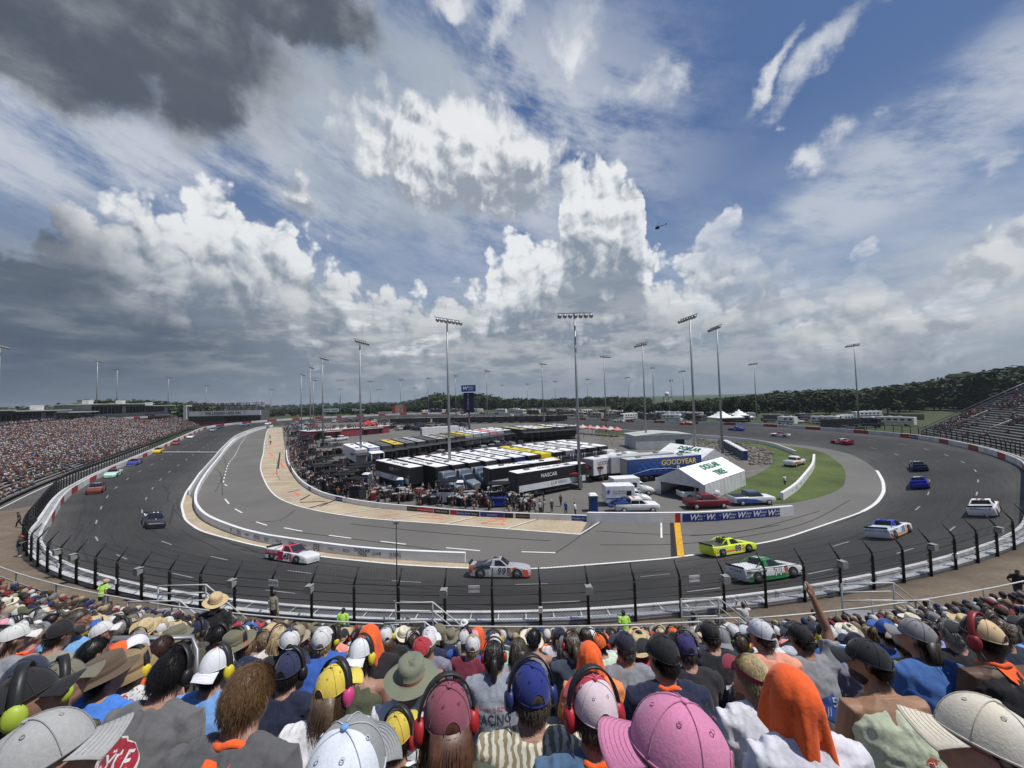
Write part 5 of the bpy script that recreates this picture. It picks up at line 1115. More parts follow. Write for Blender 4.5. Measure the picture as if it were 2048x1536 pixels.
# half-empty grandstand on the right
RT0,RT1=-.6,-.15; RD0=9.0; RN=42; RRISE=.485; RDEP=.80
def rpt(t,d):
    p,n,_=out_pt(t,RD0+d); zb=out_pt(t,0)[0].z+1.0; return (p.x,p.y,zb)
_e0=out_pt(-.15,RD0)[0]; _e1=out_pt(-.6,RD0)[0]; _dir=(_e1-_e0); _dir.z=0; _dir.normalize(); _nr=Vector((-_dir.y,_dir.x,0)); 
if _nr.dot(Vector((1,.3,0)))<0: _nr=-_nr
def rpt(t,d):
    u=(RT1-t)/(RT1-RT0)*85; p=_e0+_dir*u+_nr*d; return (p.x,p.y,_e0.z+.9)
c=rpt(0,0); GR=empty('grandstand',c,0,'half empty grandstand with bare benches on the right','grandstand')
stand_rows(GR,rpt,RN,np.linspace(RT0,RT1,60),RRISE,RDEP)
m=MB()
for u in (0,):
    e=[Vector(rpt(RT1,k*RDEP))+Vector((0,0,k*RRISE)) for k in range(RN+1)]
    for i in range(RN): m.add([e[i],e[i+1],e[i+1]-Vector((0,0,25)),e[i]-Vector((0,0,25))],[(0,1,2,3)])
child_fix(m.build('side_wall',[CONC],None,fix=False),GR)
m=MB(); m.tube([e[0]+Vector((0,0,1.1)),e[-1]+Vector((0,0,1.1))],.12,5); m.tube([e[0]+Vector((0,0,.3)),e[-1]+Vector((0,0,.3))],.16,5)
for u,k0,k1 in ((.12,2,12),(.12,16,26),(.22,8,20),(.22,26,36),(.30,0,9),(.36,12,22),(.36,28,38),(.5,4,16)):
    t=RT1-(RT1-RT0)*u; a=Vector(rpt(t,k0*RDEP))+Vector((0,0,k0*RRISE+1)); b=Vector(rpt(t,k1*RDEP))+Vector((0,0,k1*RRISE+1)); m.tube([a,b],.06,4)
    for q in range(5): w=a.lerp(b,q/4.); m.tube([w,w-Vector((0,0,1))],.04,4)
child_fix(m.build('railing',[METAL],None,fix=False),GR)
for k in range(RN):
    t=RT1
    while t>RT0:
        t-=.0052*CR.uniform(.9,1.3); u=(RT1-t)/(RT1-RT0); dens=.07+.95*max(0,(k-20)/18.)
        for (cu,ck,su,sk_) in ((.07,4,.05,3),(.12,19,.05,4),(.22,24,.05,4),(.30,10,.03,2),(.45,14,.08,4),(.38,30,.1,6),(.05,9,.03,4)): dens+=1.2*math.exp(-((u-cu)/su)**2-((k-ck)/sk_)**2)
        if k<2: dens*=.3
        if CR.random()>dens: continue
        p=rpt(t,(k+.75)*RDEP); crowd_add((p[0],p[1],p[2]+k*RRISE+.42),math.atan2(-_nr.y,-_nr.x)-math.pi/2+CR.uniform(-.5,.5))
# suites on top of the main stand
def suite(A_,B_,wd,z0,h,label,boxes,name='suite_building'):
    a=Vector(at_depth(*A_)); b=Vector(at_depth(*B_)); c=(a+b)/2; L_=((b-a).xy).length; h_=math.atan2(b.y-a.y,b.x-a.x); n0=Vector((-1,.1,0))
    r=empty(name,(c.x,c.y,z0),h_,label,'building'); s=-1 if (Matrix.Rotation(h_,3,'Z')@Vector((0,1,0))).dot(n0)<0 else 1
    m=MB(); m.box((0,s*wd/2,h/2),(L_,wd,h)); m.build('wall',PLAIN,r,(.28,.29,.29))
    m=MB(); m.box((0,s*(wd/2-1.2),h+.15),(L_+3,wd+4,.3)); m.build('roof',PLAIN,r,(.50,.50,.48))
    m=MB(); nn=int(L_/2.2)
    for i in range(nn):
        if (i%9)==8: continue
        m.box((-L_/2+1.1+i*2.2,-s*.04,h*.60),(1.8,.1,h*.55))
    m.build('window',GLASS,r)
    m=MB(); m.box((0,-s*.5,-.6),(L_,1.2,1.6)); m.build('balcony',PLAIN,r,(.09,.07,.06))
    m=MB(); m.box((0,-s*1.13,-.35),(L_,.08,1.0)); m.build('fascia',PLAIN,r,(.42,.41,.40)); m=MB()
    for k in range(max(1,int(L_/11))): m.box((-L_/2+3.2+k*11,-s*1.19,-.35),(4.2,.06,.9))
    m.build('fascia_band',PLAIN,r,(.26,.03,.04))
    for x in boxes:
        m=MB(); m.box((x,s*wd*.4,h+1.1),(2.6,2.2,1.7)); m.build('roof_unit',PLAIN,r,(.55,.55,.53))
    for k in range(int(L_/6)):
        m=MB(); m.box((-L_/2+3+k*6,s*.6,-6),(.4,.4,12)); m.build('support_column',PLAIN,r,(.12,.12,.12))
    return r
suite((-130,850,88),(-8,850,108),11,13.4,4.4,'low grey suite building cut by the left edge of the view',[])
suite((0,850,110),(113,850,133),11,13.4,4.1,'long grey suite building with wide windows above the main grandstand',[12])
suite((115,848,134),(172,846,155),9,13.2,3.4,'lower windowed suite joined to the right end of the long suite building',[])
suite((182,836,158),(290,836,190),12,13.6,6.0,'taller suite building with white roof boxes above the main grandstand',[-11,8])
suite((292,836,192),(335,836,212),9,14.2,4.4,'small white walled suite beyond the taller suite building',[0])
m=MB()
for t in np.linspace(-3.6,-2.7,170): 
    p,n,_=out_pt(t,30.6)
    if CR.random()<.8: crowd_add((p.x,p.y,out_pt(t,0)[0].z+.7+LN*LRISE+.5),math.atan2(-n.y,-n.x)-math.pi/2,True)
# back wall under suites
A=[];B_=[]
for t in np.linspace(LT0,LT1,60):
    p,n,_=out_pt(t,LD0+LN*LDEP+.1); A.append((p.x,p.y,0)); B_.append((p.x,p.y,out_pt(t,0)[0].z+.7+LN*LRISE+.9))
m.strip(A,B_); o=m.build('back_wall',[CONC],None,fix=False); child_fix(o,GS)
# control tower building beyond the far bend
def tower_building():
    c=at_depth(452,846,238); a=at_depth(384,846,240); b=at_depth(527,843,236); L_=float(np.linalg.norm(b[:2]-a[:2])); h_=math.atan2(b[1]-a[1],b[0]-a[0]); zb=3.5
    r=empty('control_building',(float(c[0]),float(c[1]),zb),h_,'long white control building with red base and crowded roof deck beyond the far bend','building'); k=.31
    Zh=lambda y:(CZ-(y-812.5)*k)-zb
    m=MB(); m.box((0,3,Zh(843)/2),(L_,8,Zh(843))); m.build('base_wall',PLAIN,r,(.22,.02,.035))
    m=MB(); m.box((0,3,(Zh(843)+Zh(821))/2),(L_-.6,7.6,Zh(821)-Zh(843))); m.build('wall',PLAIN,r,(.10,.105,.11))
    m=MB(); m.box((0,-1.1,(Zh(831)+Zh(821.5))/2),(L_,.5,Zh(821.5)-Zh(831))); m.build('sign_band',PLAIN,r,(.60,.60,.60)); m=MB(); m.box((-L_/2-3,1,(Zh(846)+Zh(808))/2),(2,4,Zh(808)-Zh(846))); m.build('stair_tower',PLAIN,r,(.50,.50,.48))
    put_text('THE LEGEND LIVES ON',2.3,(-1.,-1.36,Zh(826.3)),(1,0,0),(0,0,1),r,(.08,.03,.05),offset=.03,lift=.05)
    for x in (-15,13.5): put_text('*',3,(x,-1.36,Zh(827)),(1,0,0),(0,0,1),r,(.03,.05,.15),lift=.05)
    m=MB(); 
    for i in range(26): m.box((-L_/2+1+i*(L_-2)/25.,-.95,(Zh(842)+Zh(833))/2),((L_-2)/25.-.35,.2,Zh(833)-Zh(842)))
    m.build('window',GLASS,r)
    m=MB(); m.box((-1,3,Zh(811.5)),(L_+3,7,.4)); 
    for i in range(12): m.box((-L_/2+2+i*(L_-4)/11.,0,(Zh(812)+Zh(821))/2),(.35,.35,Zh(812)-Zh(821)))
    m.build('roof_deck',PLAIN,r,(.16,.09,.09)); m=MB(); m.tube([(-L_/2,-.4,Zh(808.5)),(L_/2,-.4,Zh(808.5))],.08,4); m.build('railing',METAL,r)
    M=r.matrix_basis
    for i in range(110):
        p=M@Vector((CR.uniform(-L_/2+1,L_/2-1),CR.uniform(0,5),Zh(811)+.45)); crowd_add(tuple(p),h_+CR.uniform(-.5,.5),True,CR.choice([(.05,.05,.06),(.1,.1,.12),(.3,.05,.05),(.03,.03,.05)]))
tower_building()
# people on the deck of the hospitality building, pit crews
_hc=GP(700,872); _hh=hd((640,880),(760,868)); _M=Matrix.Translation(_hc)@Matrix.Rotation(_hh,4,'Z')
for i in range(150): p=_M@Vector((CR.uniform(-16.5,16.5),CR.uniform(-1.6,4),3.4+.42)); crowd_add(tuple(p),CR.uniform(0,6),True)
# ---------------------------------------------------------------- trees
LEAF=bpy.data.materials.new('leaves'); LEAF.use_nodes=True
def _leaf():
    nt=LEAF.node_tree; N=nt.nodes; L=nt.links; b=N['Principled BSDF']; b.inputs['Roughness'].default_value=.75; b.inputs['Specular IOR Level'].default_value=.25
    at=N.new('ShaderNodeAttribute'); at.attribute_name='Col'; oi=N.new('ShaderNodeObjectInfo'); mr=N.new('ShaderNodeMapRange'); L.new(oi.outputs['Random'],mr.inputs[0]); mr.inputs[3].default_value=.8; mr.inputs[4].default_value=1.3
    ms=N.new('ShaderNodeVectorMath'); ms.operation='SCALE'; L.new(at.outputs['Color'],ms.inputs[0]); L.new(mr.outputs[0],ms.inputs['Scale']); L.new(ms.outputs[0],b.inputs['Base Color'])
_leaf(); BARK=mat('bark',(.09,.065,.045),rough=.9,var=.3)
def crown_arrays(seed,nc,nl,h=1.,w=.5,base=.25,ls=.055):
    R=np.random.RandomState(seed); V=[];Cc=[]
    lob=[(R.uniform(-.5,.5)*w,R.uniform(-.5,.5)*w,base+(h-base)*R.uniform(.15,.88),R.uniform(.16,.30)*w*1.15) for _ in range(13)]+[(0,0,base+(h-base)*.5,w*.5),(0,0,base+(h-base)*.78,w*.36)]
    for i in range(nc):
        l=lob[R.randint(len(lob))]; d=R.normal(size=3); d/=np.linalg.norm(d); d[2]=abs(d[2])*.9+d[2]*.1 if R.rand()<.65 else d[2]; c=np.array(l[:3])+d*l[3]*R.uniform(.75,1.08)*np.array([1,1,.85])
        base_c=np.array([.028,.044,.015])*R.uniform(.55,1.45)*np.array([1,1,R.uniform(.7,1.3)])
        for j in range(nl):
            p=c+R.normal(size=3)*ls*.9; n=d+R.normal(size=3)*.7; n/=np.linalg.norm(n); a=np.cross(n,[0,0,1.])+1e-3; a/=np.linalg.norm(a); b=np.cross(n,a); s=ls*R.uniform(.5,1.1)
            V+= [p-a*s-b*s*.6,p+a*s-b*s*.6,p+a*s*.7+b*s*.7,p-a*s*.7+b*s*.7]; Cc+= [np.append(base_c*R.uniform(.8,1.2),1)]*4
    return np.array(V,dtype=np.float32),np.array(Cc,dtype=np.float32)
def mesh_from_quads(name,V,Cc,mt):
    n=len(V)//4; me=bpy.data.meshes.new(name); me.vertices.add(len(V)); me.vertices.foreach_set('co',V.ravel()); me.loops.add(n*4); me.loops.foreach_set('vertex_index',np.arange(n*4,dtype=np.int32)); me.polygons.add(n); me.polygons.foreach_set('loop_start',np.arange(n,dtype=np.int32)*4); me.polygons.foreach_set('loop_total',np.full(n,4,dtype=np.int32))
    at=me.attributes.new('Col','FLOAT_COLOR','POINT'); at.data.foreach_set('color',Cc.ravel()); me.materials.append(mt); me.update(); me.validate(); return me
CRV=[crown_arrays(s,165,9,base=.05) for s in range(5)]; CRM=[mesh_from_quads('crown',v,c,LEAF) for v,c in CRV]
SMV=[crown_arrays(40+s,52,5,ls=.085,base=.02) for s in range(5)]
def trunk_mesh():
    m=MB(); m.tube([(0,0,-.02),(.005,0,.2),(.01,.01,.5),(0,0,.8)],[.026,.020,.013,.005],6)
    for a,z in ((.3,.25),(2.2,.32),(4.1,.4),(5.3,.5)): m.tube([(0,0,z),(math.cos(a)*.12,math.sin(a)*.12,z+.14),(math.cos(a)*.2,math.sin(a)*.2,z+.26)],[.012,.008,.003],5)
    return m.mesh('trunk',[BARK])
TRM=trunk_mesh(); TG='trees along the far side of the speedway'
PROF=[(360,806),(540,811),(600,809),(700,805),(800,803),(850,797),(875,788),(905,793),(950,788),(1000,797),(1100,800),(1140,797),(1200,795),(1300,795),(1380,790),(1450,785),(1500,780),(1560,774),(1650,770),(1740,768),(1800,760),(1850,756),(1900,748),(1960,736),(2000,733),(2048,726),(2300,715)]
def top_z(px,Z,dy=0): y=np.interp(px,[q[0] for q in PROF],[q[1] for q in PROF])+dy; return float(at_depth(px,y,Z)[2])
TR=random.Random(77)
def tree_at(px,Z,dy,label):
    p=at_depth(px,800,Z); z=ground_out(p[0],p[1]); H=min(max(top_z(px,Z,dy)-z,6),26); r=empty('tree',(float(p[0]),float(p[1]),z-.3+max(0,top_z(px,Z,dy)-z-26)),TR.uniform(0,6),label,'tree',TG)
    r.scale=(H*TR.uniform(.95,1.25),H*TR.uniform(.95,1.25),H); t=link('trunk',TRM,r); k=link('crown',TR.choice(CRM),r); k.color=(1,1,1,1)
kinds=['broad green tree','tall dark tree','round leafy tree','pale green tree']
for i in range(64):
    px=1255+i*14.5+TR.uniform(-4,4); Z=TR.uniform(215,250)-max(0,px-1600)*.03
    tree_at(px,Z,TR.uniform(10,24),'leafy green tree in the wood edge behind the campers, right of the metal shed')
for i in range(20):
    px=872+i*19+TR.uniform(-5,5); tree_at(px,TR.uniform(395,430),TR.uniform(-2,8),'green tree on the rise beyond the camper rows, either side of the score tower')
FV=[];FC=[]
def forest_tree(px,Z,dy,tint=1.,wide=1.):
    p=at_depth(px,800,Z); z=ground_out(p[0],p[1]); zt=top_z(px,Z,dy); H=max(min(zt-z,24),5); zb=zt-H
    v,c=SMV[TR.randrange(5)]; a=TR.uniform(0,6.28); cs,sn=math.cos(a),math.sin(a); s=H*TR.uniform(1.1,1.6)*wide
    q=np.stack([(v[:,0]*cs-v[:,1]*sn)*s+p[0],(v[:,0]*sn+v[:,1]*cs)*s+p[1],v[:,2]*H+zb],1); k=c.copy(); k[:,:3]*=TR.uniform(.7,1.35)*tint; FV.append(q.astype(np.float32)); FC.append(k.astype(np.float32))
for row in range(6):
    for px in np.arange(1230,2300,9.): forest_tree(px+TR.uniform(-5,5),258+row*12,TR.uniform(-2,4)+(5-row)*1.6+11)
for row in range(4):
    for px in np.arange(840,1300,8.): forest_tree(px+TR.uniform(-5,5),430+row*22,TR.uniform(-1,4)+(3-row)*2.5-1.5)
for row in range(5):
    for px in np.arange(330,1300,6.5): forest_tree(px+TR.uniform(-4,4),700+row*130,TR.uniform(-1,2.5)+(4-row)*3.0,.85,1.3)
for row in range(3):
    for px in np.arange(520,880,8.): forest_tree(px+TR.uniform(-5,5),365+row*45,TR.uniform(-1,3)+11-row*2.5,.9,1.1)
for row in range(2):
    for px in np.arange(-60,420,9.): 
        forest_tree(px+TR.uniform(-4,4),260+row*60,TR.uniform(-2,3)+(1-row)*1.5+np.interp(px,[-60,100,200,290,330,420],[14,10,-1,-1,2,2]))
o=link('forest',mesh_from_quads('forest',np.concatenate(FV),np.concatenate(FC),LEAF)); tag(o,kind='stuff')
# ---------------------------------------------------------------- motorhomes beyond the back straight
def motorhome(p,h,c,label,group,stripe=(.2,.2,.22),L_=10.5,bus=False):
    r=empty('motorhome',tuple(p),h,label,'motorhome',group); m=MB(); 
    m.prism([(-L_/2,.5),(L_/2-.1,.5),(L_/2,1.4),(L_/2-.35,3.3),(L_/2-1.2,3.45),(-L_/2,3.45)] if bus else [(-L_/2,.5),(L_/2-1.4,.5),(L_/2,.7),(L_/2,1.5),(L_/2-1.1,2.0),(L_/2-.6,3.3),(L_/2-1.2,3.5),(-L_/2,3.4)],-1.25,1.25); bevel(m.build('body',PAINT,r,c),.08)
    m=MB()
    for x in np.arange(-L_/2+1.2,L_/2-2.2,2.): 
        for s in (-1,1): m.box((x,1.26*s,2.45),(1.1,.03,.7))
    m.build('window',GLASS,r); m=MB(); m.box((L_/2-.25,0,2.45 if bus else 1.75),(.5,2.0,1.1 if bus else .6)); m.build('windshield',GLASS,r)
    m=MB(); 
    for s in (-1,1): m.box((-.3,1.255*s,1.35),(L_-1.4,.03,.4))
    m.build('stripe',PLAIN,r,stripe)
    m=MB(); m.box((-1.5,0,3.62),(.9,.8,.3)); m.box((1.5,0,3.62),(.9,.8,.3)); m.build('roof_unit',PLAIN,r,(.6,.6,.58))
    m=MB()
    for x in (-L_/2+2.4,L_/2-1.6):
        for s in (-1,1): m.cyl((x,1.1*s,.45),.45,.3,10,0,None,'y')
    m.build('wheels',RUBBER,r); return r
MC=[(.7,.7,.69),(.05,.05,.06),(.66,.64,.6),(.08,.08,.09),(.4,.36,.3),(.03,.03,.04),(.72,.72,.72),(.12,.10,.09),(.55,.56,.58),(.02,.02,.03)]
MR=random.Random(15); MG='campers and motorhomes beyond the back straight'; CN=['white','black','cream','charcoal','tan','black','white','dark brown','silver','black']
for d,st,off in ((13,.066,0),(27,.07,.02),(44,.08,.01)):
    t=.12 if d<20 else .0
    k=0
    while t<1.78:
        p,n,tt=out_pt(t,d+MR.uniform(-1,1)); z=ground_out(p.x,p.y); rr_=math.hypot(p.x-OC[0],p.y-OC[1]); i=MR.randrange(10)
        motorhome((p.x,p.y,z),math.atan2(tt.y,tt.x)+MR.choice([0,0,math.pi/2*.9,math.pi])+MR.uniform(-.15,.15),MC[i],'camper parked among the rows beyond the back straight wall',MG,MR.choice([(.25,.25,.27),(.05,.05,.07),(.3,.1,.08),(.5,.45,.4)]),MR.uniform(7,12),MR.random()<.4)
        t+=MR.uniform(11.5,15)/rr_
p=at_depth(1735,835,185); motorhome((p[0],p[1],ground_out(p[0],p[1])),.05,(.74,.74,.74),'large white fifth wheel camper with dark swirl at its right end, alone on the grass',None,(.08,.08,.1),14)
p=at_depth(1680,852,140); motorhome((p[0],p[1],ground_out(p[0],p[1])),.1,(.015,.016,.018),'long black bus with pale windscreen just behind the right part of the wall',None,(.03,.03,.03),13,True)
def car_on(px,py,Z,h,C,label,group=None):
    p=at_depth(px,py,Z); pickup('pickup_truck',(p[0],p[1],ground_out(p[0],p[1])),h,C,label,'pickup truck',group)
car_on(1745,834,172,.05,dict(body=(.7,.7,.72)),'silver pickup in front of the fifth wheel camper'); car_on(1790,834,172,.1,dict(body=(.03,.03,.03)),'black pickup right of the silver one on the grass'); car_on(1592,838,165,.1,dict(body=(.72,.72,.72)),'white pickup parked above the navy canopies')
car_on(1715,860,132,.2,dict(body=(.02,.03,.03)),'dark pickup close behind the wall near the bus'); car_on(1690,860,130,.2,dict(body=(.05,.06,.06)),'dark grey pickup left of the one near the bus')
# boards beyond the far turn
def board(px0,px1,y0,y1,Z,col,label,text=None,tcx=(.8,.8,.8),legs=True):
    a=at_depth(px0,y1,Z); b=at_depth(px1,y1,Z); t=at_depth(px0,y0,Z)[2]-a[2]; w=float(np.linalg.norm((b-a)[:2])); c=(a+b)/2; h_=math.atan2(b[1]-a[1],b[0]-a[0]); g=ground_out(c[0],c[1]); zz=c[2]-g
    r=empty('billboard',(c[0],c[1],g),h_,label,'billboard'); m=MB(); m.box((0,0,zz+t/2),(w,.4,t)); m.build('panel',PLAIN,r,col); m=MB(); 
    for x in (-w*.35,w*.35): m.box((x,.3,zz/2),(.4,.4,max(zz,.5)))
    m.build('post',METAL,r)
    if text: put_text(text,t*.8,(0,-.22,zz+t/2),(1,0,0),(0,0,1),r,tcx,offset=.02,lift=.03,shear=.1)
board(646,677,817,824,330,(.6,.62,.63),'white billboard with two dark ovals beyond the far turn','Ford   Ford',(.03,.06,.2)); board(706,727,815,824,330,(.03,.04,.07),'dark billboard with white script beyond the far turn','Window')
board(785,812,812,825,330,(.42,.07,.04),'red billboard with rows of small pale figures beyond the far turn','||||||\n||||||',(.7,.5,.45)); board(756,784,823,829,325,(.35,.37,.36),'low grey panel left of the red billboard')
board(1805,1822,833,842,175,(.10,.13,.25),'small blue banner hung on the wooden fence at right','NORTH',(.6,.6,.6))
def wood_fence():
    m=MB(); a=at_depth(1768,843,176); b=at_depth(1850,845,170); n=60
    for i in range(n): q=a+(b-a)*i/n; m.box((q[0],q[1],ground_out(q[0],q[1])+1.2),(.30,.06,2.4+.1*(i%3)),0,None,1.,math.atan2(b[1]-a[1],b[0]-a[0]))
    o=m.build('wooden_fence',mat('grey_wood',(.19,.16,.13),var=.3,scale=2)); tag(o,'weathered wooden plank fence on the grass at right','fence')
wood_fence()
# ---------------------------------------------------------------- pit equipment and infield clutter
PG='pit carts along the service wall'; KR=random.Random(8)
def pit_cart_proto():
    r=empty('pit_cart',(0,0,0)); m=MB(); m.box((0,0,.85),(2.6,1.5,1.5)); m.box((0,.2,1.75),(2.6,1.0,.3)); bevel(m.build('cabinet',PLAIN,r,(.03,.03,.035)),.04)
    m=MB(); m.box((0,0,3.35),(3.2,2.3,.10)); 
    m.build('canopy',PLAIN,r,(.010,.010,.011)); m=MB()
    for x in (-1.3,1.3):
        for y in (-.7,.7): m.tube([(x,y,1.6),(x,y,3.35)],.035,5)
    m.build('frame',BLACKM,r); m=MB()
    for x in (-.8,0,.8): m.box((x,.45,2.4),(.6,.05,.4))
    m.build('screen',GLASS,r)
    for x in (-.9,.9):
        for y in (-.75,.75): wheel(r,x,y,.3,.2,10)
    return r
def tool_cart(p,h,label,g,c):
    r=empty('tool_cart',tuple(p),h,label,'tool cart',g); m=MB(); m.box((0,0,.65),(1.5,.8,1.0)); bevel(m.build('cabinet',PLAIN,r,c),.03); m=MB(); m.tube([(.75,-.35,.9),(1.0,-.35,1.1),(1.0,.35,1.1),(.75,.35,.9)],.025,5); m.build('handle',METAL,r)
    m=MB(); m.box((0,0,1.2),(1.3,.6,.12)); m.build('worktop',PLAIN,r,(.3,.3,.3)); 
    for x in (-.55,.55): wheel(r,x,-.32,.14,.1,8); wheel(r,x,.32,.14,.1,8)
pc=None; pts=[(590,925),(600,945),(612,958),(626,972),(645,985),(668,993),(700,1003),(596,905),(588,890),(584,875),(582,865),(581,858),(985,1017),(880,1010),(610,915),(622,936),(640,955),(660,970),(690,985),(606,893),(602,878)]
for i,(px,py) in enumerate(pts):
    p=GP(px+14,py-5); h=KR.uniform(-.15,.15)+(-1.25 if px<600 else (-.8 if px<650 else (-.35 if px<720 else -.1)))
    if pc is None: pc=pit_cart_proto(); o=pc; o.location=tuple(p); o.rotation_euler=(0,0,h)
    else: o=copy_tree(pc,tuple(p),h)
    tag(o,('blue fronted pit cart with black canopy' if px==985 else 'white sided pit cart near the number 17 banner' if px==880 else 'black canopied pit cart among the crews at the bend of the service wall'),'pit cart',None if px in (985,880) else PG)
    if px in (985,880):
        m=MB(); m.box((0,-.80,1.0),(2.7,.06,1.5)); m.build('front_panel',PLAIN,o,(.02,.04,.3) if px==985 else (.55,.56,.56)); 
        if px==985: put_text('OctoInfinity',.46,(0,-.84,1.45),(1,0,0),(0,0,1),o,(.7,.75,.8)); 
    for k in range(5): q=Vector(p)+Vector((KR.uniform(-3,3),KR.uniform(-2.5,2.5),0)); crowd_add((q.x,q.y,plane(q.y)+.42),KR.uniform(0,6),True,KR.choice([(.03,.03,.04),(.04,.04,.05),(.02,.02,.02),(.35,.05,.04),(.5,.5,.5),(.03,.04,.12)]))
for k in range(430):
    u=KR.random()**1.9; px=np.interp(u,[0,.25,.55,1],[572,590,680,1080]); py=np.interp(px,[572,590,640,690,760,850,1026,1080],[860,948,985,999,1010,1016,1028,1031])-KR.uniform(2,26)*(1 if px>640 else .7); px+=KR.uniform(-6,24)
    q=GP(px,py); crowd_add((q.x,q.y,plane(q.y)+.42),KR.uniform(0,6),True,KR.choice(SHC+[(.03,.03,.04)]*26+[(.45,.05,.04)]))
for k in range(80):
    tool_cart(GP(KR.uniform(600,1000),0) if False else GP(*(lambda px:(px,np.interp(px,[590,640,690,760,850,1060],[948,978,992,1003,1008,1020])-KR.uniform(0,16)))(KR.uniform(600,1060))),KR.uniform(0,3),'dark tool cart among the pit crews','tool carts among the pit crews',KR.choice([(.012,.012,.012),(.01,.01,.015),(.02,.02,.022),(.2,.02,.02),(.015,.015,.015)]))
# dark vehicles parked in the far infield
for i in range(30):
    px,py=[(KR.uniform(600,700),KR.uniform(905,965)),(KR.uniform(585,650),KR.uniform(870,900)),(KR.uniform(780,900),KR.uniform(852,862))][i%3]
    if i%3==0: px+=(py-905)*.9
    p=GP(px,py); r=empty('flat_canopy',tuple(p),KR.uniform(0,3),'flat dark awning among the carts behind the pit crews','canopy','flat dark awnings in the infield'); m=MB(); m.box((0,0,2.9),(KR.uniform(3,5),3,.12)); m.build('canopy',PLAIN,r,KR.choice([(.010,.010,.011),(.012,.012,.014),(.02,.02,.02),(.05,.05,.05)])); m=MB(); m.box((0,0,.8),(2.4,1.2,1.4)); m.build('counter',PLAIN,r,KR.choice([(.02,.02,.02),(.05,.05,.06),(.15,.03,.03)]))
    for x in (-1.4,1.4):
        m=MB(); m.tube([(x,-1.3,0),(x,-1.3,2.9)],.05,5); m.build('post',METAL,r)
    for k in range(5): crowd_add((p.x+KR.uniform(-4,4),p.y+KR.uniform(-3,3),plane(p.y)+.42),KR.uniform(0,6),True,KR.choice([(.03,.03,.04),(.02,.02,.02),(.3,.04,.04),(.5,.5,.5),(.03,.04,.1)]))
for i in range(58):
    px=KR.uniform(590,930); py=KR.uniform(841,866)
    if 630<px<770 and py>849: py=KR.uniform(841,847)
    if px>760 and py>862: py-=8
    pickup('parked_truck',GP(px,py),KR.uniform(0,6),dict(body=KR.choice([(.02,.02,.025),(.03,.03,.03),(.05,.05,.06),(.3,.03,.03),(.5,.5,.5),(.02,.03,.08)])),'vehicle parked in the far part of the infield left of the score tower','pickup truck','vehicles parked in the far infield')
for i in range(9):
    p=GP(590+i*3.2,846+i*3.6); pickup('parked_truck',p,hd((560,860),(600,860))+.3,dict(body=(.55,.57,.58) if i%2 else (.3,.35,.38)),'light coloured vehicle in the slanted row left of the brick red building','pickup truck','slanted row of vehicles by the brick red building')
for i,(px,py) in enumerate(((657,883),(682,881))): pickup('parked_truck',GP(px,py),1.2 if i else .3,dict(body=(.6,.62,.63)),['silver pickup parked in front of the left end of the brick red building','pale pickup parked in front of the doors of the brick red building'][i])
m=MB(); ribbon(resamp([out_pt(t,6.2 if t<-2.2 else 6.2+(t+2.2)*6)[0] for t in np.linspace(-3.2,-1.75,80)],1.5),.22,0,m,0,False)
for i_,v_ in enumerate(m.v): m.v[i_]=(v_[0],v_[1],ground_out(v_[0],v_[1])+.06)
tag(m.build('walkway_line',[LINE],fix=False),kind='structure')
for i in range(34):
    u=KR.random(); p=RC0.lerp(RC1,u); p=Vector((p.x,p.y,0))+Vector((KR.uniform(-2,4),-KR.uniform(5,9),0)); p.z=float(plane(p.y))
    if i%2: pickup('parked_truck',p,KR.uniform(0,6),dict(body=KR.choice([(.015,.015,.018),(.02,.02,.02),(.3,.3,.3),(.02,.02,.06)])),'vehicle parked in the aisle between the two long rows of transporters','pickup truck','vehicles between the transporter rows')
    else: tool_cart(p,KR.uniform(0,3),'dark cart in the aisle between the two long rows of transporters','carts between the transporter rows',(.012,.012,.014))
    for k in range(3): crowd_add((p.x+KR.uniform(-4,4),p.y+KR.uniform(-2,2),plane(p.y)+.42),KR.uniform(0,6),True)
for i in range(40):
    px=KR.uniform(735,1010); py=KR.uniform(962,1000)+(px-735)*.045; 
    if px>820 and py<985: py=KR.uniform(985,1005)
    p=GP(px,py); crowd_add((p.x,p.y,plane(p.y)+.42),KR.uniform(0,6),True)
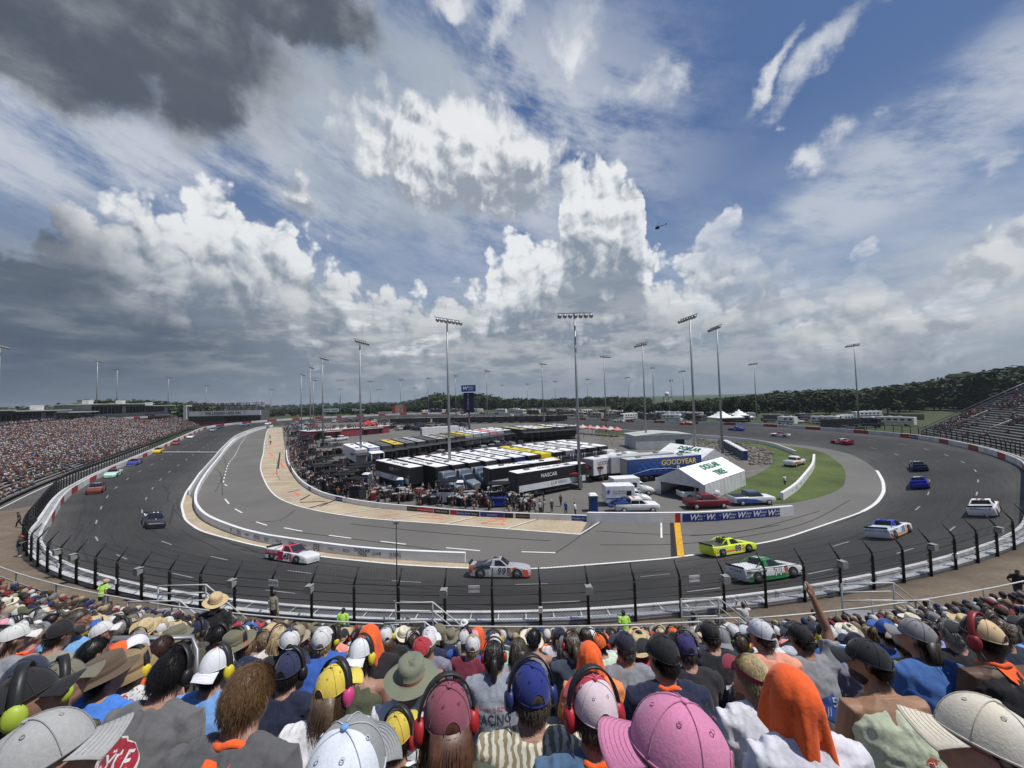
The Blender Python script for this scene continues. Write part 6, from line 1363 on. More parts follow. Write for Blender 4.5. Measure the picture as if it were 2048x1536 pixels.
# equipment on the walkway at left and speakers on the fence posts
for i,(px,py,c) in enumerate(((44,1113,(.05,.02,.02)),(53,1124,(.02,.02,.02)),(65,1133,(.07,.07,.07)))):
    p=G(px,py); o=MB(); o.box((0,0,.35),(.9,.6,.7)); r=empty('equipment_case',tuple(p),.4,['dark red equipment case on the walkway behind the fence','black equipment case between two others on the walkway','grey equipment case nearest the handrail on the walkway'][i],'case'); bevel(o.build('case',PLAIN,r,c),.04); o=MB(); o.tube([(-.2,-.31,.5),(-.1,-.36,.5),(.1,-.36,.5),(.2,-.31,.5)],.02,5); o.build('handle',METAL,r)
NTT=TN
def speaker(px,py,kind,label,group):
    # hangs near the top of a fence post
    best=min(NTT,key=lambda t:(lambda q:(q[0]-px)**2)(proj_px(out_pt(t,1.15)[0]+Vector((0,0,2.6 if kind else 2.0)))) if abs(proj_px(out_pt(t,1.15)[0]+Vector((0,0,2.4)))[1]-py)<60 else 1e9)
    p,n,t=out_pt(best,1.15); hgt=2.75 if kind else 1.75; r=empty('loudspeaker' if kind else 'junction_box',tuple(p+Vector((0,0,hgt))),math.atan2(n.y,n.x),label,'loudspeaker' if kind else 'junction box',group); r.scale=(.72,.72,.72)
    m=MB()
    if kind: m.add([(.0,-.22,-.2),(.5,-.3,-.3),(.5,.3,-.3),(0,.22,-.2),(.0,-.22,.12),(.5,-.3,.22),(.5,.3,.22),(0,.22,.12)],[(0,1,2,3),(4,7,6,5),(0,4,5,1),(1,5,6,2),(2,6,7,3),(3,7,4,0)]); m.box((.2,0,.28),(.6,.5,.05)); bevel(m.build('horn',PLAIN,r,(.27,.28,.27)),.03); m=MB(); m.box((-.05,0,-.05),(.2,.12,.1)); m.build('bracket',BLACKM,r)
    else: m.box((.15,0,0),(.14,.30,.44)); bevel(m.build('box',PLAIN,r,(.6,.6,.58)),.02); m=MB(); m.box((.05,0,0),(.12,.08,.1)); m.build('bracket',BLACKM,r)
def proj_px(p):
    q=np.array(p)-np.array([0,0,CZ]); c=q@_f; return (CX+F*(q@_r)/c,CY-F*(q@_u)/c) if c>0 else (1e6,1e6)
for px,py in ((112,1068),(170,1090),(287,1112),(445,1140) ,(655,1150),(902,1150),(1176,1145),(1452,1125),(1674,1100),(1845,1062),(1990,1030)): speaker(px,py,True,'grey horn loudspeaker mounted near the top of a near fence post','loudspeakers on the near fence')
for px,py in ((111,1098),(233,1124),(573,1164),(1082,1172),(1611,1130),(1905,1074)): speaker(px,py,False,'small white box fixed halfway up a near fence post','white boxes on the near fence')
def fence_sign(px,py,label):
    th=thp(px,py+40,0); best=min(np.linspace(-2.0,-.9,400),key=lambda t:abs(proj_px(out_pt(t,1.15)[0]+Vector((0,0,2.5)))[0]-px)); p,n,t=out_pt(best,1.32); z=2.95 
    r=empty('warning_sign',tuple(p+Vector((0,0,z))),math.atan2(t.y,t.x),label,'sign'); m=MB(); m.box((0,0,0),(.62,.02,.36)); m.build('panel',PLAIN,r,(.75,.75,.75)); sgn=1
    put_text('DO NOT THROW\nOBJECTS AT CARS',.085,(0,-.012,.0) if n.dot(Vector((0,-1,0)))>0 else (0,-.012,0),(1,0,0),(0,0,1),r,(.02,.02,.02),offset=.008,lift=.004)
fence_sign(551,1138,'white warning sign on the fence below the red number 45 truck'); fence_sign(945,1146,'white warning sign on the fence overlapping the silver number 99 truck'); fence_sign(1391,1128,'white warning sign on the fence left of the yellow number 88 truck')
# television camera on a thin mast
def cam_mast(px,py0,py1,Z,lab):
    a=at_depth(px,py0,Z); b=at_depth(px,py1,Z); r=empty('camera_mast',(float(a[0]),float(a[1]),float(a[2])),0,lab,'camera mast'); H=float(b[2]-a[2]); m=MB(); m.tube([(0,0,0),(0,0,H)],[.035,.02],6); m.build('pole',BLACKM,r); m=MB(); m.box((0,0,H),(.25,.12,.12)); m.build('camera',PLAIN,r,(.2,.2,.2))
cam_mast(795,1245,1048,19,'thin black mast with a small camera standing behind the near fence')
# ---------------------------------------------------------------- haze
def haze():
    m=MB(); x0,x1,y0,y1,z0,z1=-3400,3400,-600,5200,-2.0,60.; m.box(((x0+x1)/2,(y0+y1)/2,(z0+z1)/2),(x1-x0,y1-y0,z1-z0)); h=bpy.data.materials.new('haze'); h.use_nodes=True; N=h.node_tree.nodes; L=h.node_tree.links; N.remove(N['Principled BSDF']); v=N.new('ShaderNodeVolumePrincipled'); v.inputs['Density'].default_value=.00014; v.inputs['Color'].default_value=(.62,.70,.80,1); L.new(v.outputs[0],N['Material Output'].inputs['Volume']); tag(m.build('haze',[h]),kind='stuff')
haze()
# ---------------------------------------------------------------- people
TS=bpy.data.scenes.new('workshop')
SKIN=mat('skin',objcol=True,rough=.55,var=.10,scale=7,spec=.35,fine=(30,.06),bump=(60,.15,.004))
CLOTH=mat('cloth',objcol=True,rough=.88,var=.16,scale=3.5,fine=(55,.10),bump=(7,.55,.03),sheen=.15)
CAPM=mat('cap_cloth',objcol=True,rough=.85,var=.10,scale=9,fine=(120,.10),bump=(150,.3,.004),sheen=.2)
STRAW=mat('straw',objcol=True,rough=.8,var=.22,scale=40,fine=(140,.25),bump=(120,.6,.006))
HAIRM=mat('hair',objcol=True,rough=.45,var=.35,scale=14,fine=(60,.35),spec=.5)
GEAR=mat('headset_plastic',objcol=True,rough=.45,var=.08,scale=10)
def _pattern(name,cols,scale,thr):
    m=bpy.data.materials.new(name); m.use_nodes=True; N=m.node_tree.nodes; L=m.node_tree.links; b=N['Principled BSDF']; b.inputs['Roughness'].default_value=.88; tc=N.new('ShaderNodeTexCoord'); prev=None
    for i,c in enumerate(cols):
        n=N.new('ShaderNodeTexNoise'); n.inputs['Scale'].default_value=scale*(1+.15*i); n.inputs['Detail'].default_value=3; n.inputs['Distortion'].default_value=.8; mp=N.new('ShaderNodeMapping'); mp.inputs['Location'].default_value=(i*3.1,i,0); L.new(tc.outputs['Object'],mp.inputs[0]); L.new(mp.outputs[0],n.inputs[0])
        r=N.new('ShaderNodeMapRange'); r.inputs[1].default_value=thr; r.inputs[2].default_value=thr+.03; L.new(n.outputs[0],r.inputs[0]); mx_=N.new('ShaderNodeMix'); mx_.data_type='RGBA'
        if prev is None: mx_.inputs[6].default_value=(*c,1); mx_.inputs[7].default_value=(*c,1)
        else: L.new(prev,mx_.inputs[6]); mx_.inputs[7].default_value=(*c,1)
        L.new(r.outputs[0],mx_.inputs[0]); prev=mx_.outputs[2]
    L.new(prev,b.inputs['Base Color']); return m
CAMO=_pattern('camouflage',[(.12,.11,.09),(.20,.18,.14),(.04,.04,.03),(.30,.28,.24)],18,.53)
NAVYC=_pattern('navy_camouflage',[(.01,.015,.03),(.02,.03,.06),(.10,.12,.16)],22,.56)
FLORAL=_pattern('floral_print',[(.6,.6,.57),(.10,.16,.10),(.35,.04,.04),(.25,.35,.5)],26,.60)
ZEBRA=mat('striped_shirt',(.6,.56,.47),rough=.9,var=0)
def _zebra():
    nt=ZEBRA.node_tree; N=nt.nodes; L=nt.links; b=N['Principled BSDF']; tc=N.new('ShaderNodeTexCoord'); w=N.new('ShaderNodeTexWave'); w.inputs['Scale'].default_value=9; w.inputs['Distortion'].default_value=5; w.inputs['Detail'].default_value=3; w.inputs['Detail Scale'].default_value=2; L.new(tc.outputs['Object'],w.inputs[0]); r=N.new('ShaderNodeMapRange'); r.inputs[1].default_value=.4; r.inputs[2].default_value=.6; L.new(w.outputs[1],r.inputs[0]); m=N.new('ShaderNodeMix'); m.data_type='RGBA'; m.inputs[6].default_value=(.62,.59,.50,1); m.inputs[7].default_value=(.26,.22,.14,1); L.new(r.outputs[0],m.inputs[0]); L.new(m.outputs[2],b.inputs['Base Color'])
_zebra()
def remesh(mb,vox,name,mats,noise=0.,sm=1):
    me=mb.mesh('tmp',[]); o=bpy.data.objects.new('tmp',me); TS.collection.objects.link(o); md=o.modifiers.new('r','REMESH'); md.mode='VOXEL'; md.voxel_size=vox; md.use_smooth_shade=True
    if sm: s=o.modifiers.new('s','SMOOTH'); s.factor=.5; s.iterations=sm
    TS.view_layers[0].update(); dg=TS.view_layers[0].depsgraph; out=bpy.data.meshes.new_from_object(o.evaluated_get(dg)); bpy.data.objects.remove(o); bpy.data.meshes.remove(me); out.name=name; out.materials.clear()
    for m in mats: out.materials.append(m)
    if noise:
        n=len(out.vertices); co=np.empty(n*3,dtype=np.float32); out.vertices.foreach_get('co',co); nr=np.empty(n*3,dtype=np.float32); out.vertices.foreach_get('normal',nr); co=co.reshape(-1,3); nr=nr.reshape(-1,3); x,y,z=co.T
        w=np.sin(31*z+9*np.sin(11*x+3)+6*y)*np.sin(13*x-7*z+2*np.sin(17*y))+.6*np.sin(67*z+23*x*np.sign(x)+8*np.sin(19*x))*np.sin(29*x+31*y)+.5*np.sin(24*(x+z)+5*np.sin(14*z))
        co+=nr*(w*noise)[:,None]; out.vertices.foreach_set('co',co.ravel())
    out.polygons.foreach_set('use_smooth',[True]*len(out.polygons)); return out
Tm=Matrix.Translation
def Rm(a,ax): return Matrix.Rotation(a,4,ax)
# pose: dict(stand,lean,hy (head yaw, + = left),hp (head down),arms)
def pose_mats(P):
    dz=.84 if P.get('stand') else 0.
    T=Tm((0,0,dz))@Tm((0,0,.08))@Rm(-P.get('lean',.12),'X')@Rm(P.get('side',0),'Y')@Tm((0,0,-.08))
    H=T@Tm((0,.02,.64))@Rm(P.get('hy',0),'Z')@Rm(-P.get('hp',-.05)+P.get('lean',.12)*.8,'X')@Tm((0,-.02,-.64))@Tm((0,.045,.785))
    return T,H
def arm_pts(P,s,T):
    a=P.get('arms','knees'); dz=.84 if P.get('stand') else 0; sh=T@Vector((.195*s,-.008,.585))
    if P.get('stand') and a=='knees': a='down'
    if isinstance(a,tuple): a=a[0] if s<0 else a[1]
    if a=='knees': return [sh,Vector((.27*s,.13,.27)),Vector((.15*s,.40,.19)),Vector((.10*s,.50,.15))]
    if a=='elbows': return [sh,Vector((.25*s,.30,.18)),Vector((.08*s,.50,.22)),Vector((.03*s,.58,.24))]
    if a=='fold': return [sh,Vector((.27*s,.10,.29)),Vector((-.02*s,.27,.33)),Vector((-.10*s,.26,.34))]
    if a=='brim': return [sh,sh+Vector((.16*s,.12,-.05)),sh+Vector((.02*s,.24,.22)),sh+Vector((-.03*s,.20,.30))]
    if a=='up': return [sh,sh+Vector((.08*s,.12,.24)),sh+Vector((.02*s,.20,.50)),sh+Vector((.0,.22,.60))]
    if a=='phone': return [sh,sh+Vector((.10*s,.22,-.10)),sh+Vector((-.05*s,.38,.12)),sh+Vector((-.08*s,.42,.20))]
    if a=='down': return [sh,Vector((.25*s,-.02,dz+.28)),Vector((.26*s,.07,dz+.03)),Vector((.26*s,.11,dz-.07))]
    if a=='hip': return [sh,Vector((.33*s,-.06,dz+.30)),Vector((.17*s,.03,dz+.14)),Vector((.12*s,.08,dz+.12))]
    if a=='hold': return [sh,Vector((.25*s,.08,dz+.30)),Vector((.10*s,.30,dz+.34)),Vector((.05*s,.38,dz+.36))]
def leg_pts(P,s):
    if P.get('stand'):
        st=P.get('step',0)*s; return [Vector((.09*s,0,.90)),Vector((.105*s,.03+st*.5,.50)),Vector((.11*s,-.02+st,.09)),Vector((.13*s,.12+st,.03))]
    return [Vector((.09*s,.0,.09)),Vector((.14*s,.43,.11)),Vector((.12*s,.42,-.34)),Vector((.14*s,.56,-.40))]
TORSO=[((0,-.005,.0),(.168,.125)),((0,-.015,.12),(.168,.12)),((0,-.03,.26),(.158,.112)),((0,-.025,.40),(.176,.12)),((0,-.012,.52),(.186,.112)),((0,-.005,.59),(.165,.088)),((0,.005,.64),(.092,.070))]
def hand(m,w,e,s,hi):
    d=(e-w).normalized(); side=d.cross(Vector((0,0,1))).normalized()*s; up=side.cross(d)*s
    m.tube([w,w.lerp(e,.45),w.lerp(e,.95)],[(.026,.020),(.040,.016),(.038,.013)],8)
    L_=[.066,.078,.082,.074,.058] 
    for k in range(4):
        b=w.lerp(e,.9)+side*(k-1.5)*.020; l=[.068,.076,.071,.056][k]; c=b+d*l*.5; f=c+d*l*.45-up*.018; m.tube([b-d*.02,b,c,f],[.009,.0095,.0085,.007],6)
    b=w.lerp(e,.25)+side*-.028; m.tube([b,b+d*.035-side*.028,b+d*.065-side*.030-up*.01],[.013,.011,.008],6)
_PM={}
def body_mesh(P,hi,fat=1.):
    key=('b',tuple(sorted(P.items(),key=str)),hi,fat)
    if key in _PM: return _PM[key]
    T,H=pose_mats(P); m=MB()
    pts=[T@Vector(p) for p,_ in TORSO]; m.tube(pts,[(a*fat,b*fat) for _,(a,b) in TORSO],14)
    nk0=T@Vector((0,.0,.60)); nk1=H@Vector((0,-.012,-.06)); m.tube([nk0,nk0.lerp(nk1,.5),nk1],[.080,.062,.058],10)
    for q_ in (-1,1): m.tube([H@Vector((.025*q_,-.03,-.075)),T@Vector((.06*q_,-.02,.615)),T@Vector((.13*q_,-.01,.590))],[.034,.040,.042],8)
    m.ball((0,0,.01),(.077,.098,.105),16,12,0,H); m.ball((0,.022,-.055),(.056,.068,.062),12,8,0,H)
    m.tube([H@Vector((0,.092,.012)),H@Vector((0,.118,-.022)),H@Vector((0,.098,-.036))],[.009,.016,.010],7)
    for s in (-1,1):
        m.ball((.080*s,-.004,-.008),(.010,.020,.031),8,6,0,H); m.tube([H@Vector((.015*s,.090,.028)),H@Vector((.050*s,.082,.026))],.009,5)
        a=arm_pts(P,s,T); m.tube([a[0].lerp(T@Vector((0,0,.53)),.35),a[0],a[0].lerp(a[1],.5),a[1],a[1].lerp(a[2],.35),a[2]],[.062,.060,.050,.040,.040,.026],9); hand(m,a[2],a[3],s,hi)
        l=leg_pts(P,s); m.tube([l[0],l[0].lerp(l[1],.5),l[1],l[1].lerp(l[2],.35),l[2]],[.088*fat,.078,.056,.055,.036],9); m.tube([l[2]-Vector((0,.04,.03)),l[2]+Vector((0,.02,-.03)),l[3]],[.036,.042,.03],7)
    m.ball(tuple(T@Vector((0,.105,-.3))) if False else tuple(H@Vector((0,.085,-.052))),(.024,.016,.012),6,4)
    _PM[key]=remesh(m,.0075 if hi==2 else (.013 if hi==1 else .026),'body',[SKIN]); return _PM[key]
def shirt_mesh(P,hi,kind,fat=1.):
    key=('s',tuple(sorted(P.items(),key=str)),hi,kind,fat)
    if key in _PM: return _PM[key]
    T,H=pose_mats(P); m=MB(); g=.014; tor=TORSO[:-1]+[((0,-.002,.640),(.094,.076))]
    if kind=='tank': tor=TORSO[:-2]+[((0,-.004,.585),(.135,.082)),((0,.0,.612),(.110,.068))]
    pts=[T@Vector(p) for p,_ in tor]; m.tube(pts,[(a*fat+g*(1.5-i*.12),b*fat+g*(1.5-i*.12)) for i,(_,(a,b)) in enumerate(tor)],16)
    if kind!='tank':
        for q_ in (-1,1): m.tube([T@Vector((.045*q_,-.018,.640)),T@Vector((.09*q_,-.018,.622)),T@Vector((.165*q_,-.01,.598))],[.046,.058,.062],9)
    for s in (-1,1):
        a=arm_pts(P,s,T); e={'tee':.72,'long':1.,'tank':.0,'poly':.75}[kind]
        if kind=='long': m.tube([a[0].lerp(T@Vector((0,0,.53)),.35),a[0],a[0].lerp(a[1],.5),a[1],a[1].lerp(a[2],.5),a[2]],[.076,.076,.068,.056,.054,.042],10)
        elif kind!='tank': m.tube([a[0].lerp(T@Vector((0,0,.53)),.35),a[0],a[0].lerp(a[1],.45),a[0].lerp(a[1],e)],[.078,.078,.073,.074],10)
        if kind=='hood': pass
    _PM[key]=remesh(m,.010 if hi==2 else (.017 if hi==1 else .034),'shirt',[CLOTH],.0045 if hi else 0,1); return _PM[key]
def pants_mesh(P,hi,short):
    key=('p',tuple(sorted(P.items(),key=str)),hi,short)
    if key in _PM: return _PM[key]
    T,H=pose_mats(P); m=MB(); pts=[T@Vector((0,-.005,-.03)),T@Vector((0,-.01,.10)),T@Vector((0,-.02,.17))]; m.tube(pts,[(.172,.132),(.178,.134),(.170,.125)],12)
    for s in (-1,1):
        l=leg_pts(P,s)
        if short: m.tube([l[0],l[0].lerp(l[1],.5),l[0].lerp(l[1],.95)],[.10,.094,.084],9)
        else: m.tube([l[0],l[0].lerp(l[1],.5),l[1],l[1].lerp(l[2],.5),l[1].lerp(l[2],.95)],[.10,.092,.073,.066,.06],9)
    _PM[key]=remesh(m,.018 if hi else .034,'trousers',[CLOTH],.004 if hi else 0); return _PM[key]
def shoe_mesh(P):
    key=('sh',bool(P.get('stand')),P.get('step',0))
    if key in _PM: return _PM[key]
    m=MB()
    for s in (-1,1): l=leg_pts(P,s); m.tube([l[2]-Vector((0,.05,.05)),l[2]+Vector((0,.02,-.045)),l[3]+Vector((0,.03,0))],[(.045,.04),(.05,.045),(.045,.03)],8)
    _PM[key]=m.mesh('shoes',[CLOTH]); return _PM[key]
def head_pt(az,el,k=1.):
    # on the skull surface, head-local; az 0 = front(+y), pi = back
    return Vector((.079*math.sin(az)*math.cos(el)*k,.100*math.cos(az)*math.cos(el)*k,.01+.107*math.sin(el)*k))
def hair_mesh(kind,hi,hat=False):
    key=('h',kind,hi,hat)
    if key in _PM: return _PM[key]
    R=random.Random(hash(kind)%1000 if False else {'short':3,'long':5,'tail':7,'bun':9,'shoulder':11}[kind]); m=MB()
    def low(az): # hair line elevation
        b=abs(((az+math.pi)%(2*math.pi))-math.pi); return np.interp(b,[0,.7,1.2,1.6,2.1,3.15],[.62,.50,.25,-.05,-.55,-.72])
    n=36; R_=[]
    for j in range(9):
        ring=[]
        for i in range(n): az=2*math.pi*i/n; lo=low(az); el=lo+(math.pi/2-.01-lo)*j/8.; ring.append(tuple(head_pt(az,el,(1.03 if hat else 1.06)+.012*math.sin(i*2.3+j))))
        R_.append(ring)
    m.rings(R_,0,True)
    N_={2:3800,1:700,0:110}[hi]; w={2:.0011,1:.0028,0:.008}[hi]
    if hat: N_=int(N_*.55)
    for q in range(N_):
        az=R.uniform(0,2*math.pi); lo=low(az); el=math.asin(R.uniform(math.sin(max(lo,-1.2)),1)) ; el=min(el,.06+.0*az) if hat else el; el=R.uniform(lo,.06) if hat and lo<.06 else el
        if hat and lo>=.06: continue
        p=head_pt(az,el,1.02 if hat else 1.04); out=Vector((p.x,p.y,p.z-.01)).normalized(); L_={'short':R.uniform(.02,.045),'long':R.uniform(.18,.32),'shoulder':R.uniform(.14,.24),'tail':.06,'bun':.05}[kind]
        d=(out*(.12 if hat else .5 if kind=='short' else .25)+Vector((0,-.25,-.45 if kind=='short' else -.8))+Vector((R.uniform(-.25,.25),R.uniform(-.25,.25),R.uniform(-.2,.2)))).normalized(); pts=[p]; k=4 if L_<.1 else 7
        for s in range(k):
            nx=pts[-1]+d*L_/k; rr2=Vector((nx.x/.085,nx.y/.106,(nx.z-.01)/.113))
            if rr2.length<1.02: nx=Vector((rr2.x*.085,rr2.y*.106,rr2.z*.113))*(1.03/rr2.length)+Vector((0,0,.01))
            if L_>.1 and nx.y>-.02 and abs(nx.x)<.08 and nx.z<-.03: nx.y-=.02
            pts.append(nx); d=(d*.7+Vector((R.uniform(-.12,.12),-.05,-.45))).normalized()
        side=d.cross(Vector((0,1,.2))).normalized(); V=[]
        for i,pp in enumerate(pts): ww=w*(1-.75*i/len(pts))*R.uniform(.8,1.2); V+=[pp-side*ww,pp+side*ww]
        m.add(V,[(2*i,2*i+1,2*i+3,2*i+2) for i in range(len(pts)-1)],0,None,True)
    if kind in('long','shoulder'):
        e=-.27 if kind=='long' else -.16; m.tube([(0,-.07,.02),(0,-.095,-.08),(0,-.105,e*.7),(0,-.11,e)],[(.075,.045),(.085,.035),(.08,.028),(.04,.012)],12)
    if kind=='tail': m.tube([(0,-.095,.03),(0,-.135,.02),(0,-.145,-.08),(0,-.12,-.22)],[.022,.032,.030,.008],9)
    if kind=='bun': m.ball((0,-.12,.03),(.04,.036,.04),10,7)
    _PM[key]=m.mesh('hair',[HAIRM]); return _PM[key]
def dome(hi,k=1.,h=1.0,z0=.022,n=None):
    n=n or (48 if hi==2 else 24 if hi else 12); R_=[]; J=12 if hi==2 else 7 if hi else 4
    for j in range(J+1):
        e=math.pi/2*j/J*.985; R_.append([(.0865*k*math.sin(2*math.pi*i/n)*math.cos(e)**.8,(.107*k)*math.cos(2*math.pi*i/n)*math.cos(e)**.8,z0+(.108*h)*math.sin(e)*(1+.05*math.cos(2*math.pi*i/n))) for i in range(n)])
    return R_
def cap_parts(hi,flat=False):
    key=('cap',hi,flat)
    if key in _PM: return _PM[key]
    n=48 if hi==2 else 24 if hi else 12; m=MB(); R_=dome(hi,1.,1.0)
    # crown with an arched opening at the back (i around n/2)
    V=[p for r in R_ for p in r]; Fc=[]; op=n*3//48
    for j in range(len(R_)-1):
        for i in range(n):
            b=abs(i+.5-n/2); 
            Fc.append((j*n+i,j*n+(i+1)%n,(j+1)*n+(i+1)%n,(j+1)*n+i))
    Fc.append(tuple(range((len(R_)-1)*n,len(R_)*n))); front=MB(); back=MB()
    for f in Fc:
        y=sum(V[i][1] for i in f)/len(f); (front if y>.0 else back).f.append(f)
    for b in (front,back): b.v=V; b.m=[0]*len(b.f); b.sm=[True]*len(b.f)
    seam=MB()
    if hi:
        for k in range(6):
            a=k*math.pi/3+math.pi/6*0; pts=[]
            for j in range(9): e=math.pi/2*j/8*.97; pts.append((.0877*math.sin(a)*math.cos(e)**.8,.1085*math.cos(a)*math.cos(e)**.8,.0225+.110*math.sin(e)*(1+.05*math.cos(a))))
            if k!=3: seam.tube(pts,.0013,4)
        seam.tube([(.0868*math.sin(a)*1.005,.1075*math.cos(a)*1.005,.026) for a in np.linspace(0,2*math.pi,40)],.0022,5)
        for k in range(6):
            a=k*math.pi/3+math.pi/6; e=.95; c=Vector((.0877*math.sin(a)*math.cos(e)**.8,.1085*math.cos(a)*math.cos(e)**.8,.0225+.110*math.sin(e))); nn=Vector((c.x/.0077,c.y/.0115,(c.z-.02)/.012)).normalized(); t=nn.orthogonal().normalized(); u=nn.cross(t); seam.tube([c+nn*.001+(t*math.cos(q)+u*math.sin(q))*.0045 for q in np.linspace(0,2*math.pi,9)],.0012,4)
    arch=MB()
    if hi:
        rim=[]
        for q in np.linspace(0,math.pi,15): az=math.pi+.36*math.cos(q); e=.10+.44*math.sin(q); rim.append((.0877*math.sin(az)*math.cos(e)**.8,.1085*math.cos(az)*math.cos(e)**.8,.0225+.110*math.sin(e)*(1+.05*math.cos(az))))
        ctr=(0,-.106,.052); rim2=[(ctr[0]+(p[0]-ctr[0])*.5,-.1085-.0005,ctr[2]+(p[2]-ctr[2])*.5) for p in rim]
        arch.add(rim+[(0,-.1078,.045)],[(i,i+1,15) for i in range(14)]+[(14,0,15)],0,None,True); seam.tube([(p[0]*1.01,p[1]*1.006,p[2]) for p in rim],.0024,5)
    btn=MB(); btn.ball((0,.0,.1335),(.0095,.0095,.005),12,6)
    br=MB(); nx=20 if hi==2 else 10; ny=7; V=[];L_=.075
    for j in range(ny+1):
        for i in range(nx+1):
            a=(i/nx-.5)*2.1; r0=Vector((.0875*math.sin(a),.107*math.cos(a),0)); ext=L_*math.cos(a*.72)**.7; q=j/ny; p=r0+Vector((math.sin(a)*.35,1,0))*ext*q; z=.026-.30*(p.x**2)/.09*(.5+q*.8)-.012*q; V.append((p.x,p.y,z))
    k=len(V); V2=[(x,y,z-.003) for x,y,z in V]; Fc=[]
    for j in range(ny):
        for i in range(nx): a=j*(nx+1)+i; Fc+=[(a,a+1,a+nx+2,a+nx+1),(k+a,k+a+nx+1,k+a+nx+2,k+a+1)]
    e=ny*(nx+1); Fc+=[(e+i,e+i+1,k+e+i+1,k+e+i) for i in range(nx)]+[(j*(nx+1),(j+1)*(nx+1),k+(j+1)*(nx+1),k+j*(nx+1)) for j in range(ny)]+[(j*(nx+1)+nx,k+j*(nx+1)+nx,k+(j+1)*(nx+1)+nx,(j+1)*(nx+1)+nx) for j in range(ny)]
    br.add(V+V2,Fc,0,None,True); stitch=MB()
    if hi==2:
        for q in (.2,.35,.5,.65,.8,.92):
            stitch.tube([(lambda a:(.0875*math.sin(a)+math.sin(a)*.35*L_*math.cos(a*.72)**.7*q,.107*math.cos(a)+L_*math.cos(a*.72)**.7*q,.0268-.30*((.0875*math.sin(a)+math.sin(a)*.35*L_*q)**2)/.09*(.5+q*.8)-.012*q))(a) for a in np.linspace(-.95,.95,24)],.0008,3)
    r=(front.mesh('crown_front',[CAPM]),back.mesh('crown_back',[CAPM]),br.mesh('brim',[CAPM]),seam.mesh('seam',[CAPM]) if hi else None,btn.mesh('button',[CAPM]) if hi else None,stitch.mesh('stitching',[CAPM]) if hi==2 else None,arch.mesh('opening',[HAIRM]) if hi else None)
    _PM[key]=r; return r
def hat_mesh(kind,hi):
    key=('hat',kind,hi)
    if key in _PM: return _PM[key]
    n=40 if hi==2 else 24 if hi else 14; A=[2*math.pi*i/n for i in range(n)]; R_=[]
    spec={'straw':[(1.0,.0,.04),(1.0,.05,0),(.93,.095,0),(.62,.118,0),(.2,.105,0)],'cowboy':[(1.0,0,.04),(.99,.06,0),(.92,.115,0),(.6,.125,0),(.25,.10,0)],'boonie':[(1.02,0,0),(1.02,.05,0),(.97,.085,0),(.7,.10,0),(.2,.102,0)],'bucket':[(1.0,.02,0),(.97,.07,0),(.9,.10,0),(.5,.112,0),(.1,.113,0)],'safari':[(1.03,0,0),(1.02,.06,0),(.97,.098,0),(.7,.108,0),(.25,.10,0)]}[kind]
    br={'straw':(.17,.19,.0,.004),'cowboy':(.155,.205,.07,.0),'boonie':(.155,.175,-.02,.0),'bucket':(.125,.145,-.055,0),'safari':(.185,.20,-.015,.0)}[kind]
    m=MB(); bx,by,curl,_=br; z0=.03
    ring=lambda f:[f(a) for a in A]
    wob=lambda a,k:.006*math.sin(3*a+1)*k
    for q in (1.,.66,.33,0):
        R_.append(ring(lambda a:(( .09+(bx-.09)*q)*math.sin(a),(.109+(by-.109)*q)*math.cos(a),z0+(curl*(math.sin(a)**2 if kind=='cowboy' else 1))*q**1.6+wob(a,q))))
    for k,z,_ in spec[1:]:
        R_.append(ring(lambda a:(.09*k*math.sin(a),.109*k*math.cos(a),z0+z-(.018*abs(math.cos(a)) if kind in('cowboy','straw') and k<.95 else 0)*0-(.02*(1-k)*1.2 if kind in('cowboy','safari') and abs(math.sin(a))<.5 else 0))))
    m.rings(R_,0,False,True); m.add([R_[-1][i] for i in range(n)],[tuple(range(n))])
    me=m.mesh(kind+'_hat',[STRAW if kind in('straw','cowboy') else CAPM]); b=MB(); b.rings([ring(lambda a:(.0925*math.sin(a),.1115*math.cos(a),z0+z)) for z in (.002,.022)],0,False); _PM[key]=(me,b.mesh('hat_band',[CAPM])); return _PM[key]
def headset_meshes(hi):
    key=('hs',hi)
    if key in _PM: return _PM[key]
    band=MB(); n=20 if hi else 10; A=np.linspace(-.18,math.pi+.18,n); band.rings([[(math.cos(a)*(.098+dx),.0+dy,.012+math.sin(a)*(.137+dx)) for dx,dy in ((0,-.018),(.007,-.018),(.007,.018),(0,.018))] for a in A],0,True,True)
    cups=[]
    for s in (-1,1): cup=MB(); cups.append(cup); cup.tube([(s*.078,0,-.012),(s*.100,0,-.012),(s*.118,0,-.012)],[(.030,.040),(.035,.046),(.024,.034)],16 if hi else 8)
    cab=MB(); cab.tube([(-.108,-.01,-.05),(-.10,-.05,-.13),(-.04,-.10,-.19),(.03,-.11,-.18),(.09,-.08,-.22)],.0022,5)
    _PM[key]=(band.mesh('headband',[GEAR]),(cups[0].mesh('ear_cup',[GEAR]),cups[1].mesh('ear_cup',[GEAR])),cab.mesh('cable',[GEAR])); return _PM[key]
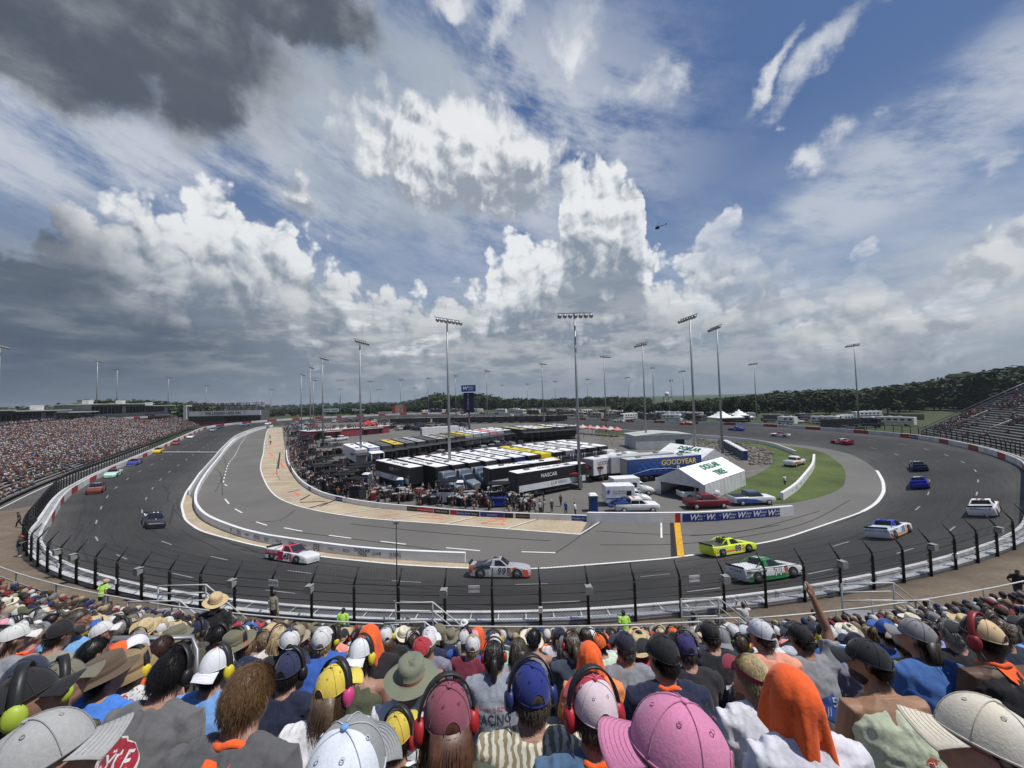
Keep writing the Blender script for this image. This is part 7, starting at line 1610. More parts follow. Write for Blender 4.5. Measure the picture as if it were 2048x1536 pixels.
def towel_mesh(hi):
    key=('tw',hi)
    if key in _PM: return _PM[key]
    n=56 if hi else 28; R_=[]; J=16
    for j in range(J+1):
        q=j/J; ring=[]
        for i in range(n):
            a=2*math.pi*i/n; fr=max(0,math.cos(a)); bk=max(0,-math.cos(a))
            if q<.45: e=math.pi/2*(1-q/.45)*.99; k=1.16; f_=(.06*math.sin(7*a+1.3)+.03*math.sin(12*a+.5))*(q/.45)**1.5+.03*math.sin(4*a+q*6); x=.088*math.sin(a)*math.cos(e)*(k+f_);y=.110*math.cos(a)*math.cos(e)*(k+f_); z=.02+.125*math.sin(e)
            else:
                t=(q-.45)/.55; L_=(.15+.12*abs(math.sin(a))+.04*math.sin(a*2+.6)+.02*math.sin(5*a))*(1-.62*fr**.8); w=1.16+.34*t*(1-.55*fr)*(.6+.4*abs(math.sin(a)))+(.06+.12*t)*math.sin(7*a+1.3+.8*t)+(.03+.07*t)*math.sin(12*a+.5)+.12*t*math.sin(a+.8); x=.088*math.sin(a)*w; y=.110*math.cos(a)*w-(.01*t); z=.02-L_*t
            ring.append((x,y,z))
        R_.append(ring)
    m=MB(); m.rings(R_,0,False,True); me=m.mesh('towel',[CLOTH]); _PM[key]=me; return me
def scarf_mesh():
    if 'sc' in _PM: return _PM['sc']
    m=MB(); A=np.linspace(0,2*math.pi,30); m.tube([(.077*math.sin(a),-.005+.077*math.cos(a)-.0,.640-.012*math.cos(a)+.006*math.sin(5*a)) for a in A],[(.013+.003*math.sin(9*a),.015) for a in A],8); m.add([(-.06,-.075,.645),(.06,-.075,.645),(.05,-.125,.59),(0,-.145,.54),(-.05,-.125,.59)],[(0,1,2,3,4)]); _PM['sc']=m.mesh('neckerchief',[CLOTH]); return _PM['sc']
def face_parts(root,M,glasses=None,beard=None):
    if beard:
        m=MB(); m.ball((0,.030,-.075),(.062,.072,.050),12,8,0,M); link('beard',m.mesh('beard',[HAIRM]),root,beard)
    m=MB()
    for s in (-1,1): m.ball((.031*s,.083,.014),(.012,.009,.009),8,6,0,M)
    e=link('eyes',m.mesh('eyes',[GEAR]),root,(.4,.4,.4))
    if glasses:
        m=MB()
        for s in (-1,1): m.tube([M@Vector((.034*s+.026*math.cos(a),.104-.25*abs(.034+.026*math.cos(a)*s)*.3,.012+.019*math.sin(a))) for a in np.linspace(0,2*math.pi,14)],.0022,5); m.tube([M@Vector((.060*s,.096,.018)),M@Vector((.083*s,.03,.018)),M@Vector((.082*s,-.02,.008))],.0022,5)
        link('glasses',m.mesh('glasses',[GEAR]),root,glasses)
_BV={}
def decal(root,shirt_o,items,T=None):
    """project flat lettering onto the back of the shirt: items (text or polygon list, size, x, z, colour, kwargs)"""
    me=shirt_o.data
    if me.name not in _BV: _BV[me.name]=BVHTree.FromPolygons([v.co.copy() for v in me.vertices],[tuple(p.vertices) for p in me.polygons])
    bv=_BV[me.name]; ax=Vector((0,1,0)); 
    for li,(s,size,x,z,c,kw) in enumerate(items):
        if isinstance(s,str): V,Fc=text_mesh(s,size,**{k:v for k,v in kw.items() if k in('shear','offset','cond')})
        else:
            V,Fc=s
        rot=kw.get('rot',0); cs,sn=math.cos(rot),math.sin(rot); P=[]
        # subdivide so it follows the cloth
        bm=bmesh.new(); vs=[bm.verts.new((a*cs-b*sn+x,-.6,a*sn+b*cs+z)) for a,b,_ in V]
        for f in Fc:
            try: bm.faces.new([vs[i] for i in f])
            except Exception: pass
        bmesh.ops.triangulate(bm,faces=bm.faces[:])
        for _ in range(3):
            es=[e for e in bm.edges if e.calc_length()>.022]
            if not es: break
            bmesh.ops.subdivide_edges(bm,edges=es,cuts=1); bmesh.ops.triangulate(bm,faces=bm.faces[:])
        for v in bm.verts:
            h=bv.ray_cast(v.co,ax)
            v.co=(h[0]-ax*(.0035+.0012*kw.get('layer',0))) if h[0] else v.co+ax*.55
        m=bpy.data.meshes.new('print'); bm.to_mesh(m); bm.free(); m.materials.append(CLOTH); m.polygons.foreach_set('use_smooth',[True]*len(m.polygons)); link('shirt_print',m,root,c)
def person(loc,yaw,P,hi,label,skin,shirt,sk='tee',pants=(.08,.09,.12),short=False,hair=('short',(.03,.02,.015)),hat=None,headset=None,scarf=None,towel=None,fat=1.,sc=1.,glasses=None,beard=None,shirt_mat=None,prints=None,cable=False,group=None,backpack=None,hold=None,anchor='base'):
    """anchor 'head': loc is the centre of the head"""
    T,H=pose_mats(P); hc=H@Vector((0,0,0))
    r=link('person',body_mesh(P,hi,fat),None,skin); r.scale=(sc,sc,sc)
    if anchor=='head': o=Rm(yaw,'Z')@(hc*sc); loc=Vector(loc)-Vector((o.x,o.y,o.z))
    r.location=tuple(loc); r.rotation_euler=(0,0,yaw); tag(r,label,'person',group)
    s=link('shirt',shirt_mesh(P,hi,sk,fat),r,shirt)
    if shirt_mat: s.data=s.data.copy(); s.data.materials[0]=shirt_mat
    if prints: decal(r,s,prints)
    link('shorts' if short else 'trousers',pants_mesh(P,min(hi,1),short),r,pants); link('shoes',shoe_mesh(P),r,(.04,.04,.045) if skin[0]<.3 else (.5,.5,.5))
    def hl(name,me,c,parent=None,M=None):
        o=link(name,me,parent or r,c)
        if parent is None: o.matrix_local=H@(M or Matrix())
        return o
    if hair: hl('hair',hair_mesh(hair[0],hi,bool(hat) and hat[0]!='visor'),hair[1])
    if hat:
        k=hat[0]; M=Rm(hat[3] if len(hat)>3 else 0,'Z')@Rm(.10,'X')@Matrix.Scale(1.035,4)
        if k in('cap','capback'):
            if k=='capback': M=Rm(math.pi,'Z')@M
            f,b,br,seam,btn,st,ar=cap_parts(hi); c=hl('cap',f,hat[1],None,M); c2=hat[2] or hat[1]
            for nm,me,cc in (('cap_back',b,c2),('brim',br,hat[4] if len(hat)>4 else hat[1]),('seam',seam,tuple(x*.82 for x in c2)),('button',btn,hat[5] if len(hat)>5 else hat[1]),('stitching',st,tuple(x*.75 for x in hat[1])),('opening',ar,hair[1] if hair else (.02,.015,.01))):
                if me: link(nm,me,c,cc)
        elif k=='visor':
            f,b,br,seam,btn,st,ar=cap_parts(hi); c=hl('visor',br,hat[1],None,M); m=MB(); m.rings([[(.089*math.sin(a),.110*math.cos(a),z) for a in np.linspace(0,2*math.pi,25)[:-1]] for z in (.018,.05)],0,False); link('visor_band',m.mesh('band',[CAPM]),c,hat[1])
        else:
            a,b=hat_mesh(k,hi); c=hl(k+'_hat',a,hat[1],None,M); link('hat_band',b,c,hat[2] or hat[1])
            if shirt_mat and len(hat)>4 and hat[4]=='camo': pass
    if headset:
        a,b,cb=headset_meshes(hi); M=Matrix.Scale(1.08 if hat else 1.0,4); c=hl('headset',a,headset[0],None,M@Rm(-.18,'X')); link('ear_cup',b[0],c,headset[1]); link('ear_cup',b[1],c,headset[1])
        if hi==2: link('cable',cb,c,(.01,.01,.01))
    if towel: hl('towel',towel_mesh(hi),towel)
    if scarf: o=link('neckerchief',scarf_mesh(),r,scarf); o.matrix_local=T
    if hi>=1: face_parts(r,H,glasses,beard)
    return r
WS=(.72,.72,.73); BK_=(.012,.012,.014); NV=(.012,.016,.045); OG=(.80,.115,.02); G3=(.13,.13,.135); S1_=(.33,.185,.13); S2_=(.26,.14,.095); S3_=(.10,.055,.038)
KN=dict(lean=.15); EL=dict(lean=.42,arms='elbows',hp=-.25); UP=dict(lean=.05,arms='fold'); 
def hp(px,py,Z): return at_depth(px,py,Z)
def hero(px,py,Z,P,label,yaw=None,**k):
    """px,py: head centre in the photograph, Z its depth"""
    P=dict(P); P['lean']=P.get('lean',.12)+.14; P['hp']=P.get('hp',0)+.10; py=py+(.05*769/Z if k.get('hat') or k.get('towel') else 0.); p=hp(px,py,Z); y0=yaw if yaw is not None else -math.atan2(p[0]-6.4,60.)*.0
    hi=2 if Z<2.9 else 1; HPOS.append((p[0],p[1])); return person(p,y0,P,hi,label,anchor='head',group='spectators in the near stand',**k)
HPOS=[]
from math import radians as rd
def ellipse(rx,ry,n=40,half=None):
    V=[(rx*math.cos(2*math.pi*i/n),ry*math.sin(2*math.pi*i/n),0) for i in range(n)]; return V,[tuple(range(n))]
# first rows, one by one
hero(1358,1492,0.88,dict(lean=.1,hy=1.05,hp=-.02),'person in a pink cap seated lowest in the middle, facing left',skin=S1_,shirt=(.5,.5,.5),hair=('long',(.20,.14,.08)),hat=('cap',(.56,.20,.34),(.56,.20,.34)),glasses=(.1,.02,.03))
hero(75,1510,1.02,dict(lean=.2,hy=-.85,hp=-.15),'person in a heather grey cap, its brim pointing right, in the bottom left corner',skin=S1_,shirt=(.02,.02,.025),hair=('short',(.05,.03,.02)),hat=('cap',(.34,.34,.335),(.33,.33,.325)))
hero(690,1535,0.93,dict(lean=.1,hy=-.1,hp=.0),'person in a grey cap with white mesh back and blue button, lowest left of centre',skin=S1_,shirt=(.03,.03,.03),hair=('shoulder',(.06,.045,.03)),hat=('cap',(.25,.26,.26),(.62,.66,.72),0,(.25,.26,.26),(.14,.32,.68)))
hero(1985,1475,1.05,dict(lean=.2,hy=.95,hp=-.1),'person in a cream cap with red letters in the bottom right corner',skin=S1_,shirt=(.25,.22,.2),hair=('short',(.02,.015,.012)),hat=('cap',(.60,.55,.45),(.60,.56,.47)),glasses=(.3,.05,.05))
hero(1587,1380,1.80,dict(lean=.22,hy=.1,hp=-.15),'person under a bright orange towel in a white T-shirt',skin=S2_,shirt=(.62,.62,.68),towel=OG,sk='tee')
hero(1738,1312,2.35,dict(lean=.12,hy=.75,hp=-.05),'bearded person in a black flat brimmed cap and pale green sleeveless top',skin=(.30,.165,.10),shirt=(.45,.50,.36),sk='tank',fat=1.18,hair=('short',(.015,.012,.01)),beard=(.012,.01,.01),hat=('cap',(.010,.012,.018),(.010,.012,.018)),prints=[(( [(.10*math.cos(a)*(1+.25*math.sin(5*a)),.10*math.sin(a)*(1+.2*math.cos(7*a)),0) for a in np.linspace(0,2*math.pi,60)[:-1]],[tuple(range(59))]),1,.02,.30,(.03,.05,.04),{}),(ellipse(.05,.02,4),1,.05,.44,(.50,.09,.04),{}),('CH',.045,.05,.425,(.7,.7,.65),{'layer':2}),(( [(.06*math.cos(a)*(1+.3*math.sin(6*a)),.06*math.sin(a)*(1+.3*math.cos(4*a)),0) for a in np.linspace(0,2*math.pi,40)[:-1]],[tuple(range(39))]),1,-.03,.16,(.03,.05,.04),{})])
hero(893,1420,1.52,dict(lean=.12,hy=.35,hp=-.05),'person in a maroon cap with a black and red headset and auburn hair',skin=S1_,shirt=(.06,.065,.04),hair=('shoulder',(.10,.045,.025)),hat=('cap',(.24,.065,.10),(.22,.06,.09)),headset=((.02,.02,.02),(.35,.02,.025)))
hero(668,1365,2.20,dict(lean=.12,hy=-.35,hp=-.05),'person in a yellow cap with a pink headset, brown hair over a white top',skin=S1_,shirt=WS,hair=('long',(.12,.08,.05)),hat=('cap',(.68,.55,.09),(.62,.47,.07)),headset=((.02,.02,.02),(.55,.06,.20)))
hero(797,1455,2.00,dict(lean=.15,hy=-.3,hp=-.1),'small person in a yellow mesh cap with a red headset, directly below the olive hat',skin=S1_,shirt=(.7,.7,.72),sk='long',hair=('short',(.03,.02,.015)),hat=('cap',(.62,.48,.08),(.56,.42,.06)),headset=((.02,.02,.02),(.40,.02,.03)),sc=.84)
hero(822,1345,2.80,dict(lean=.2,hy=.1,hp=-.1),'person in an olive wide brimmed hat with a rust band and grey collar',skin=S1_,shirt=(.62,.63,.66),hair=('short',(.10,.08,.06)),hat=('safari',(.165,.18,.125),(.30,.09,.045)),prints=[(ellipse(.13,.05),1,0,.50,(.12,.13,.15),{})])
hero(1188,1400,1.60,dict(lean=.12,hy=.2,hp=-.1),'person in a red and white mesh cap with red headset and orange neckerchief',skin=S1_,shirt=(.07,.135,.23),fat=1.08,hair=('short',(.10,.06,.04)),hat=('cap',(.45,.03,.06),(.62,.50,.54)),headset=((.015,.015,.018),(.38,.02,.03)),scarf=OG)
hero(1062,1368,1.85,dict(lean=.12,hy=.25,hp=-.1),'person in a royal blue cap with a small flag, striped cream shirt',skin=S1_,shirt=(.5,.5,.5),shirt_mat=ZEBRA,fat=1.1,hair=('short',(.10,.08,.06)),hat=('cap',(.012,.03,.20),(.012,.025,.17)),headset=((.012,.012,.014),(.02,.03,.12)))
hero(1325,1300,2.50,dict(lean=.12,hy=.55,hp=-.1),'person in a black cap and navy shirt with an orange neckerchief and dark hair',skin=S1_,shirt=NV,fat=1.22,hair=('short',(.02,.015,.012)),hat=('cap',(.010,.011,.013),(.010,.011,.013)),scarf=OG,prints=[('G',.11,.10,.42,(.62,.62,.6),{'offset':.02})])
hero(497,1395,1.62,dict(lean=.32,hy=-.1,hp=-.05),'brown haired person in a charcoal shirt with black lettering, no hat',skin=S1_,shirt=(.095,.095,.10),fat=1.1,hair=('short',(.13,.075,.035)),scarf=OG,prints=[('WELCOME TO THE',.042,-.02,.545,(.015,.015,.015),{'shear':.25,'offset':.006}),('Smoke',.13,0,.46,(.015,.015,.015),{'shear':.3,'offset':.012})])
hero(342,1350,2.25,dict(lean=.36,hy=-.05,hp=0),'black haired person with a black headset, grey shirt with a round red and white print',skin=S1_,shirt=(.125,.125,.13),fat=1.15,hair=('short',(.010,.009,.009)),headset=((.012,.012,.012),(.012,.012,.014)),prints=[(ellipse(.135,.105),1,-.03,.455,(.68,.68,.68),{}),(ellipse(.125,.075),1,-.03,.48,(.36,.025,.045),{'layer':1}),('KYLE',.085,-.03,.48,(.72,.72,.72),{'shear':.15,'offset':.012,'layer':3,'rot':.12}),('LARSON'[1:1]+'SON',.07,.02,.385,(.03,.16,.42),{'offset':.016,'layer':3,'rot':.1})])
hero(45,1390,1.60,dict(lean=.2,hy=-.9,hp=-.25),'person in a large black cap leaning in from the left edge',skin=S2_,shirt=BK_,fat=1.2,hair=('short',(.02,.015,.01)),hat=('cap',BK_,(.02,.02,.022)),headset=((.02,.02,.02),(.35,.45,.05)))
hero(120,1358,2.20,dict(lean=.3,hy=-.6,hp=-.2),'person in a camouflage shirt with a lime green and black headset near the left edge',skin=S1_,shirt=(.2,.2,.15),shirt_mat=CAMO,hair=('short',(.05,.04,.03)),hat=('cap',(.16,.15,.11),(.14,.13,.10)),headset=((.02,.02,.02),(.45,.55,.04)))
hero(212,1338,2.60,dict(lean=.35,hy=-.5,hp=-.2,arms='elbows'),'person in a brown bucket hat and bright blue shirt',skin=S1_,shirt=(.06,.20,.62),sk='long',fat=1.1,hair=('short',(.05,.04,.03)),hat=('boonie',(.105,.072,.045),(.09,.06,.04)))
hero(268,1325,3.00,dict(lean=.3,hy=-.1,hp=-.2),'person in a tan hat with a black and yellow headset and flowered shirt',skin=S1_,shirt=(.6,.6,.6),shirt_mat=FLORAL,hair=('short',(.05,.04,.03)),hat=('bucket',(.26,.18,.09),(.2,.14,.07)),headset=((.02,.02,.02),(.65,.50,.03)))
hero(432,1325,2.70,dict(lean=.15,hy=-.15,hp=-.1),'person in a backwards white cap with a yellow and black headset, sky blue shirt',skin=S1_,shirt=(.16,.32,.62),fat=1.08,hair=('short',(.02,.015,.012)),hat=('capback',(.68,.70,.74),(.68,.70,.74)),headset=((.02,.02,.02),(.60,.48,.03)))
hero(578,1330,2.85,dict(lean=.15,hy=.0,hp=-.1),'person in a navy cap and black headset, navy shirt with purple stripes and white script',skin=S1_,shirt=(.012,.016,.04),hair=('short',(.02,.015,.012)),hat=('cap',(.02,.025,.07),(.022,.028,.075)),headset=((.012,.012,.012),(.012,.012,.014)),prints=[('Harvick.',.085,0,.45,(.7,.72,.65),{'shear':.35,'offset':.01}),(ellipse(.11,.035),1,-.02,.34,(.14,.04,.36),{}),(ellipse(.10,.02),1,-.02,.34,(.015,.015,.03),{'layer':1}),('BIGGER',.04,-.03,.23,(.7,.3,.25),{'offset':.01})])
hero(722,1300,3.20,dict(lean=.12,hy=-.25,hp=-.08),'person in a backwards white cap with green button and yellow headset, olive sleeveless top',skin=S1_,shirt=(.075,.085,.05),sk='tank',fat=1.1,hair=('shoulder',(.025,.018,.012)),hat=('capback',(.66,.68,.70),(.66,.68,.70),0,(.66,.68,.7),(.05,.4,.15)),headset=((.02,.02,.02),(.62,.50,.04)))
hero(988,1312,3.50,dict(lean=.12,hy=.05,hp=-.05),'dark haired person with a red and black headset, light grey racing team shirt',skin=S1_,shirt=(.26,.285,.33),fat=1.1,hair=('tail',(.018,.014,.012)),headset=((.012,.012,.012),(.35,.02,.03)),prints=[('RICHARD CHILDRESS',.032,0,.485,(.40,.03,.05),{'offset':.004}),('RACING',.095,0,.42,(.05,.05,.06),{'offset':.01,'cond':.85})])
hero(1038,1300,4.30,dict(lean=.1),'person with very long straight dark brown hair and no hat',skin=S1_,shirt=(.3,.3,.3),hair=('long',(.05,.038,.028)))
hero(1145,1290,4.30,dict(lean=.1,hy=.1),'person with a brown ponytail in a slate blue shirt',skin=S1_,shirt=(.045,.06,.085),hair=('tail',(.07,.05,.035)),headset=((.02,.02,.02),(.35,.02,.03)))
hero(1180,1308,3.40,dict(lean=.2),'person under an orange towel directly behind the red and white cap',skin=S1_,shirt=(.75,.25,.08),towel=OG)
hero(1250,1285,3.60,dict(lean=.1,hy=.4,hp=-.1),'person in a navy cap and grey striped polo shirt',skin=S1_,shirt=(.22,.23,.26),hair=('short',(.10,.09,.08)),hat=('cap',(.015,.018,.04),(.015,.018,.04)))
hero(1420,1262,4.00,dict(lean=.12,hy=.1),'person in a black cap and black shirt with a large white 75 on the back',skin=S1_,shirt=(.012,.013,.018),fat=1.12,hair=('short',(.03,.02,.015)),hat=('cap',BK_,BK_),prints=[('75',.20,.06,.38,(.70,.72,.76),{'shear':.2,'offset':.03,'layer':1}),('TRADE GREEN',.04,.05,.24,(.65,.65,.65),{'offset':.008})])
hero(1505,1338,2.35,dict(lean=.2,hy=.35,hp=-.12),'blonde person in a dark red visor and white shirt beside the orange towel',skin=S1_,shirt=(.64,.64,.68),sk='long',hair=('bun',(.50,.40,.22)),hat=('visor',(.22,.02,.04),None))
hero(1372,1290,3.50,dict(lean=.12,hy=0),'person in a purple cap and black shirt with pale letters, behind the navy shirt',skin=S1_,shirt=(.02,.02,.024),hair=('short',(.03,.02,.015)),hat=('cap',(.03,.025,.12),(.03,.025,.12)),headset=((.02,.02,.02),(.05,.05,.06)),prints=[('MO',.11,0,.42,(.5,.55,.55),{'offset':.006})])
hero(1835,1265,2.9,dict(lean=.18,hy=.55,hp=-.1),'long dark haired person in a grey cap and blue denim shirt',skin=S1_,shirt=(.045,.12,.33),fat=1.15,hair=('shoulder',(.03,.022,.016)),hat=('cap',(.21,.21,.22),(.21,.21,.22)))
hero(1965,1262,2.70,dict(lean=.15,hy=.35,hp=-.1),'dark skinned person in a striped cap, black sleeveless top and orange neckerchief',skin=S3_,shirt=(.010,.010,.012),sk='tank',fat=1.15,hair=('short',(.012,.01,.009)),hat=('cap',(.015,.015,.018),(.6,.45,.25)),headset=((.25,.02,.03),(.25,.02,.03)),scarf=OG)
hero(1523,1262,3.40,dict(lean=.15,hy=.45),'person in a pale grey cap and peach polo shirt',skin=S1_,shirt=(.72,.30,.20),fat=1.05,hair=('short',(.06,.04,.03)),hat=('cap',(.5,.52,.55),(.5,.52,.55)))
hero(1602,1268,3.60,dict(lean=.15,hy=.25,arms=('knees','up')),'person in a black cap raising one arm, grey shirt with a blue car print',skin=S2_,shirt=(.24,.25,.27),hair=('short',(.02,.015,.01)),hat=('cap',BK_,BK_),prints=[(( [(-.11,.05,0),(.05,.10,0),(.12,-.02,0),(.10,-.12,0),(-.02,-.08,0),(-.12,-.01,0)],[(0,1,2,3,4,5)]),1,.0,.36,(.03,.09,.36),{}),('5',.09,.05,.40,(.6,.65,.7),{'layer':2,'offset':.01}),('///',.09,-.03,.34,(.6,.65,.7),{'layer':2})])
hero(152,1245,3.90,dict(lean=.1,hy=-1.0,hp=-.05,arms='fold'),'grey bearded person in glasses and light blue shirt looking right',skin=S1_,shirt=(.17,.34,.58),fat=1.25,hair=('short',(.10,.08,.07)),beard=(.22,.2,.19),glasses=(.25,.02,.02))
hero(118,1262,3.70,dict(lean=.15,hy=-.2),'person in a black cap and tan shirt left of the light blue shirt',skin=S1_,shirt=(.26,.24,.19),fat=1.15,hair=('short',(.02,.015,.01)),hat=('cap',BK_,BK_),prints=[('CAMP',.09,0,.42,(.22,.12,.05),{'offset':.01})])
hero(25,1270,3.70,dict(lean=.15,hy=-.4),'person with long brown hair in a white cap and grey shirt at the left edge',skin=S1_,shirt=(.24,.25,.27),hair=('shoulder',(.06,.04,.03)),hat=('cap',(.6,.6,.58),(.6,.6,.58)))
hero(185,1308,3.30,dict(lean=.2,hy=-.3),'dark haired person in a black top under the light blue shirt',skin=S1_,shirt=(.012,.012,.018),hair=('short',(.01,.009,.01)),sk='long')
hero(52,1345,2.60,dict(lean=.3,hy=-.5,hp=-.2),'person in a navy camouflage shirt near the left edge',skin=S1_,shirt=(.03,.04,.08),shirt_mat=NAVYC,hair=('short',(.02,.015,.01)),hat=('cap',(.02,.03,.06),(.02,.03,.06)))
hero(236,1305,3.80,dict(lean=.25),'person under an orange towel between the brown hat and the white towel',skin=S1_,shirt=OG,towel=OG)
hero(268,1292,3.90,dict(lean=.2),'person under a white towel near the curved handrail',skin=S1_,shirt=(.65,.65,.68),towel=(.68,.68,.72))
hero(322,1300,3.80,dict(lean=.4,arms='elbows'),'person in an orange top bending forward beside the white towel',skin=(.40,.22,.15),shirt=OG,hair=('short',(.04,.02,.015)),sk='tank')
# the standing person in a straw hat
p=hp(431,1205,6.4); HPOS.append((p[0],p[1])); HPOS.append((p[0],p[1]-.7)); person(p,0.15,dict(stand=1,lean=.08,hy=.5,hp=-.1),2,'standing person in a straw hat and black shirt, tallest figure in the near crowd',anchor='head',skin=S1_,shirt=(.008,.008,.009),fat=1.3,hair=('short',(.02,.015,.01)),hat=('straw',(.52,.40,.22),(.40,.30,.17)),group='spectators in the near stand')
# ---------------------------------------------------------------- the near stand itself
NR=17
def row_y(n,x): return .66+.75*(n-1)+((x-3.)**2-9.)/140.
def seat_z(n): return 16.97-.436*(n-1)-.885
XS=np.linspace(-34,34,70)
ND=empty('near_grandstand',(0,6,8.5),0,'steep stand of benches in the foreground under the spectators','grandstand')
st=MB(); bn=MB()
for n in range(-2,NR+1):
    z=seat_z(n)-.44; A=[(x,row_y(n,x)-.28,z) for x in XS]; B_=[(x,row_y(n,x)+.47,z) for x in XS]; C_=[(x,row_y(n,x)+.47,z-.436) for x in XS]; st.strip(A,B_); st.strip(B_,C_)
    s=seat_z(n)-.02; a=[(x,row_y(n,x)-.16,s) for x in XS]; b=[(x,row_y(n,x)+.12,s) for x in XS]; c=[(x,row_y(n,x)+.12,s-.05) for x in XS]; bn.strip(a,b); bn.strip(b,c)
y_=NR; E_=[(x,row_y(NR,x)+.47,seat_z(NR)-.44-.436) for x in XS]; E2=[(x,row_y(NR,x)+1.7,seat_z(NR)-.876) for x in XS]; E3=[(x,row_y(NR,x)+1.7,seat_z(NR)-3.5) for x in XS]; st.strip(E_,E2); st.strip(E2,E3)
for L_ in (st,bn):
    for i in range(len(L_.sm)): L_.sm[i]=False
child_fix(st.build('tier',[CONC],None,fix=False),ND); child_fix(bn.build('bench',[BENCH],None,fix=False),ND)
# front rail and stairs
RAILW=mat('rail_paint',(.50,.50,.48),rough=.5,var=.2,scale=3); fl=seat_z(NR)-.876
def railing(pts,label,hts=(.55,1.05),post_c=METAL,name='handrail'):
    c=Vector(pts[len(pts)//2]); r=empty(name,tuple(c),0,label,'railing'); m=MB()
    for h_ in hts: m.tube([Vector(p)+Vector((0,0,h_)) for p in pts],.028,6)
    child_fix(m.build('rail',[RAILW],None,fix=False),r); 
    for p in pts[::3 if len(pts)>6 else 1]:
        m=MB(); m.tube([Vector(p),Vector(p)+Vector((0,0,hts[-1]))],.03,6); child_fix(m.build('post',[post_c],None,fix=False),r)
    return r
def fr(x,dy=1.55,dz=0): return (x,row_y(NR,x)+dy,fl+dz)
railing([fr(x) for x in np.linspace(-33,-4.4,24)],'long two bar handrail along the front of the stand on the left')
railing([fr(x) for x in np.linspace(-2.9,6.6,13)],'two bar handrail along the front of the stand in the middle')
railing([fr(x) for x in np.linspace(8.4,33,22)],'two bar handrail along the front of the stand on the right')
def stairs(x0,label,w=1.5):
    r=empty('stair_landing',(x0,row_y(NR,x0)+2.3,fl),0,label,'stairs'); m=MB(); m.box((0,0,-.05),(w,1.5,.1))
    for k in range(7): m.box((w/2+.15+k*.28,.2,-.3-k*.22),(.28,1.1,.06))
    m.build('steps',METAL,r)
    for y in (-.7,.7):
        m=MB(); 
        for h_ in (.4,.75,1.1): m.tube([(-w/2,y,h_),(w/2,y,h_),(w/2+2.0,y,h_-1.7)],.028,6)
        m.build('rail',RAILW,r)
        for x in (-w/2,w/2): m=MB(); m.tube([(x,y,-2.4),(x,y,1.1)],.035,6); m.build('post',METAL,r)
    return r
stairs(-4.2,'metal stair landing with rails left of centre'); stairs(7.3,'metal stair landing with rails right of centre')
stairs(14.8,'metal stair platform with rails at the right edge',2.2); stairs(-15.4,'metal stair platform with rails at the left edge',2.2)
c=Vector(hp(300,1300,3.4)); r=empty('handrail',tuple(c),0,'curved grey handrail rising among the left part of the crowd','railing'); m=MB(); a=Vector(hp(205,1305,3.6)); b=Vector(hp(225,1277,3.9)); d=Vector(hp(385,1274,4.4)); e=Vector(hp(392,1300,4.1)); m.tube([a-Vector((0,0,.8)),a,b,d,e,e-Vector((0,0,.8))],.025,8); child_fix(m.build('rail',[METAL],None,fix=False),r)
# ---------------------------------------------------------------- people standing between the stand and the fence
def stander(px,py,Z,P,label,yaw=0.,sc=1.,**k):
    p=hp(px,py,Z); g=ground_out(p[0],p[1]); T,H=pose_mats(dict(P,stand=1)); return person((p[0],p[1],g+.0),yaw,dict(P,stand=1),1,label,sc=sc,group=None,**k)
LIME=(.42,.75,.10)
stander(685,1225,19.2,dict(hy=.3),'dark haired person standing in a lime green shirt at the fence left of centre',skin=S1_,shirt=LIME,hair=('short',(.02,.02,.02)),sk='long')
stander(546,1200,21.5,dict(arms='fold'),'person standing in a tan uniform shirt with folded arms by the fence',skin=S2_,shirt=(.26,.25,.19),hair=('short',(.02,.02,.02)),pants=(.02,.02,.02),yaw=-.3)
stander(815,1200,18.,dict(arms='phone',step=.0),'person in black holding up a camera by the central fence',skin=S2_,shirt=(.01,.01,.012),pants=(.015,.015,.02),yaw=.5,hair=('short',(.02,.02,.02)))
stander(928,1235,17.6,dict(hy=0.),'person in a white hat and mint green shirt leaning at the central fence',skin=S1_,shirt=(.25,.60,.38),hat=('straw',(.65,.66,.65),(.5,.5,.5)))
stander(1248,1222,18.2,dict(lean=.2),'person in a lime green shirt standing right of centre by the fence',skin=S1_,shirt=LIME,hair=('short',(.03,.02,.02)))
stander(1388,1205,17.8,dict(hy=.1),'person in a dark hat and grey shirt standing by the stair landing',skin=S1_,shirt=(.10,.10,.11),hat=('boonie',(.05,.05,.05),None),hair=None)
stander(1440,1200,18.,dict(hy=-.2),'person in a cap and grey shirt standing behind the stair landing rails',skin=S1_,shirt=(.12,.12,.13),hat=('cap',(.03,.03,.03),None))
stander(1487,1172,18.6,dict(arms='brim'),'person in a white and black shirt photographing the number 71 truck',skin=S2_,shirt=(.55,.55,.55),short=True,pants=(.12,.10,.09),hair=('short',(.02,.02,.02)))
stander(1515,1205,15.6,dict(hy=.2),'person in a white shirt and pale cap standing at the front rail',skin=S1_,shirt=(.68,.68,.68),hat=('cap',(.5,.55,.65),None))
stander(1628,1185,17.5,dict(arms='fold'),'person all in black standing with folded arms on the dirt bank',skin=S2_,shirt=(.01,.01,.012),pants=(.02,.02,.02),hair=('short',(.015,.01,.01)))
stander(1656,1200,16.5,dict(hy=0.),'person in a purple top standing near the front rail',skin=S1_,shirt=(.18,.12,.28),hair=('bun',(.05,.035,.025)))
stander(1733,1185,16.8,dict(arms='hold',hy=.4),'person in a red shirt and red and white cap holding something on the dirt bank',skin=S1_,shirt=(.33,.02,.04),hat=('cap',(.45,.04,.05),(.6,.6,.6)),short=False,pants=(.03,.03,.03),yaw=.5)
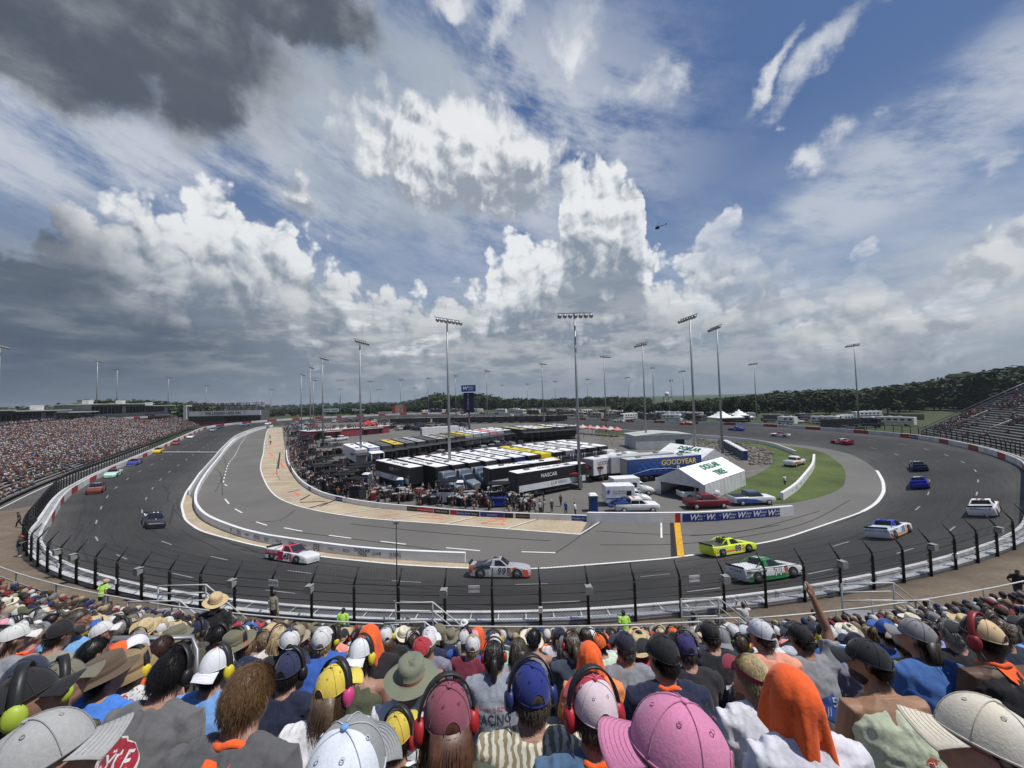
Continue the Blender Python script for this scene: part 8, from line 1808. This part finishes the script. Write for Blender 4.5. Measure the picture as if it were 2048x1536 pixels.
stander(1855,1170,17.8,dict(arms=('phone','down'),step=.12),'long haired person in a pale grey T-shirt and black shorts on the dirt bank',skin=S1_,shirt=(.42,.45,.42),hair=('long',(.10,.05,.03)),short=True,pants=(.02,.02,.025),yaw=.3)
stander(1985,1130,17.2,dict(arms='hold',lean=.2),'person in a white cap and white shirt walking onto the stair platform',skin=S1_,shirt=(.6,.6,.6),hat=('cap',(.7,.7,.7),None),pants=(.05,.08,.12),yaw=.6)
stander(2018,1150,14.6,dict(arms='knees',lean=.25),'person in a white shirt and dark cap climbing the stairs at the right edge',skin=S2_,shirt=(.55,.54,.50),hat=('cap',BK_,None),pants=(.02,.02,.03),yaw=.9)
stander(2028,1085,21.,dict(step=.2,arms='hip'),'photographer in black vest with red lettering walking along the right fence',skin=S3_,shirt=(.02,.02,.025),pants=(.05,.05,.06),hat=('cap',BK_,None),yaw=2.6)
stander(40,1060,33.,dict(step=.0,arms='hold'),'photographer in a navy shirt beside the equipment cases on the left walkway',skin=S1_,shirt=(.015,.02,.06),pants=(.05,.06,.08),hat=('cap',(.4,.05,.05),None),yaw=-1.)
stander(39,1012,43.,dict(step=.25),'person in black walking on the white line of the left walkway',skin=S1_,shirt=(.015,.015,.02),pants=(.02,.02,.02),yaw=2.4)
stander(203,1190,23.,dict(lean=.3),'person in a straw hat and lime shirt bending by the left fence',skin=S1_,shirt=LIME,hat=('straw',(.5,.38,.22),(.2,.1,.05)))
# infield marshals
for i,(px,py,c,lab) in enumerate(((1570,955,(.6,.6,.6),'person in white shirt and black trousers standing on the infield grass'),(1239,988,(.02,.02,.02),'person in black standing in front of the white tent'),(541,885,(.02,.02,.02),'person in black standing on the tan pit stalls'),(540,873,(.05,.35,.08),'person in green crouched on the far pit stalls'),(756,1008,(.02,.02,.02),'person in black kneeling behind the service wall'),(1028,1020,(.03,.03,.03),'person in black behind the service wall by the barriers'),(1048,1018,(.04,.04,.04),'person in dark clothes left of a grey shirted one behind the service wall'),(1080,1022,(.3,.3,.32),'person in grey behind the service wall'),(1104,1020,(.05,.05,.05),'person in a white helmet behind the service wall'),(1132,1024,(.03,.12,.45),'person in a blue shirt behind the service wall'),(1151,1026,(.6,.6,.6),'person in a white shirt near the blue end toilet'),(1122,1008,(.02,.02,.02),'person in black near the blue shirted one'),(1060,1005,(.35,.45,.05),'marshal in a yellow vest near the barriers'))):
    q=GP(px,py+16 if i<2 else py+5); person((q.x,q.y,float(plane(q.y))),[0,2.5,1,.5][i%4],dict(stand=1,step=.1*(i%2)),0,lab,skin=S1_,shirt=c,pants=(.015,.015,.02),hair=('short',(.02,.02,.02)) if i!=8 else None,hat=('cap',(.6,.6,.6),None) if i==8 else None)
# ---------------------------------------------------------------- everyone else in the near stand, row by row
PR=random.Random(2024)
POSES=[dict(lean=.26,hy=0.,hp=-.08),dict(lean=.32,hy=.35,hp=-.1),dict(lean=.22,hy=-.35,hp=-.08),dict(lean=.5,hy=0.,hp=-.25,arms='elbows'),dict(lean=.22,hy=.8,hp=-.1,arms='fold'),dict(lean=.18,hy=-.8,hp=-.12)]
COLN=[('white',(.60,.60,.61),16),('black',(.012,.012,.014),20),('navy',(.012,.018,.045),12),('grey',(.20,.21,.22),10),('charcoal',(.055,.055,.06),10),('red',(.38,.03,.045),5),('maroon',(.17,.02,.04),3),('royal blue',(.03,.10,.36),3),('light blue',(.20,.38,.60),4),('olive',(.085,.09,.05),3),('tan',(.34,.28,.19),3),('orange',(.70,.14,.03),2),('pink',(.62,.26,.34),1),('pale green',(.30,.48,.32),2),('coral',(.68,.27,.20),2),('purple',(.14,.07,.25),1)]
HTN=[('cap',26),('capback',5),('none',20),('straw',5),('cowboy',4),('boonie',4),('bucket',2),('towel',1)]
HRC=[('dark',(.02,.015,.012)),('brown',(.075,.045,.028)),('light brown',(.16,.10,.06)),('blonde',(.40,.30,.16)),('grey',(.25,.24,.23)),('black',(.01,.009,.009))]
def wch(L_): return PR.choices(L_,weights=[q[-1] for q in L_])[0]
used={}; npers=0; MAXP=232
ROWN=['','first','second','third','fourth','fifth','sixth','seventh','eighth','ninth','tenth','eleventh','twelfth','thirteenth','fourteenth','fifteenth','sixteenth','seventeenth']
SPOT=[('red number 45 truck',582),('silver number 99 truck',1000),('yellow number 88 truck',1458),('number 71 truck',1533),('blue number 15 truck',1782),('stairs left of centre',790),('straw hatted standing person',431),('tallest light pole',1150),('orange and yellow painted line',1357),('left edge',60),('right edge',2000),('end of the pit wall',925),('camera mast',795),('white tent',1400)]
slots=[]
for n in range(5,NR+1):
    Z=.66+.75*(n-1); x=-26+PR.uniform(0,.4)
    while x<24:
        if abs(x)<1.38*row_y(n,x)+.3: slots.append((n,x))
        x+=PR.uniform(.41,.51)
cand=[]
for n,x in slots:
    if PR.random()<.03: continue
    if any(abs((x+6.4)-(a+6.4))<.3 for a in (-100,)): continue
    if -1e9 and abs(x-(-.098*row_y(n,x)*1.0-2.2-.1*n))<.0: continue
    y=row_y(n,x)
    if min(((x-a)**2+(y-b)**2) for a,b in HPOS)<(.36 if n<6 else .33)**2: continue
    cand.append((n,x,y))
for n,x,y in cand:
    sl=(x-3.)/70.; yaw=math.atan(sl)+PR.gauss(0,.28); z=seat_z(n)
    ht=wch(HTN)[0]; cn,cc,_=wch(COLN); hc=PR.choice(HRC); female=PR.random()<.38; hk=PR.choice(['long','tail','shoulder','bun']) if female else 'short'
    hn,hcol,_=wch([q for q in COLN if q[0] in('white','black','navy','grey','red','royal blue','orange','maroon','olive','tan','pink')])
    if npers<MAXP:
        npers+=1; vary=tuple(max(0.,c*PR.uniform(.8,1.2)) for c in cc); sk=PR.choices(['tee','long','tank'],[8,1.2,.5])[0]
        hat=None; tw=None; desc='bareheaded '+('long haired ' if hk!='short' else '')+hc[0]+' haired'
        if ht in('cap','capback'): hat=(ht,hcol,hcol if PR.random()<.6 else (.6,.6,.6)); desc=('backwards ' if ht=='capback' else '')+hn+' cap'
        elif ht in('straw','cowboy'): sc_=(.5,.39,.22) if PR.random()<.6 else (.62,.58,.46); hat=(ht,sc_,(.15,.08,.04)); desc={'straw':'straw hat','cowboy':'straw cowboy hat'}[ht]
        elif ht in('boonie','bucket'): hat=(ht,(.15,.14,.09) if PR.random()<.6 else (.3,.26,.18),None); desc={'boonie':'wide brimmed cloth hat','bucket':'bucket hat'}[ht]
        elif ht=='towel': tw=OG if PR.random()<.7 else (.65,.66,.7); desc='orange towel over the head' if tw is OG else 'white towel over the head'
        hs=None
        if PR.random()<.34 and not tw: cup=PR.choice([((.02,.02,.02),(.02,.02,.022),'black'),((.02,.02,.02),(.38,.02,.03),'red'),((.02,.02,.02),(.6,.48,.04),'yellow')]); hs=cup[:2]; desc+=', '+cup[2]+' headset'
        px,_=proj_px((x,y,z+.8)); near=min(SPOT,key=lambda q:abs(q[1]-px)); dpx=px-near[1]
        base=f'person in {cn} shirt, {desc}' 
        lab=f'{base}, {ROWN[NR+1-n]} row from the front rail'
        k=used.get(lab,0)
        if k or True:
            side='below' if abs(dpx)<45 else ('right of' if dpx>0 else 'left of'); lab=f'{base}, {ROWN[NR+1-n]} row up, {side} {near[0]}'
        words=lab.split()
        if len(words)>16: lab=' '.join(f'{cn} shirt, {desc}, {ROWN[NR+1-n]} row up, {side} {near[0]}'.split()[:16])
        used[lab]=used.get(lab,0)+1
        person((x,y-.02,z),yaw,PR.choice(POSES),1 if n<=8 else 0,lab,skin=PR.choice([S1_,S1_,S1_,S2_,(.38,.23,.17),S3_] if PR.random()<.3 else [S1_,S2_,(.38,.23,.17)]),shirt=vary,sk=sk,pants=PR.choice(PTC),short=PR.random()<.5,hair=None if tw else (hk,hc[1]),hat=hat,towel=tw,headset=hs,scarf=OG if PR.random()<.07 else None,fat=PR.choice([1.,1.18]),sc=PR.uniform(.93,1.06),group='spectators in the near stand',prints=([(([(-w_,-h_,0),(w_,-h_,0),(w_,h_,0),(-w_,h_,0)],[(0,1,2,3)]) if PR.random()<.5 else ellipse(w_,h_,16),1,0,PR.uniform(.40,.48),PR.choice([(.6,.6,.6),(.45,.04,.05),(.03,.08,.3),(.02,.02,.02),(.6,.45,.1)]),{}) for w_,h_ in ((PR.uniform(.07,.12),PR.uniform(.03,.07)),)] if n<=11 and PR.random()<.35 else None))
    else: crowd_add((x,y,z),yaw,False)
bpy.data.scenes.remove(TS)
print('individual spectators',npers,'of',len(cand))
# ---------------------------------------------------------------- the rest of the crowd as one object
def crowd_build():
    me=bpy.data.meshes.new('crowd'); me.from_pydata(np.concatenate(CROWD['v']).tolist(),[],CROWD['f'])
    at=me.attributes.new('Col','FLOAT_COLOR','POINT'); at.data.foreach_set('color',np.concatenate(CROWD['c']).ravel()); me.materials.append(mat('crowd_cloth',attr='Col',rough=.8,var=0)); me.polygons.foreach_set('use_smooth',[True]*len(me.polygons)); me.update(); tag(link('crowd',me),kind='stuff')
crowd_build()
